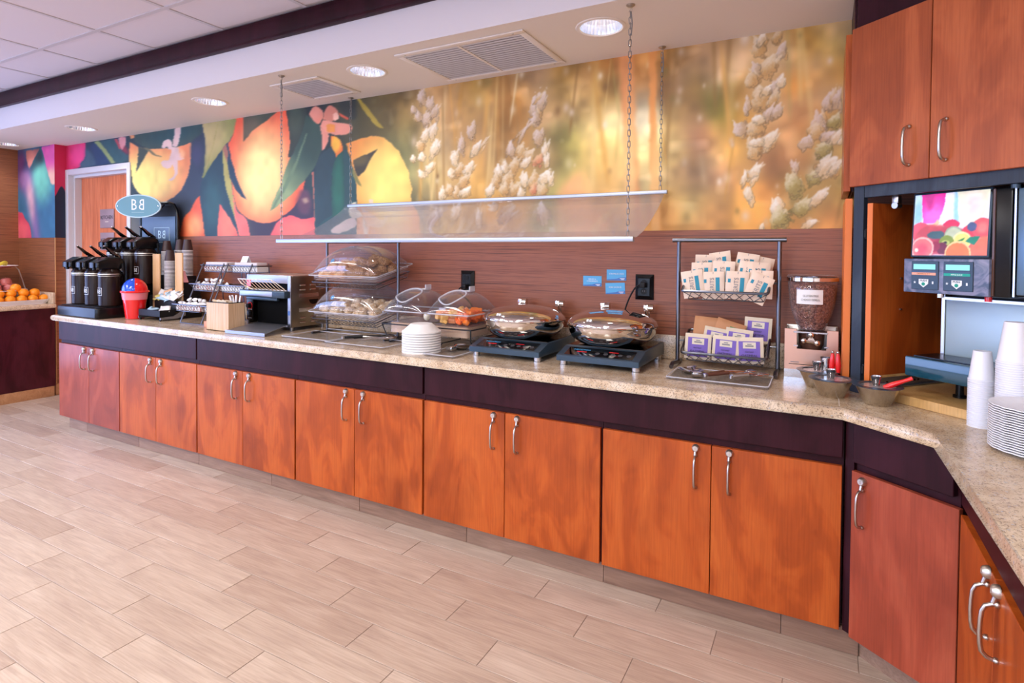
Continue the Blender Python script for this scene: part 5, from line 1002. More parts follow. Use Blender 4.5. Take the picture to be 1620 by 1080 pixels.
for k in range(4): a_, b2_ = q_[k], q_[(k+1) % 4]; ct.quad((a_[0], a_[1], a_[2]-.004), (b2_[0], b2_[1], b2_[2]-.004), b2_, a_)
obj('crumb_tray', ct, M['alum'], to)
obj('tray_lip', MB().prism([(-.07, -.434), (.286, -.416), (.286, -.4125), (-.07, -.4305)], .002, .023), M['alum'], to)

# ================================================================== BREAD STAND
def dome(w_, d_, h_, e=2.6):
    def f(a, b):
        u_, v_ = 2*a-1, 2*b-1
        u_ = math.sin(u_*PI/2); v_ = math.sin(v_*PI/2)
        return (u_*w_/2, v_*d_/2, h_*math.sqrt(max(1-abs(u_)**e, 0))*math.sqrt(max(1-abs(v_)**e, 0)))
    return MB().grid(f, 28, 24)
bs = thing('bread_stand', 'two-tier steel stand holding the bread trays beside the toaster', 'rack', (-2.61, -.20, TZ))
for x in (-.298, .303):
    obj('pole', MB().cyl((x, 0, .0), (x, 0, .592), .0085, seg=12), M['gunmetal'], bs)
    obj('foot', MB().tube([(x, -.13, .008), (x, .13, .008)], .007, 8), M['gunmetal'], bs)
obj('top_bar', MB().cyl((-.315, 0, .596), (.32, 0, .596), .009), M['gunmetal'], bs)
obj('cross_bar', MB().tube([(-.298, 0, .02), (.303, 0, .02)], .005, 8), M['gunmetal'], bs)
TL = math.radians(12.5)
for zc in (.375, .145):
    mb = MB(); tube_rect(mb, -.27, .27, -.165, .165, 0, .0035); tube_rect(mb, -.255, .255, -.15, .15, -.035, .002)
    for k in range(16):
        x = -.25+.5*k/15; mb.tube([(x, -.165, 0), (x, -.15, -.035), (x, .15, -.035), (x, .165, 0)], .0013, 4)
    for k in range(18):
        xa, xb = -.26+.52*k/18, -.26+.52*(k+1)/18; mb.tube([(xa, -.166, -.001), ((xa+xb)/2, -.15, -.035), (xb, -.166, -.001)], .0013, 4)
    for x in (-.298, .303): mb.tube([(x, .02, .0), ((-.27 if x < 0 else .27), .02, .0)], .003, 6)
    obj('wire_shelf', mb, M['gunmetal'], bs, (0, 0, zc), rot=(TL, 0, 0))
def bread_tray(z, label):
    t = thing('bread_tray', label, 'tray', (-2.61, -.20, TZ+z), rot=(TL, 0, 0))
    mb = MB()
    for s in ((.56, .35, .030, .034), (.56, .35, .012, .016)): mb.prism(rnd_rect(s[0], s[1], .02, 3), s[2], s[3], .001, 1)
    obj('base', MB().prism(rnd_rect(.52, .31, .02, 3), -.030, -.026), M['clear'], t)
    rim = MB(); n_ = 16
    o_ = rnd_rect(.58, .365, .025, 3); i_ = rnd_rect(.53, .325, .02, 3)
    for k in range(n_):
        j = (k+1) % n_
        rim.quad((*i_[k], -.026), (*i_[j], -.026), (*i_[j], .012), (*i_[k], .012)); rim.quad((*i_[k], .012), (*i_[j], .012), (*o_[j], .012), (*o_[k], .012)); rim.quad((*o_[k], .012), (*o_[j], .012), (*o_[j], .004), (*o_[k], .004))
    obj('rim', rim, M['clear'], t, ang=0); obj('rim_edge', tube_rect(tube_rect(MB(), -.288, .288, -.181, .181, .010, .0028, .025), -.262, .262, -.160, .160, -.006, .0018, .02), M['clearring'], t)
    c = dome(.52, .31, .142); o = obj('dome', c, M['clear'], t, (0, 0, .016)); solid(o, .003)
    obj('dome_rim', tube_rect(MB(), -.262, .262, -.157, .157, .017, .0035, .03), M['clear'], o, (0, 0, -.002))
    obj('handle', MB().tube([(-.025, -.04, .139), (-.025, -.05, .152), (.025, -.05, .152), (.025, -.04, .139)], .004, 8), M['clear'], o)
    obj('sticker', MB().lathe([(0, -.001), (.014, -.001), (.014, 0), (0, 0)], seg=20, ax='y'), M['cardblue'], o, (-.10, -.127, .078), rot=(-.75, 0, 0))
    return t
bread_tray(.412, 'upper clear bread tray with clear dome over rolls'); bread_tray(.182, 'lower clear bread tray with clear dome over pale pastries')
M['roll'] = mat('pale_roll_crust', (222, 176, 124), .6); M['rye'] = mat('brown_seeded_crust', (172, 122, 76), .7); M['pastry'] = mat('pale_pastry', (226, 200, 160), .6)
for k_, c1, c2, sc_ in (('roll', (204, 142, 88), (232, 188, 136), 40), ('rye', (112, 68, 36), (190, 146, 100), 160), ('pastry', (208, 168, 120), (240, 222, 188), 60)):
    nt = M[k_].node_tree; b = nt.nodes['Principled BSDF']; nn = noise(nt, coords(nt, 'Object', (1, 1, 1), True), sc_, 3, .6)
    nt.links.new(ramp(nt, [(.38, c1), (.6, c2)], nn), b.inputs['Base Color']); bump(nt, b, nn, .4, .004)
def lump(rx, ry, rz, seed, amp=.12, twist=0):
    r_ = np.random.RandomState(seed); ph = r_.rand(6)*6; mb = MB(); mb.sph((0, 0, 0), 1., 18, 12)
    for v in mb.bm.verts:
        c = v.co; k = 1+amp*math.sin(4*c.x+ph[0])*math.sin(3*c.y+ph[1])+amp*.6*math.sin(7*c.z+5*c.x+ph[2])
        v.co = Vector((c.x*rx*k, c.y*ry*k, (c.z if c.z > 0 else c.z*.5)*rz*k))
    return mb
TR_ = Matrix.Translation((-2.61, -.20, TZ+.412)) @ Matrix.Rotation(TL, 4, 'X'); TR2 = Matrix.Translation((-2.61, -.20, TZ+.182)) @ Matrix.Rotation(TL, 4, 'X')
def put(o, T_, p, r=(0, 0, 0)):
    q = T_ @ Vector(p); o.location = q; o.rotation_euler = (TL+r[0], r[1], r[2])
ro = [(-.21, -.105, 0, .2), (-.215, -.03, 0, .9), (-.21, .05, 0, 1.4), (-.14, -.10, 0, .5), (-.14, -.02, 0, -.3), (-.135, .06, 0, .3), (-.07, -.10, 0, .1), (-.065, .02, .0, 1.2), (-.175, -.06, .035, .4), (-.10, -.05, .038, -.4), (-.15, .03, .04, .8), (-.05, -.0, .045, .2), (-.01, .06, .03, .4), (-.06, .05, .052, .6)]
src = None
for k, (x, y, z, a) in enumerate(ro):
    if src is None: src = obj('bread_roll', lump(.042, .034, .034, 4), M['roll']); o = src
    else: o = src.copy(); COL.objects.link(o)
    put(o, TR_, (x, y, z-.008), (0, 0, a)); tag(o, 'pale bread roll in the upper tray, '+('on top of the heap' if z > 0 else 'in the bottom layer'), 'bread roll', 'pale bread rolls under the upper dome')
lf = obj('bread_loaf', MB().box((-.075, -.035, -.035), (.075, .035, .035), .014, 3), M['rye']); put(lf, TR_, (.065, -.095, .012)); tag(lf, 'block of brown bread at the front of the upper tray', 'bread')
src = None
for k, (x, y, z, a) in enumerate([(.08, -.02, .01, .1), (.16, -.08, .0, .5), (.17, .0, .006, 1.3), (.08, .07, .006, .2), (.16, .08, .01, .9), (.06, -.03, .055, .4), (.13, -.03, .055, -.4), (.17, .03, .05, .3), (.21, .05, .0, .2), (.10, .04, .06, .8)]):
    if src is None: src = obj('seeded_roll', lump(.050, .038, .036, 9, .14), M['rye']); o = src
    else: o = src.copy(); COL.objects.link(o)
    put(o, TR_, (x, y, z), (0, 0, a)); tag(o, 'brown seeded roll in the upper tray, '+('on top of the heap' if z > .03 else 'in the bottom layer'), 'bread roll', 'brown seeded rolls under the upper dome')
src = None
for k in range(15):
    x, y = -.205+.10*(k % 5), -.10+.09*(k//5)
    if src is None: src = obj('pastry', lump(.048, .042, .034, 17, .16), M['pastry']); o = src
    else: o = src.copy(); COL.objects.link(o)
    put(o, TR2, (x+R_.uniform(-.01, .01), y, -.004), (0, R_.uniform(-.2, .2), R_.uniform(0, 3))); tag(o, 'pale pastry in the lower tray, '+('front', 'middle', 'back')[k//5]+' row', 'pastry', 'pastries under the lower dome')

# ================================================================== FRUIT DISPLAY
fd = thing('fruit_rack', 'black wire rack carrying two clear domed pans', 'rack', (-1.985, -.195, TZ))
mb = MB(); tube_rect(mb, -.315, .315, -.165, .165, .112, .004)
for x0 in (-.30, .012, .03, .30):
    pass
mb.tube([(-.31, -.165, .112), (-.265, -.15, .006), (-.265, .15, .006), (-.31, .165, .112)], .004, 6).tube([(0, -.165, .112), (.035, -.15, .006), (.035, .15, .006), (0, .165, .112)], .004, 6).tube([(.31, -.165, .112), (.31, -.165, .05), (.31, -.13, .006), (.31, .13, .006), (.31, .165, .112)], .004, 6).tube([(0, -.165, .112), (0, .165, .112)], .004, 6)
mb.tube([(.035, -.15, .006), (.10, -.15, .006), (.12, -.16, .03)], .004, 6).tube([(.20, -.15, .006), (.20, -.155, .03)], .004, 6)
obj('wire_frame', mb, M['black_wire'], fd)
def pan(cx, label, ring=True):
    t = thing('domed_pan', label, 'food pan', (cx, -.195, TZ+.117)); w_, d_ = .285, .315
    o_ = rnd_rect(w_+.022, d_+.03, .02, 3); i_ = rnd_rect(w_-.01, d_-.01, .02, 3); b2_ = rnd_rect(w_-.04, d_-.04, .02, 3); mb = MB()
    for k in range(16):
        j = (k+1) % 16; mb.quad((*b2_[k], -.055), (*b2_[j], -.055), (*i_[j], .066), (*i_[k], .066)); mb.quad((*i_[k], .066), (*i_[j], .066), (*o_[j], .068), (*o_[k], .068)); mb.quad((*o_[k], .068), (*o_[j], .068), (*o_[j], .060), (*o_[k], .060))
    obj('pan', mb, M['clear'], t, ang=0)
    obj('pan_floor', MB().prism(b2_, .006, .009), M['clear'], t); obj('under_liner', MB().prism(rnd_rect(w_-.05, d_-.05, .02, 3), -.055, .002), mat('frosted_ice_pan', (202, 172, 146), .25), t)
    dm = dome(w_, d_, .125, 2.4); o = obj('dome', dm, M['clear'], t, (0, 0, .070)); solid(o, .003)
    obj('dome_rim', tube_rect(MB(), -w_/2, w_/2, -d_/2, d_/2, .001, .004, .02), M['clearring'], o)
    pts = []
    for k in range(28):
        a = 2*PI*k/28; u_, v_ = -.10+.58*math.cos(a), -.53+.40*math.sin(a)
        pts.append((u_*w_/2, v_*d_/2, .126*math.sqrt(1-abs(u_)**2.4)*math.sqrt(1-abs(v_)**2.4)+.004))
    obj('flap_ring', MB().tube(pts, .0045, 6, closed=True), M['clearring'], o)
    obj('handle', MB().box((.015, -.03, .122), (.062, .03, .130), .002).box((.058, -.028, .124), (.066, .028, .155), .003), M['clearring'], o)
    obj('hinge_tab', MB().box((-.065, -.145, .022), (-.02, -.139, .036), .002), M['clearring'], o)
    return t
pan(-2.145, 'left clear domed pan, nearly empty with an egg'); pan(-1.835, 'right clear domed pan full of cut fruit')
egg = MB().sph((0, 0, 0), .026, 18, 12, rx=.8, ry=.8, rz=1.0); ee = tag(obj('egg', egg, mat('egg_white', (246, 236, 206), .4), None, (-2.045, -.255, TZ+.117+.042)), 'white boiled egg in the left clear pan', 'egg')
ch = MB(); R2_ = random.Random(9)
for k in range(110):
    ch.mi = R2_.choice([0, 0, 0, 1, 1, 2]); s = R2_.uniform(.014, .022); x, y = R2_.uniform(-.105, .105), R2_.uniform(-.125, .125); z = .012+s+R2_.choice([0, .02, .04])
    if x > .02: ch.mi = R2_.choice([2, 3, 3])
    ch.X = Matrix.Translation((x, y, z)) @ Matrix.Rotation(R2_.uniform(0, 3), 4, 'Z') @ Matrix.Rotation(R2_.uniform(0, 1), 4, 'X'); ch.box((-s, -s*.8, -s*.7), (s, s*.8, s*.7), .004, 1)
ch.X = None
o = obj('cut_fruit', ch, [mat('melon_yellow', (242, 190, 100), .35), mat('melon_peach', (246, 160, 104), .35), mat('papaya_orange', (250, 130, 30), .3), mat('mandarin_orange', (250, 110, 14), .3)], None, (-1.835, -.195, TZ+.117)); tag(o, 'heap of yellow and orange cut fruit in the right clear pan', 'fruit', kind='stuff')
for (x, z, lbl, zz) in ((.0, 0, 'x', 0),):
    pass

# foam bowls stacked upside down
bprof = [(.105, 0), (.104, .007), (.099, .010), (.060, .044), (.058, .046), (0, .046), (0, .0435), (.057, .0435), (.096, .006), (.101, .0)]
first_b = None
for k in range(9):
    lb = 'white foam bowl upside down before the fruit pans, '+('topmost' if k == 8 else ordw(9-k)+' from the top')
    if first_b is None: first_b = obj('foam_bowl', MB().lathe(bprof, seg=40), M['foam'], None, (-1.905, -.49, TZ)); o = first_b
    else: o = first_b.copy(); COL.objects.link(o); o.location.z = TZ+.0130*k
    tag(o, lb, 'bowl', 'foam bowls in front of the fruit pans')

# ================================================================== INDUCTION COOKTOPS AND CHAFERS
def cooktop(x, label):
    t = thing('induction_cooktop', label, 'cooktop', (x, -.25, TZ), 0, 'induction cooktops')
    mb = MB(); mb.X = Matrix(((0, 0, 1, 0), (1, 0, 0, 0), (0, 1, 0, 0), (0, 0, 0, 1)))
    mb.prism([(-.235, .026), (-.235, .052), (-.125, .084), (.215, .084), (.215, .026)], -.2, .2, .004, 2); obj('housing', mb, M['slate'], t)
    obj('glass_top', MB().box((-.19, -.118, .0843), (.19, .205, .087)), M['glass_black'], t)
    sl_ = math.atan2(.032, .11)
    cp = obj('control_panel', MB().box((-.165, -.042, .0), (.165, .042, .0012)), M['glass_black'], t, (0, -.182, .0677), rot=(sl_, 0, 0))
    lettering('INDUCTION', .015, M['cardblue'], cp, (-.095, .018, .0016), (0, 0, 0)); obj('red_mark', MB().box((-.115, -.006, .0012), (-.065, .001, .0016)), M['red'], cp)
    for k, x_ in enumerate((-.01, .03, .065, .10, .14)):
        obj('touch_key', MB().lathe([(.008, .0012), (.0095, .0012), (.0095, .0016), (.008, .0016)], seg=16, closed=True).box((-.004, -.0008, .0012), (.004, .0008, .0016)), M['grey_ink'], cp, (x_, -.008, 0))
    obj('red_mark', MB().box((.04, .012, .0012), (.085, .018, .0016)), M['red'], cp)
    for x_ in (-.175, .175):
        for y_ in (-.20, .185): obj('foot', MB().lathe([(0, 0), (.020, 0), (.020, .004), (.018, .005), (.018, .0255), (0, .0255)], seg=20, c=(x_, y_, 0)), M['steel'], t)
    return t
def chafer(x, label):
    t = thing('chafing_dish', label, 'chafing dish', (x, -.235, TZ+.0872), 0, 'round chafing dishes')
    obj('bowl', MB().lathe([(0, 0), (.125, 0), (.165, .010), (.198, .034), (.212, .062), (.216, .088), (.224, .090), (.225, .094), (.214, .094), (.20, .05), (.15, .015), (0, .006)], seg=64), M['chrome'], t)
    li = [(.2225, .0955), (.223, .099)]+[(.220*math.cos(a), .100+.070*math.sin(a)) for a in [PI/2*k/14 for k in range(15)]]
    li[-1] = (0, .170); lid = obj('lid', MB().lathe(li, seg=64), M['chrome'], t)
    for sx_, lb in ((-.093, 0), (.137, 1)):
        h = MB().box((sx_-.018, .135, .155), (sx_+.006, .175, .188), .004); h.cyl((sx_+.006, .155, .171), (sx_+.028, .155, .171), .018, seg=18)
        h.tube([(sx_-.012, .165, .158), (sx_-.016, .185, .13), (sx_-.018, .19, .098)], .006, 8).cyl((sx_+.002, .165, .155), (sx_+.002, .178, .10), .005)
        obj('hinge_bracket', h, M['chrome'], t)
    obj('lid_glint', MB().box((-.014, -.006, 0), (-.003, .006, .002)).box((.001, -.006, 0), (.013, .006, .002)), M['white_ink'], lid, (-.045, -.196, .130), rot=(.9, 0, -.2))  # small white blocks standing in for glints on the lid
    return t
c0 = cooktop(-1.405, 'black induction cooktop under the left chafing dish'); dup(c0, (-.915, -.25, TZ), 0, 'black induction cooktop under the right chafing dish')
h0_ = chafer(-1.415, 'mirror steel round chafing dish, left, beside the fruit pans'); dup(h0_, (-.925, -.235, TZ+.0872), 0, 'mirror steel round chafing dish, right, beside the packet rack')

# ================================================================== WALL OUTLETS, CORDS, CARDS
def outlet(x, z, plug_z, cord, label):
    t = thing('wall_outlet', label, 'outlet', (x, 0, z))
    mb = MB(); mb.X = Matrix(((1, 0, 0, 0), (0, 0, -1, 0), (0, 1, 0, 0), (0, 0, 0, 1)))
    V = [(-.048, -.066), (.048, -.066), (.048, .066), (-.048, .066)]; W_ = [(-.030, -.045), (.030, -.045), (.030, .045), (-.030, .045)]
    mb.prism(V, .001, .006, .001, 1); obj('bezel_back', mb, M['black'], t)
    fr = MB()
    for k in range(4):
        j = (k+1) % 4; a, b2, c, d = V[k], V[j], W_[j], W_[k]; fr.quad((a[0], -.0065, a[1]), (b2[0], -.0065, b2[1]), (c[0], -.020, c[1]), (d[0], -.020, d[1]))
    fr.quad(*[(p[0], -.020, p[1]) for p in W_]); obj('bezel', fr, M['black'], t, ang=0)
    for dz in (-.022, .022):
        obj('socket', MB().lathe([(0, -.0225), (.016, -.0225), (.0165, -.0201), (0, -.0201)], seg=18, ax='y', c=(0, 0, dz)).box((-.006, -.0232, dz-.003), (-.004, -.0226, dz+.006)).box((.004, -.0232, dz-.003), (.006, -.0226, dz+.006)), M['black_soft'], t)
    obj('slot_mark', MB().box((-.006, -.0236, -.025), (-.0045, -.0233, -.016)).box((.0045, -.0236, -.025), (.006, -.0233, -.016)), M['grey_ink'], t)
    p = thing('power_cord', 'black plug and cord running from the '+label.split(' behind')[0].split(' beside')[0], 'cord', (x, 0, z+plug_z))
    obj('plug', MB().box((-.014, -.052, -.014), (.014, -.0238, .014), .004), M['black_soft'], p)
    obj('cable', MB().tube(cord, .0042, 8), M['black_soft'], p)
def bez(pts, n=6):
    out = []; P = [Vector(p) for p in pts]
    for i in range(len(P)-1):
        a, b_, c, d = P[max(i-1, 0)], P[i], P[i+1], P[min(i+2, len(P)-1)]
        for k in range(n):
            t = k/n; out.append(.5*((2*b_)+(c-a)*t+(2*a-5*b_+4*c-d)*t*t+(-a+3*b_-3*c+d)*t**3))
    out.append(P[-1]); return out
outlet(-.828, 1.275, .012, bez([(-.010, -.045, .004), (-.04, -.050, -.02), (-.075, -.045, -.085), (-.095, -.04, -.15), (-.085, -.035, -.17), (-.05, -.03, -.22)]), 'right glossy black wall outlet beside the blue cards')
outlet(-1.925, 1.272, -.030, bez([(0, -.045, 0), (-.03, -.045, -.01), (-.045, -.03, -.04), (.01, -.010, -.09), (.05, -.008, -.15), (.06, -.008, -.20)]), 'left glossy black wall outlet behind the fruit domes')
cards = [(-1.118, 1.298, .106, .056, 0, ['BREADS &', 'CONDIMENTS'], 'left'), (-.982, 1.334, .108, .058, -.01, ['SCRAMBLED EGGS'], 'upper right'), (-.988, 1.262, .108, .060, -.045, ['PORK SAUSAGE'], 'lower right')]
for (x, z, w_, h_, a, tx, s_) in cards:
    t = thing('name_card', 'small blue card on the striped wall reading %s, %s of three' % (' '.join(tx), s_), 'card', (x, -.0005, z), rot=(0, -a*-1, 0), group='blue cards on the wall')
    obj('card', MB().box((-w_/2, -.002, -h_/2), (w_/2, -.0002, h_/2)), M['cardblue'], t)
    wv = MB(); wv.X = Matrix(((1, 0, 0, 0), (0, 0, -1, 0), (0, 1, 0, 0), (0, 0, 0, 1))); wv.prism([(-w_/2+.001, -h_/2+.001), (w_/2-.001, -h_/2+.001), (w_/2-.001, -h_/2+.018), (w_*.2, -h_/2+.016), (0, -h_/2+.009), (-w_/2+.001, -h_/2+.006)], .0021, .0024)
    obj('wave', wv, M['cardnavy'], t)
    for k, s in enumerate(tx): lettering(s, .0105, M['white_ink'], t, (0, -.0026, .006-.011*k+.004*(len(tx)-1)), FRONT, sx=.95)
    obj('small_print', MB().box((w_*.18, -.0030, -h_/2+.009), (w_*.43, -.0026, -h_/2+.012)).box((w_*.24, -.0030, -h_/2+.004), (w_*.40, -.0026, -h_/2+.007)), M['white_ink'], t)
# ================================================================== PACKET RACK
rk = thing('packet_rack', 'grey metal two-basket rack of cereal packets at the right end', 'rack', (-.402, -.15, TZ))
obj('top_bar', MB().cyl((-.250, 0, .600), (.250, 0, .600), .0105, seg=14), M['gunmetal'], rk)
for s_, x in ((-1, -.220), (1, .222)):
    obj('pole', MB().cyl((x, 0, .012), (x, 0, .592), .0095, seg=14), M['gunmetal'], rk)
    obj('foot', MB().tube([(x, -.135, .010), (x, -.10, .022), (x, 0, .014), (x, .075, .010)], .0095, 10), M['gunmetal'], rk)
TB = math.radians(26)
def basket(zc):
    mb = MB(); tube_rect(mb, -.185, .185, -.10, .10, 0, .0062, .012, 8); o = obj('basket_rim', mb, M['gunmetal'], rk, (0, 0, zc), rot=(TB, 0, 0))
    mb = MB(); tube_rect(mb, -.165, .165, -.082, .082, -.052, .003)
    def zig(p, q, p2, q2, n):
        for k in range(n):
            a, b_ = k/n, (k+1)/n
            A_, B_ = [p[i]+(q[i]-p[i])*a for i in range(3)], [p[i]+(q[i]-p[i])*b_ for i in range(3)]; A2, B2 = [p2[i]+(q2[i]-p2[i])*a for i in range(3)], [p2[i]+(q2[i]-p2[i])*b_ for i in range(3)]
            mb.tube([A_, B2], .0017, 4); mb.tube([B_, A2], .0017, 4)
    c1 = [(-.185, -.10, 0), (.185, -.10, 0), (.185, .10, 0), (-.185, .10, 0)]; c2 = [(-.165, -.082, -.052), (.165, -.082, -.052), (.165, .082, -.052), (-.165, .082, -.052)]
    for k in range(4): zig(c1[k], c1[(k+1) % 4], c2[k], c2[(k+1) % 4], 8 if k % 2 == 0 else 4)
    for k in range(6): x = -.14+.28*k/5; mb.tube([(x, -.082, -.052), (x, .082, -.052)], .0017, 4)
    obj('basket_wires', mb, M['gunmetal'], o, (0, 0, 0))
    obj('bracket', MB().tube([(-.220, 0, zc), (-.186, 0, zc)], .0045, 8).tube([(.222, 0, zc), (.186, 0, zc)], .0045, 8), M['gunmetal'], rk)
basket(.405); basket(.118)
def pouch_mb(w_, h_, t_):
    mb = MB()
    def f(sg):
        def g(a, b):
            u_, v_ = 2*a-1, 2*b-1; k = max(1-u_**4, 0)*max(1-(v_*1.02)**6, 0); ridge = .0012*math.sin(9*a+4*b)*k
            return (u_*w_/2, sg*(t_/2*k**.6+.0006)+ridge, b*h_)
        return g
    mb.grid(f(-1), 8, 8); mb.grid(f(1), 8, 8)
    for i in range(8):
        a, b_ = -w_/2+w_*i/8, -w_/2+w_*(i+1)/8
        mb.quad((a, -.0006, h_), (b_, -.0006, h_), (b_, .0006, h_), (a, .0006, h_)); mb.quad((a, -.0006, 0), (a, .0006, 0), (b_, .0006, 0), (b_, -.0006, 0))
    return mb
def patch(w_, h_, t_, x0, x1, z0, z1, off=.0007):
    """printed area following the pouch front"""
    mb = MB()
    def g(a, b):
        x, z = x0+(x1-x0)*a, z0+(z1-z0)*b; u_, v_ = 2*x/w_, 2*z/h_-1; k = max(1-u_**4, 0)*max(1-(v_*1.02)**6, 0)
        return (x, -(t_/2*k**.6+.0006)+.0012*math.sin(9*(x/w_+.5)+4*z/h_)*k-off, z)
    mb.grid(g, 6, 6); return mb
GW, GH, GT = .098, .128, .014
grits = thing('grits_packet', 'x', 'packet', (0, 0, 0), 0, 'packets in the upper basket')
obj('pouch', pouch_mb(GW, GH, GT), M['paper'], grits, ang=60)
obj('teal_band', patch(GW, GH, GT, .012, .030, .030, .100), M['tealprint'], grits, ang=0); obj('teal_tab', patch(GW, GH, GT, -.040, -.028, .075, .092), M['tealprint'], grits, ang=0)
lettering('GRITS', .027, M['grey_ink'], grits, (-.003, -.0092, .064), (PI/2, -PI/2, 0), sx=1.0)
obj('notch', patch(GW, GH, GT, .000, .002, .116, .126), M['grey_ink'], grits, ang=0)
UB_ = Matrix.Translation((-.402, -.15, TZ+.405)) @ Matrix.Rotation(TB, 4, 'X'); LB_ = Matrix.Translation((-.402, -.15, TZ+.118)) @ Matrix.Rotation(TB, 4, 'X')
def place(o, T_, p, rx, ry, rz):
    o.location = T_ @ Vector(p); o.rotation_euler = (rx, ry, rz)
lay = [(-.128, -.080, -.045, -.16, -.10, .05, 'front row, far left'), (-.045, -.078, -.045, -.10, .03, -.04, 'front row, second from the left'), (.045, -.078, -.045, -.12, .0, .03, 'front row, third from the left'), (.115, -.080, -.05, -.10, .42, 0, 'front row, leaning right'), (.150, -.070, -.045, -.2, .04, .1, 'front row, far right'),
       (-.110, -.035, -.025, -.18, -.03, 0, 'second row, far left'), (-.015, -.035, -.022, -.20, .05, 0, 'second row, middle'), (.080, -.035, -.020, -.16, .10, 0, 'second row, right of the middle'), (.135, -.032, -.025, -.16, .16, .1, 'second row, far right'),
       (-.105, .015, -.010, -.22, -.04, 0, 'back row, far left'), (-.020, .020, .008, -.20, -.08, 0, 'back row, left of the gap'), (.065, .020, .010, -.22, .10, 0, 'back row, right of the gap'), (.125, .022, -.010, -.2, .14, 0, 'back row, far right')]
for k, (x, y, z, rx, ry, rz, s_) in enumerate(lay):
    lb = 'cream GRITS packet with teal band in the upper basket, '+s_
    o = grits if k == 0 else dup(grits, (0, 0, 0), 0, lb)
    o['label'] = lb; j_ = R_.uniform(-1, 1); place(o, UB_, (x+.006*j_, y, z+.008*R_.uniform(-1, 1)), rx+.06*R_.uniform(-1, 1), ry+.09*j_, rz+.12*R_.uniform(-1, 1))
oat = thing('oatmeal_packet', 'x', 'packet', (0, 0, 0), 0, 'packets in the lower basket'); OW, OH = .118, .118
obj('pouch', pouch_mb(OW, OH, .013), mat('oat_packet_cream', (222, 206, 182), .6), oat, ang=60)
obj('purple_panel', patch(OW, OH, .013, -.045, .045, .012, .100), M['purple'], oat, ang=0); obj('cream_panel', patch(OW, OH, .013, -.026, .028, .068, .096, .0014), M['creamprint'], oat, ang=0)
lettering('OATMEAL', .014, M['black_ink'], oat, (0, -.0092, .036), FRONT, sx=1.05); lettering('INSTANT', .009, M['black_ink'], oat, (0, -.0092, .052), FRONT)
obj('brand_mark', MB().box((-.016, -.0094, .076), (.018, -.0090, .082)).box((-.008, -.0094, .085), (.010, -.0090, .089)), M['grey_ink'], oat)
for k, (x, y, z, rx, ry, rz, s_) in enumerate([(-.118, -.080, -.045, -.12, .03, .05, 'front row, left'), (.005, -.082, -.045, -.10, .04, -.03, 'front row, middle'), (.112, -.080, -.045, -.10, -.05, .02, 'front row, right'), (-.050, -.040, -.030, -.2, .14, 0, 'second row, left'), (.050, -.040, -.028, -.2, .10, 0, 'second row, middle'), (.130, .045, -.015, -.16, .04, 0, 'standing alone in the back right')]):
    lb = 'purple and cream OATMEAL packet in the lower basket, '+s_
    o = oat if k == 0 else dup(oat, (0, 0, 0), 0, lb); o['label'] = lb; place(o, LB_, (x, y, z), rx, ry, rz)
kp = thing('kraft_packet', 'crumpled tan packet with a green stripe at the back of the lower basket', 'packet', (0, 0, 0)); obj('pouch', pouch_mb(.13, .11, .02), M['kraft'], kp, ang=60); obj('green_stripe', patch(.13, .11, .02, .0, .035, .075, .084), M['greenprint'], kp, ang=0); obj('red_stripe', patch(.13, .11, .02, .036, .060, .070, .080), M['red'], kp, ang=0)
place(kp, LB_, (-.005, .0, .0), -.3, .28, 0)
kp = thing('kraft_packet', 'crumpled plain tan packet in the back left of the lower basket', 'packet', (0, 0, 0)); obj('pouch', pouch_mb(.13, .11, .022), M['kraft'], kp, ang=60); place(kp, LB_, (-.09, .02, .0), -.3, .06, 0)

# clear tray with tongs, ladle rest
def flat_tray(x, y, w_, d_, label, rz=0.):
    t = thing('clear_tray', label, 'tray', (x, y, TZ), rz); mb = MB(); mb.prism(rnd_rect(w_, d_, .012, 2), 0, .003)
    for (a, b) in (((-w_/2, -d_/2), (w_/2, -d_/2+.006)), ((-w_/2, d_/2-.006), (w_/2, d_/2)), ((-w_/2, -d_/2), (-w_/2+.006, d_/2)), ((w_/2-.006, -d_/2), (w_/2, d_/2))): mb.box((a[0], a[1], .003), (b[0], b[1], .013), .001, 1)
    obj('tray', mb, M['clear_tray'], t); ip = rnd_rect(w_-.004, d_-.004, .012, 2); obj('rim', MB().tube([(p[0], p[1], .0115) for p in ip], .0024, 6, closed=True), M['clearring'], t); return t
flat_tray(-.388, -.40, .405, .245, 'shallow clear tray of tongs in front of the packet rack'); flat_tray(-2.33, -.44, .44, .26, 'shallow clear tray of serving tools before the bread stand'); flat_tray(-1.72, -.47, .19, .26, 'small clear tray between the foam bowls and the left cooktop'); flat_tray(-2.74, -.40, .42, .28, 'empty clear tray under the bread stand', .0)
def tongs(label, x, y, rz, L_=.22, tipm=None):
    t = thing('tongs', label, 'tongs', (x, y, TZ+.014), rz)
    for s_ in (-1, 1): obj('arm', MB().tube([(0, 0, .012), (L_*.5, s_*.016, .016), (L_*.8, s_*.020, .010), (L_, s_*.006, .006)], .005, 8, r1=.004), M['steel'], t); obj('grip', MB().tube([(L_*.04, s_*.003, .0125), (L_*.45, s_*.0145, .0162)], .0075, 8), tipm or M['steel_brush'], t)
    for s_ in (-1, 1): obj('scoop', MB().sph((L_, s_*.008, .010), .022, 14, 8, 1.2, .5, .35), M['steel'], t)
    obj('spring', MB().cyl((0, 0, .004), (0, 0, .018), .008), M['steel'], t); return t
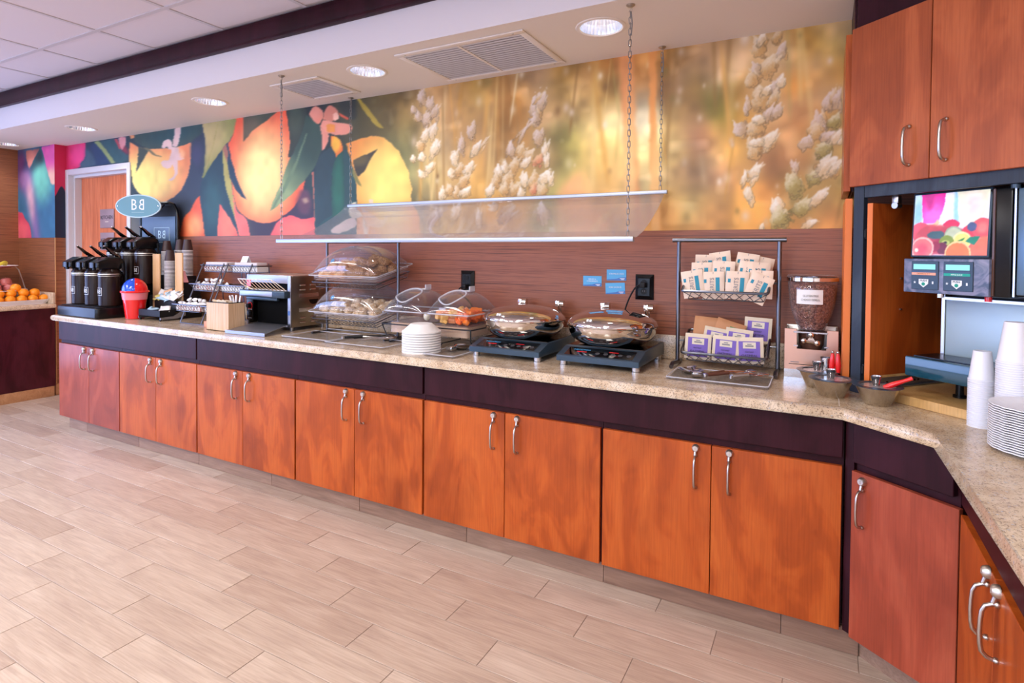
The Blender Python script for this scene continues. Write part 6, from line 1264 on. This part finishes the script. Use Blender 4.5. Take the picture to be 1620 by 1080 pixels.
tongs('steel tongs with brown grips lying across the right clear tray', -.435, -.478, .88, .25, mat('brown_grip', (96, 58, 44), .4)); tongs('shorter steel tongs at the right end of the right clear tray', -.335, -.455, .85, .17); tongs('steel tongs with black grips in the tray before the bread stand', -2.50, -.47, .72, .26, M['black_soft'])
sp = thing('serving_spoon', 'black handled slotted spoon in the tray before the bread stand', 'spoon', (-2.46, -.42, TZ+.015), .75); obj('handle', MB().tube([(0, 0, .006), (.10, 0, .012), (.16, 0, .010)], .007, 8), M['black_soft'], sp); obj('bowl', MB().sph((.20, 0, .012), .036, 16, 8, 1.2, .9, .25), M['black_soft'], sp)
sp = thing('serving_spoon', 'large steel serving spoon beside the foam bowls', 'spoon', (-2.36, -.47, TZ+.016), .92); obj('handle', MB().tube([(0, 0, .006), (.12, 0, .014)], .005, 8), M['steel'], sp); obj('bowl', MB().sph((.165, 0, .012), .038, 16, 8, 1.3, .9, .3), M['steel'], sp)
def clip_dish(x, y, rz, label):
    t = thing('spoon_rest', label, 'spoon rest', (x, y, TZ+.0035), rz); obj('dish', MB().lathe([(0, 0), (.03, 0), (.052, .014), (.056, .016), (.05, .017), (.03, .004), (0, .003)], seg=32), M['steel'], t)
    obj('clip', MB().box((-.02, -.105, .002), (.022, -.062, .024), .005).tube([(0, -.062, .02), (.0, -.03, .028), (.02, .0, .026), (-.01, .02, .02)], .006, 8), M['steel'], t); return t
clip_dish(-.52, -.345, .45, 'round steel spoon rest with clip at the left of the right clear tray'); clip_dish(-1.745, -.335, -.2, 'round steel spoon rest with clip beside the left cooktop')

# ================================================================== CEREAL DISPENSER
cd = thing('cereal_dispenser', 'clear canister dispenser of brown cereal beside the wall cabinet', 'dispenser', (-.048, -.115, TZ))
body = [(.052, .205), (.060, .225), (.078, .27), (.090, .32), (.096, .38), (.098, .425)]
c_ = obj('canister', MB().lathe(body, seg=40), M['clear'], cd); solid(c_, .003, -1)
obj('lid', MB().lathe([(.098, .425), (.102, .427), (.102, .440), (.097, .446), (0, .448)], seg=40), M['clear'], cd); obj('lid_band', MB().lathe([(.1005, .418), (.1035, .420), (.1035, .434), (.1005, .436)], seg=40, closed=True), M['chrome'], cd)
cm, nt, b = new_mat('brown_cereal'); v = coords(nt, 'World'); vo = node(nt, 'ShaderNodeTexVoronoi'); nt.links.new(v, vo.inputs['Vector']); vo.inputs['Scale'].default_value = 110
nn = noise(nt, v, 90, 3, .6); nt.links.new(mixc(nt, .5, ramp(nt, [(.2, (196, 136, 112)), (.6, (96, 48, 36))], vo.outputs['Distance']), ramp(nt, [(.35, (84, 40, 30)), (.65, (190, 126, 100))], nn)), b.inputs['Base Color']); b.inputs['Roughness'].default_value = .8; bump(nt, b, vo.outputs['Distance'], .9, .01)
ce_ = MB(); ce_.lathe([(0, .205), (.045, .207), (.056, .228), (.073, .272), (.085, .322), (.091, .38), (.0925, .405), (.05, .412), (0, .415)], seg=64)
rs = np.random.RandomState(5)
bmesh.ops.subdivide_edges(ce_.bm, edges=ce_.bm.edges[:], cuts=2, use_grid_fill=True)
for v_ in ce_.bm.verts:
    if v_.co.xy.length > .03: v_.co *= 1
    r_ = v_.co.xy.length
    if r_ > 1e-4: k = 1-rs.rand()*.05; v_.co.x *= k; v_.co.y *= k
tag(obj('cereal', ce_, cm, None, (-.048, -.115, TZ), ang=0), 'brown cereal filling the clear canister', 'cereal', kind='stuff')
obj('label_card', MB().grid(lambda a, b_: (.0935*math.sin((a-.5)*1.15), -.0935*math.cos((a-.5)*1.15)-.004+0*b_, .322+.062*b_), 10, 1), M['foam'], cd, rotz=-.1, loc=(0, 0, 0))
for k, s in enumerate(('GLUTEN FREE', 'CHOCO CEREAL')): lettering(s, .0115, M['black_ink'], cd, (-.004, -.1035, .358-.017*k), FRONT, sx=.85)
stn = MB(); stn.box((-.103, -.07, 0), (.103, .085, .012), .002).box((-.103, .07, .012), (.103, .085, .215), .002)
obj('stand', stn, M['steel_brush'], cd)
fp_ = MB(); fp_.X = Matrix(((1, 0, 0, 0), (0, 0, 1, 0), (0, 1, 0, 0), (0, 0, 0, 1)))
fp_.prism([(-.103, 0), (.103, 0), (.103, .212), (.060, .212), (.060, .125), (-.055, .125), (-.055, .212), (-.103, .212)], -.082, -.070, .001, 1)
obj('front_plate', fp_, mat('warm_steel_plate', (214, 168, 146), .3, .85), cd)
obj('side_cheek', MB().box((.095, -.0695, .012), (.103, .069, .212)).box((-.103, -.0695, .012), (-.095, .069, .212)), M['steel_brush'], cd)
obj('neck_bracket', MB().box((-.068, -.088, .196), (.064, .05, .203), .001, 1).box((-.066, -.086, .137), (-.050, -.080, .142)).box((.050, -.086, .137), (.066, -.080, .142)), M['steel'], cd)
obj('portion_wheel', MB().lathe([(.050, .200), (.053, .19), (.050, .14), (.038, .115), (.030, .112), (0, .112)], seg=28), mat('smoked_plastic', (110, 74, 60), .15), cd)
obj('turn_knob', MB().cyl((0, -.052, .165), (0, -.078, .165), .017, .013, seg=18).sph((-.028, -.075, .163), .014).sph((.024, -.075, .156), .015).sph((0, -.078, .190), .015).tube([(-.03, -.074, .163), (.03, -.074, .155)], .009, 8), M['chrome'], cd)
obj('slot', MB().box((-.085, -.0832, .058), (.02, -.0822, .0605)), M['black'], cd); obj('print_mark', MB().box((-.078, -.0832, .066), (-.045, -.0822, .0695)), M['grey_ink'], cd)
obj('base_band', MB().box((-.103, -.0835, 0), (.103, -.0825, .036)), M['steel'], cd)

M['bowl_steel'] = mat('spun_steel', (190, 182, 170), .26, 1.)
# three steel topping bowls
def tbowl(x, y, label, spoon):
    t = thing('topping_bowl', label, 'bowl', (x, y, TZ), 0, 'steel topping bowls')
    obj('bowl', MB().lathe([(0, 0), (.040, 0), (.043, .004), (.066, .056), (.070, .066), (.064, .066), (.04, .012), (0, .008)], seg=36), M['bowl_steel'], t)
    obj('rim', MB().lathe([(.056, .068), (.060, .0665), (.079, .0665), (.080, .0685), (.060, .070)], seg=40, closed=True), M['slate'], t)
    obj('lid', MB().lathe([(0, .064), (.056, .064), (.058, .067), (0, .067)], seg=32), M['clear'], t)
    obj('lid_knob', MB().lathe([(0, .068), (.011, .068), (.018, .102), (.015, .102), (.010, .074), (0, .074)], seg=20, c=(-.004, .0, 0)), M['steel'], t)
    if spoon == 'tall':
        for dx in (0,): pass
    return t
tbowl(-.018, -.350, 'steel topping bowl at the back, with upright red spoons', 0); tbowl(.030, -.502, 'steel topping bowl in front of the other two', 0); tbowl(.172, -.556, 'steel topping bowl nearest the juice niche, with slanted red spoon', 0)
obj_t = MB().lathe([(0, 0), (.006, 0), (.011, .03), (.007, .07), (.0045, .078), (0, .080)], seg=14)
for x, y, lbl, r_ in ((.030, -.365, 'red spoon handle standing in the back bowl, left', (.05, .03, 0)), (.053, -.372, 'red spoon handle standing in the back bowl, right', (.0, -.03, 0))):
    t = thing('red_spoon', lbl, 'spoon', (x, y, TZ+.066), rot=r_, group='red spoons in the topping bowls'); obj('handle', obj_t if isinstance(obj_t, MB) else obj_t, M['red'], t); 
    if isinstance(obj_t, MB): obj_t = t.children[0].data
    obj('tip', MB().sph((0, 0, .082), .006), M['steel'], t)
t = thing('red_spoon', 'red spoon slanting out of the bowl nearest the juice niche', 'spoon', (.198, -.565, TZ+.068), rot=(0, math.radians(62), math.radians(-8)), group='red spoons in the topping bowls')
obj('handle', MB().lathe([(0, -.01), (.008, -.008), (.010, .02), (.006, .06), (.007, .085), (0, .088)], seg=14), M['red'], t)
tag(obj('metal_cup', MB().lathe([(0, 0), (.022, 0), (.024, .05), (.021, .05), (.019, .004), (0, .004)], seg=24), M['steel'], None, (.012, -.385+.06, TZ+.068)), 'small steel cup standing on the back topping bowl', 'cup')

# ================================================================== JUICE MACHINE IN THE NICHE (frame of the angled cabinet)
jm = thing('juice_dispenser', 'black countertop juice dispenser with lit fruit picture', 'dispenser', (AU[0], AU[1], .948), aU)
zj = lambda z: z-.948
obj('head', MB().box((.205, .040, zj(1.316)), (.512, .44, zj(1.664)), .006), M['black'], jm)
obj('tower', MB().box((.25, .19, 0+.05), (.72, .44, zj(1.3155))), M['black_soft'], jm)
obj('side_trim', MB().box((.462, .034, zj(1.32)), (.468, .0395, zj(1.66))), mat('brown_trim', (96, 66, 52), .3), jm)
lp = obj('picture_panel', MB().box((.0, .0, .0), (.250, .012, .225), .002), M['slate'], jm, (.206, .029, zj(1.443)), rot=(math.radians(-3), 0, 0))
pu, pv = np.meshgrid(np.linspace(0, 1, 130), np.linspace(0, 1, 115))
def pz(pts): return [((x-110)/690, 1-(y-70)/585) for x, y in pts]
def circ(cx, cy, r_, n=20, k=1.): return pz([(cx+r_*math.cos(2*PI*i/n), cy+r_*k*math.sin(2*PI*i/n)) for i in range(n)])
JP = [(pz([(100, 60), (180, 60), (200, 340), (150, 400), (100, 380)]), (150, 200, 235), (200, 225, 245), (.06, .7, .1, .3), 3),
      (pz([(175, 60), (410, 50), (395, 200), (365, 290), (350, 350), (210, 350), (190, 250)]), (255, 110, 210), (232, 30, 150), (.28, .55, .3, .5), 1),
      (pz([(190, 60), (300, 60), (290, 200), (250, 230)]), (205, 50, 140), None, None, 3),
      (pz([(495, 60), (520, 55), (545, 380), (500, 340), (490, 200)]), (150, 205, 235), None, None, 2),
      (pz([(515, 50), (810, 50), (770, 250), (700, 400), (560, 390), (540, 280)]), (246, 236, 215), (225, 225, 195), (.75, .7, .25, .4), 1),
      (pz([(600, 100), (740, 110), (720, 300), (620, 310)]), (245, 205, 205), None, None, 6),
      (circ(180, 430, 95), (235, 90, 110), None, None, 1), (pz([(275, 390), (345, 315), (370, 350), (300, 420)]), (250, 190, 150), None, None, 1), (pz([(290, 410), (370, 350), (400, 380), (420, 470), (330, 430)]), (240, 225, 200), None, None, 1),
      (pz([(395, 370), (440, 330), (500, 325), (545, 350), (540, 390), (440, 430)]), (215, 50, 90), None, None, 1), (pz([(260, 360), (720, 440), (720, 650), (100, 650), (130, 460)]), (160, 50, 70), (200, 80, 90), (.5, .2, .4, .3), 2),
      (circ(500, 470, 85), (150, 170, 140), None, None, 1), (circ(500, 470, 72), (185, 195, 165), None, None, 1), (circ(640, 440, 60), (225, 60, 80), None, None, 1), (circ(750, 410, 90), (242, 120, 115), (230, 80, 90), (.93, .42, .1, .12), 1),
      (circ(660, 395, 42, 9), (70, 84, 128), None, None, 1), (pz([(245, 460), (290, 430), (380, 425), (412, 450), (415, 500), (340, 500), (270, 490)]), (66, 96, 104), None, None, 1),
      (circ(580, 520, 82), (250, 225, 160), None, None, 1), (circ(580, 525, 70), (240, 215, 120), None, None, 1), (circ(440, 540, 72), (120, 140, 50), None, None, 1), (circ(432, 538, 40, k=.6), (180, 190, 100), None, None, 1), (circ(430, 535, 16, k=.7), (40, 34, 30), None, None, 1),
      (circ(400, 590, 55), (110, 26, 50), None, None, 1), (circ(330, 570, 50), (150, 36, 60), None, None, 1), (pz([(660, 560), (740, 490), (810, 480), (810, 660), (600, 660)]), (240, 110, 80), None, None, 2),
      (pz([(610, 530), (650, 490), (735, 485), (690, 560)]), (24, 128, 100), None, None, 1), (pz([(530, 525), (610, 488), (580, 525)]), (40, 130, 60), None, None, 1),
      (circ(210, 590, 112), (250, 180, 170), None, None, 1), (circ(208, 592, 97), (235, 80, 95), (245, 110, 110), (.14, .1, .12, .15), 1), (circ(150, 605, 20), (250, 220, 200), None, None, 1), (circ(545, 640, 118), (250, 200, 140), None, None, 1), (circ(545, 645, 105), (246, 120, 60), None, None, 1)]
cj = paint(pu, pv, np.full(pu.shape+(3,), 236.)+np.array([-4, -6, 6]), JP, [])
pm_ = colour_mesh('lit_picture', pu, pv, cj, lambda a, b_: (.006+.238*a, a*0-.0006, .006+.213*b_), lp, None, 'backlit picture of juice glasses and cut fruit')
m, nt, b = new_mat('backlit_print'); at_ = node(nt, 'ShaderNodeVertexColor'); at_.layer_name = 'print'; nt.links.new(at_.outputs[0], b.inputs['Base Color']); nt.links.new(at_.outputs[0], b.inputs['Emission Color']); b.inputs['Emission Strength'].default_value = .42; b.inputs['Roughness'].default_value = .2
b.inputs['Base Color'].default_value = (0, 0, 0, 1); pm_.data.materials.clear(); pm_.data.materials.append(m)
M['panel_grey'] = mat('mottled_grey_panel', (118, 126, 156), .35); nt = M['panel_grey'].node_tree
nt.links.new(ramp(nt, [(.4, (84, 100, 128)), (.6, (140, 142, 168))], noise(nt, coords(nt, 'Object'), 14, 3, .5, 2.)), nt.nodes['Principled BSDF'].inputs['Base Color'])
pn = obj('control_face', MB().box((.188, .022, zj(1.318)), (.462, .039, zj(1.437)), .002), M['panel_grey'], jm)
for k, (x0, tx, mm) in enumerate(((.218, 'ORANGE JUICE', mat('peach_strip', (246, 170, 140), .4)), (.326, 'APPLE JUICE', mat('green_strip', (20, 164, 140), .4)))):
    md = obj('button_module', MB().box((0, -.004, 0), (.092, 0, .098), .001, 1), mat('module_navy_%d' % k, (40, 60, 76), .3), pn, (x0, .022, zj(1.330)))
    scr = mat('lcd_%d' % k, (130, 220, 210), .3, emit=(130, 225, 212), es=.45)
    for nm, bx_, mm_ in (('display', ((.008, .070), (.082, .088)), scr), ('flavour_strip', ((.002, .050), (.084, .059)), mm), ('flavour_header', ((.002, .0592), (.084, .065)), M['slate'])):
        o = obj(nm, MB().box((x0+bx_[0][0], .0172, zj(1.330)+bx_[0][1]), (x0+bx_[1][0], .0179, zj(1.330)+bx_[1][1])), mm_, pn)
    o = MB(); o.X = Matrix(((1, 0, 0, 0), (0, 0, 1, 0), (0, 1, 0, 0), (0, 0, 0, 1))); o.prism([(x0+.028, zj(1.330)+.036), (x0+.060, zj(1.330)+.036), (x0+.060, zj(1.330)+.020), (x0+.044, zj(1.330)+.007), (x0+.028, zj(1.330)+.020)], .0160, .0179)
    bt = obj('push_plate', o, M['white_ink'], pn)
    obj('green_button', MB().lathe([(0, -.0012), (.0058, -.0012), (.0058, 0), (0, 0)], seg=18, ax='y'), mat('button_green_%d' % k, (10, 150, 120), .4), pn, (x0+.044, .0160, zj(1.330)+.019))
    lettering('PUSH', .0095, M['black_ink'], pn, (x0+.044, .0155, zj(1.330)+.0305), FRONT); lettering(tx, .0068, M['white_ink'] if k else M['kraft'], pn, (x0+.043, .0168, zj(1.330)+.0545), FRONT)
    st_ = MB(); st_.X = o.X if False else Matrix(((1, 0, 0, 0), (0, 0, 1, 0), (0, 1, 0, 0), (0, 0, 0, 1)))
    st_.prism([(x0+.013+.0052*(1 if q % 2 == 0 else .42)*math.sin(q*PI/5), zj(1.330)+.024+.0052*(1 if q % 2 == 0 else .42)*math.cos(q*PI/5)) for q in range(10)], .0172, .0179); obj('star_mark', st_, M['white_ink'], pn, ang=0)
    obj('cup_mark', MB().box((x0+.072, .0172, zj(1.330)+.020), (x0+.077, .0179, zj(1.330)+.029)), M['white_ink'], pn)
obj('nozzle', MB().cyl((.44, .06, zj(1.315)), (.44, .06, zj(1.300)), .010), M['red'], jm); obj('nozzle', MB().cyl((.285, .07, zj(1.315)), (.285, .07, zj(1.302)), .012), M['steel'], jm)
M['splash'] = mat('brushed_splash_panel', (178, 198, 206), .4, .3)
sp_ = obj('splash_panel', MB().box((.243, .165, zj(1.075)), (.72, .185, zj(1.300)), .003), M['splash'], jm); obj('panel_frame', MB().box((.232, .160, zj(1.07)), (.243, .188, zj(1.31))).box((.243, .160, zj(1.064)), (.72, .1645, zj(1.075))).box((.243, .160, zj(1.290)), (.72, .1645, zj(1.300))), M['nickel'], sp_)
M['drip'] = mat('teal_black_drip_tray', (14, 66, 82), .12, coat=.8)
dt = MB(); dt.prism([(.208, .012), (.60, .012), (.60, .155), (.225, .155)], zj(1.020), zj(1.090), .004, 2); obj('drip_tray', dt, M['drip'], jm)
obj('drip_grille', MB().box((.225, .03, zj(1.0905)), (.59, .15, zj(1.094))), M['black'], jm)
for s_ in (.30, .66): obj('leg', MB().cyl((s_, .16, 0), (s_, .16, .072), .013, .011).cyl((s_, .16, 0), (s_, .16, .008), .020), M['black'], jm)
m2_ = thing('drink_machine', 'bluish metal fronted machine at the right edge of the niche', 'dispenser', (AU[0], AU[1], .948), aU)
obj('body', MB().box((.532, .035, zj(1.322)), (.79, .44, zj(1.664)), .004), M['black'], m2_); obj('front_panel', MB().box((.534, .026, zj(1.328)), (.788, .0345, zj(1.655)), .003), mat('blue_steel_front', (112, 140, 160), .3, .6), m2_)
obj('edge_strip', MB().box((.526, .024, zj(1.322)), (.531, .036, zj(1.655))), M['steel'], m2_); obj('hinge', MB().cyl((.53, .02, zj(1.655)), (.53, .02, zj(1.667)), .012), M['slate'], m2_)

# white cups and plates on the right counter
wc = [(.0335, .002), (.0235, .090), (.0225, .092), (0, .092), (0, .0905), (.0222, .0905), (.0325, .002)]; wr_ = [(.0325, 0), (.0352, 0), (.0354, .003), (.0335, .0045)]
M['cupw'] = mat('translucent_white_cup', (232, 232, 240), .35)
cup_stack(.436, -.708, 24, TZ, .00630, wc, M['cupw'], 'small white plastic cup in the short upside-down stack', 'small white cups by the juice niche', wr_, M['cupw'], 'white_cup', 24)
wc2 = [(.0415, .002), (.0265, .116), (.0255, .119), (0, .119), (0, .1175), (.0252, .1175), (.0405, .002)]; wr2 = [(.0405, 0), (.0435, 0), (.0437, .0035), (.0415, .005)]
cup_stack(.492, -.806, 34, TZ, .0067, wc2, M['cupw'], 'large white plastic cup in the tall upside-down stack', 'large white cups behind the plates', wr2, M['cupw'], 'white_cup', 24)
def plate_mb():
    mb = MB(); n = 72; rings = [(0, .003, 0), (.070, .003, 0), (.080, .006, 0), (.104, .016, .0006), (.112, .0155, .0006), (.1125, .0135, .0006), (.104, .0135, .0006), (.078, .002, 0), (.068, 0, 0), (0, 0, 0)]
    vs = [(r_*math.cos(2*PI*k/n), r_*math.sin(2*PI*k/n), z+s_*math.sin(18*2*PI*k/n)) for k in range(n) for (r_, z, s_) in rings]; q = len(rings)
    mb._new(vs, [(k*q+j, ((k+1) % n)*q+j, ((k+1) % n)*q+j+1, k*q+j+1) for k in range(n) for j in range(q-1)]); bmesh.ops.remove_doubles(mb.bm, verts=mb.bm.verts[:], dist=1e-6); return mb
M['platew'] = mat('white_plate', (236, 236, 242), .4); fp0 = None
for k in range(19):
    lb = 'white scalloped plate at the right edge, '+('topmost of the stack' if k == 18 else ordw(19-k)+' from the top')
    if fp0 is None: fp0 = obj('plate', plate_mb(), M['platew'], None, (.517, -.962, TZ)); o = fp0
    else: o = fp0.copy(); COL.objects.link(o); o.location.z = TZ+.0064*k
    tag(o, lb, 'plate', 'white plates on the right counter')

# ================================================================== FAR LEFT COUNTER: tiered fruit stand
fs_ = thing('tiered_stand', 'two-tier red and white enamel stand of fruit on the far left counter', 'stand', (-7.15, -.50, TZ))
def plate_t(r_, z, nm): obj(nm, MB().lathe([(0, z-.03), (r_*.55, z-.03), (r_*.9, z-.012), (r_, z-.002)], seg=36), M['redglaze'], fs_); obj('white_rim', MB().lathe([(0, z-.026), (r_*.55, z-.026), (r_*.9, z-.008), (r_+.002, z+.002), (r_+.004, z-.002), (r_, z-.004)], seg=36), M['whiteglaze'], fs_)
plate_t(.24, .375, 'upper_plate'); plate_t(.31, .135, 'lower_plate')
for a in (PI/2, PI/2+2.1, PI/2-2.1):
    c, s_ = math.cos(a), math.sin(a); obj('leg', MB().tube([(.20*c, .20*s_, .36), (.235*c, .235*s_, .362), (.262*c, .262*s_, .33), (.352*c, .352*s_, .006)], .006, 8), M['nickel'], fs_)
ap = None
for k, (x, y, z) in enumerate([(.02, .20, 0), (.09, .13, 0), (.12, .03, 0), (-.05, .12, 0), (.05, .05, .0), (.06, .14, .055), (.06, .04, .055), (.15, -.07, 0), (.05, -.06, .02), (0, -.16, 0)]):
    lb = 'pinkish netted apple on the lower plate of the red stand, '+('on top' if z > .01 else 'bottom layer')
    if ap is None: 
        ap = thing('apple', lb, 'fruit', (0, 0, 0), 0, 'apples on the tiered stand'); obj('flesh', MB().lathe([(0, .012), (.018, .002), (.038, .012), (.046, .042), (.038, .074), (.018, .082), (0, .072)], seg=20), M['apple'], ap); obj('stem', MB().cyl((0, 0, .07), (.004, 0, .09), .002, seg=5), M['kraft'], ap); o = ap
    else: o = dup(ap, (0, 0, 0), 0, lb)
    o.location = (-7.15+x, -.50+y, TZ+.112+z+.003); o.rotation_euler = (R_.uniform(-.4, .4), R_.uniform(-.4, .4), R_.uniform(0, 3))
for k, (y, a) in enumerate(((.12, .2), (.06, .0), (-.02, -.2))):
    tag(obj('banana', MB().tube([(.0+.12*math.sin(t_*.5), y+.10*math.cos(t_*.5)-.1, .37+.03*math.sin(t_)) for t_ in [k2*PI/8 for k2 in range(9)]], .016, 8), M['banana'], None, (-7.18, -.46, TZ+.005)), 'yellow banana on the upper plate of the red stand', 'fruit', 'bananas on the tiered stand')
ot = thing('orange_tray', 'white scalloped tray of oranges at the front of the far left counter', 'tray', (-6.90, -.42, TZ))
tr_ = MB(); P = rnd_rect(.26, .62, .05, 6); n = len(P)
for k in range(n):
    j = (k+1) % n; wv = lambda i: .045+.006*math.sin(i*1.8)
    a, b_ = P[k], P[j]; tr_.quad((a[0]*.85, a[1]*.9, .003), (b_[0]*.85, b_[1]*.9, .003), (b_[0], b_[1], wv(j)), (a[0], a[1], wv(k)))
tr_.prism([(p[0]*.85, p[1]*.9) for p in P], 0, .004); obj('tray', tr_, M['whiteglaze'], ot)
og_ = None
for k, (x, y, z) in enumerate([(.07, .26, 0), (.07, .17, 0), (.07, .08, 0), (.07, -.01, 0), (.07, -.10, 0), (-.03, .24, 0), (-.03, .14, 0), (-.03, .04, 0), (-.03, -.06, 0), (.03, .20, .06), (.03, .11, .062), (.03, .01, .06), (.03, -.08, .06), (.0, .06, .11)]):
    lb = 'bright orange in the white tray, '+('top layer' if z > .01 else ('front row' if x > 0 else 'back row'))
    if og_ is None:
        og_ = thing('orange', lb, 'fruit', (0, 0, 0), 0, 'oranges in the white tray'); obj('peel', MB().sph((0, 0, .043), .043, 20, 12, rz=.95), M['orange_skin'], og_); obj('navel', MB().lathe([(0, .0845), (.004, .0842)], seg=6), M['greenprint'], og_); o = og_
    else: o = dup(og_, (0, 0, 0), 0, lb)
    o.location = (-6.90+x, -.42+y, TZ+.006+z)
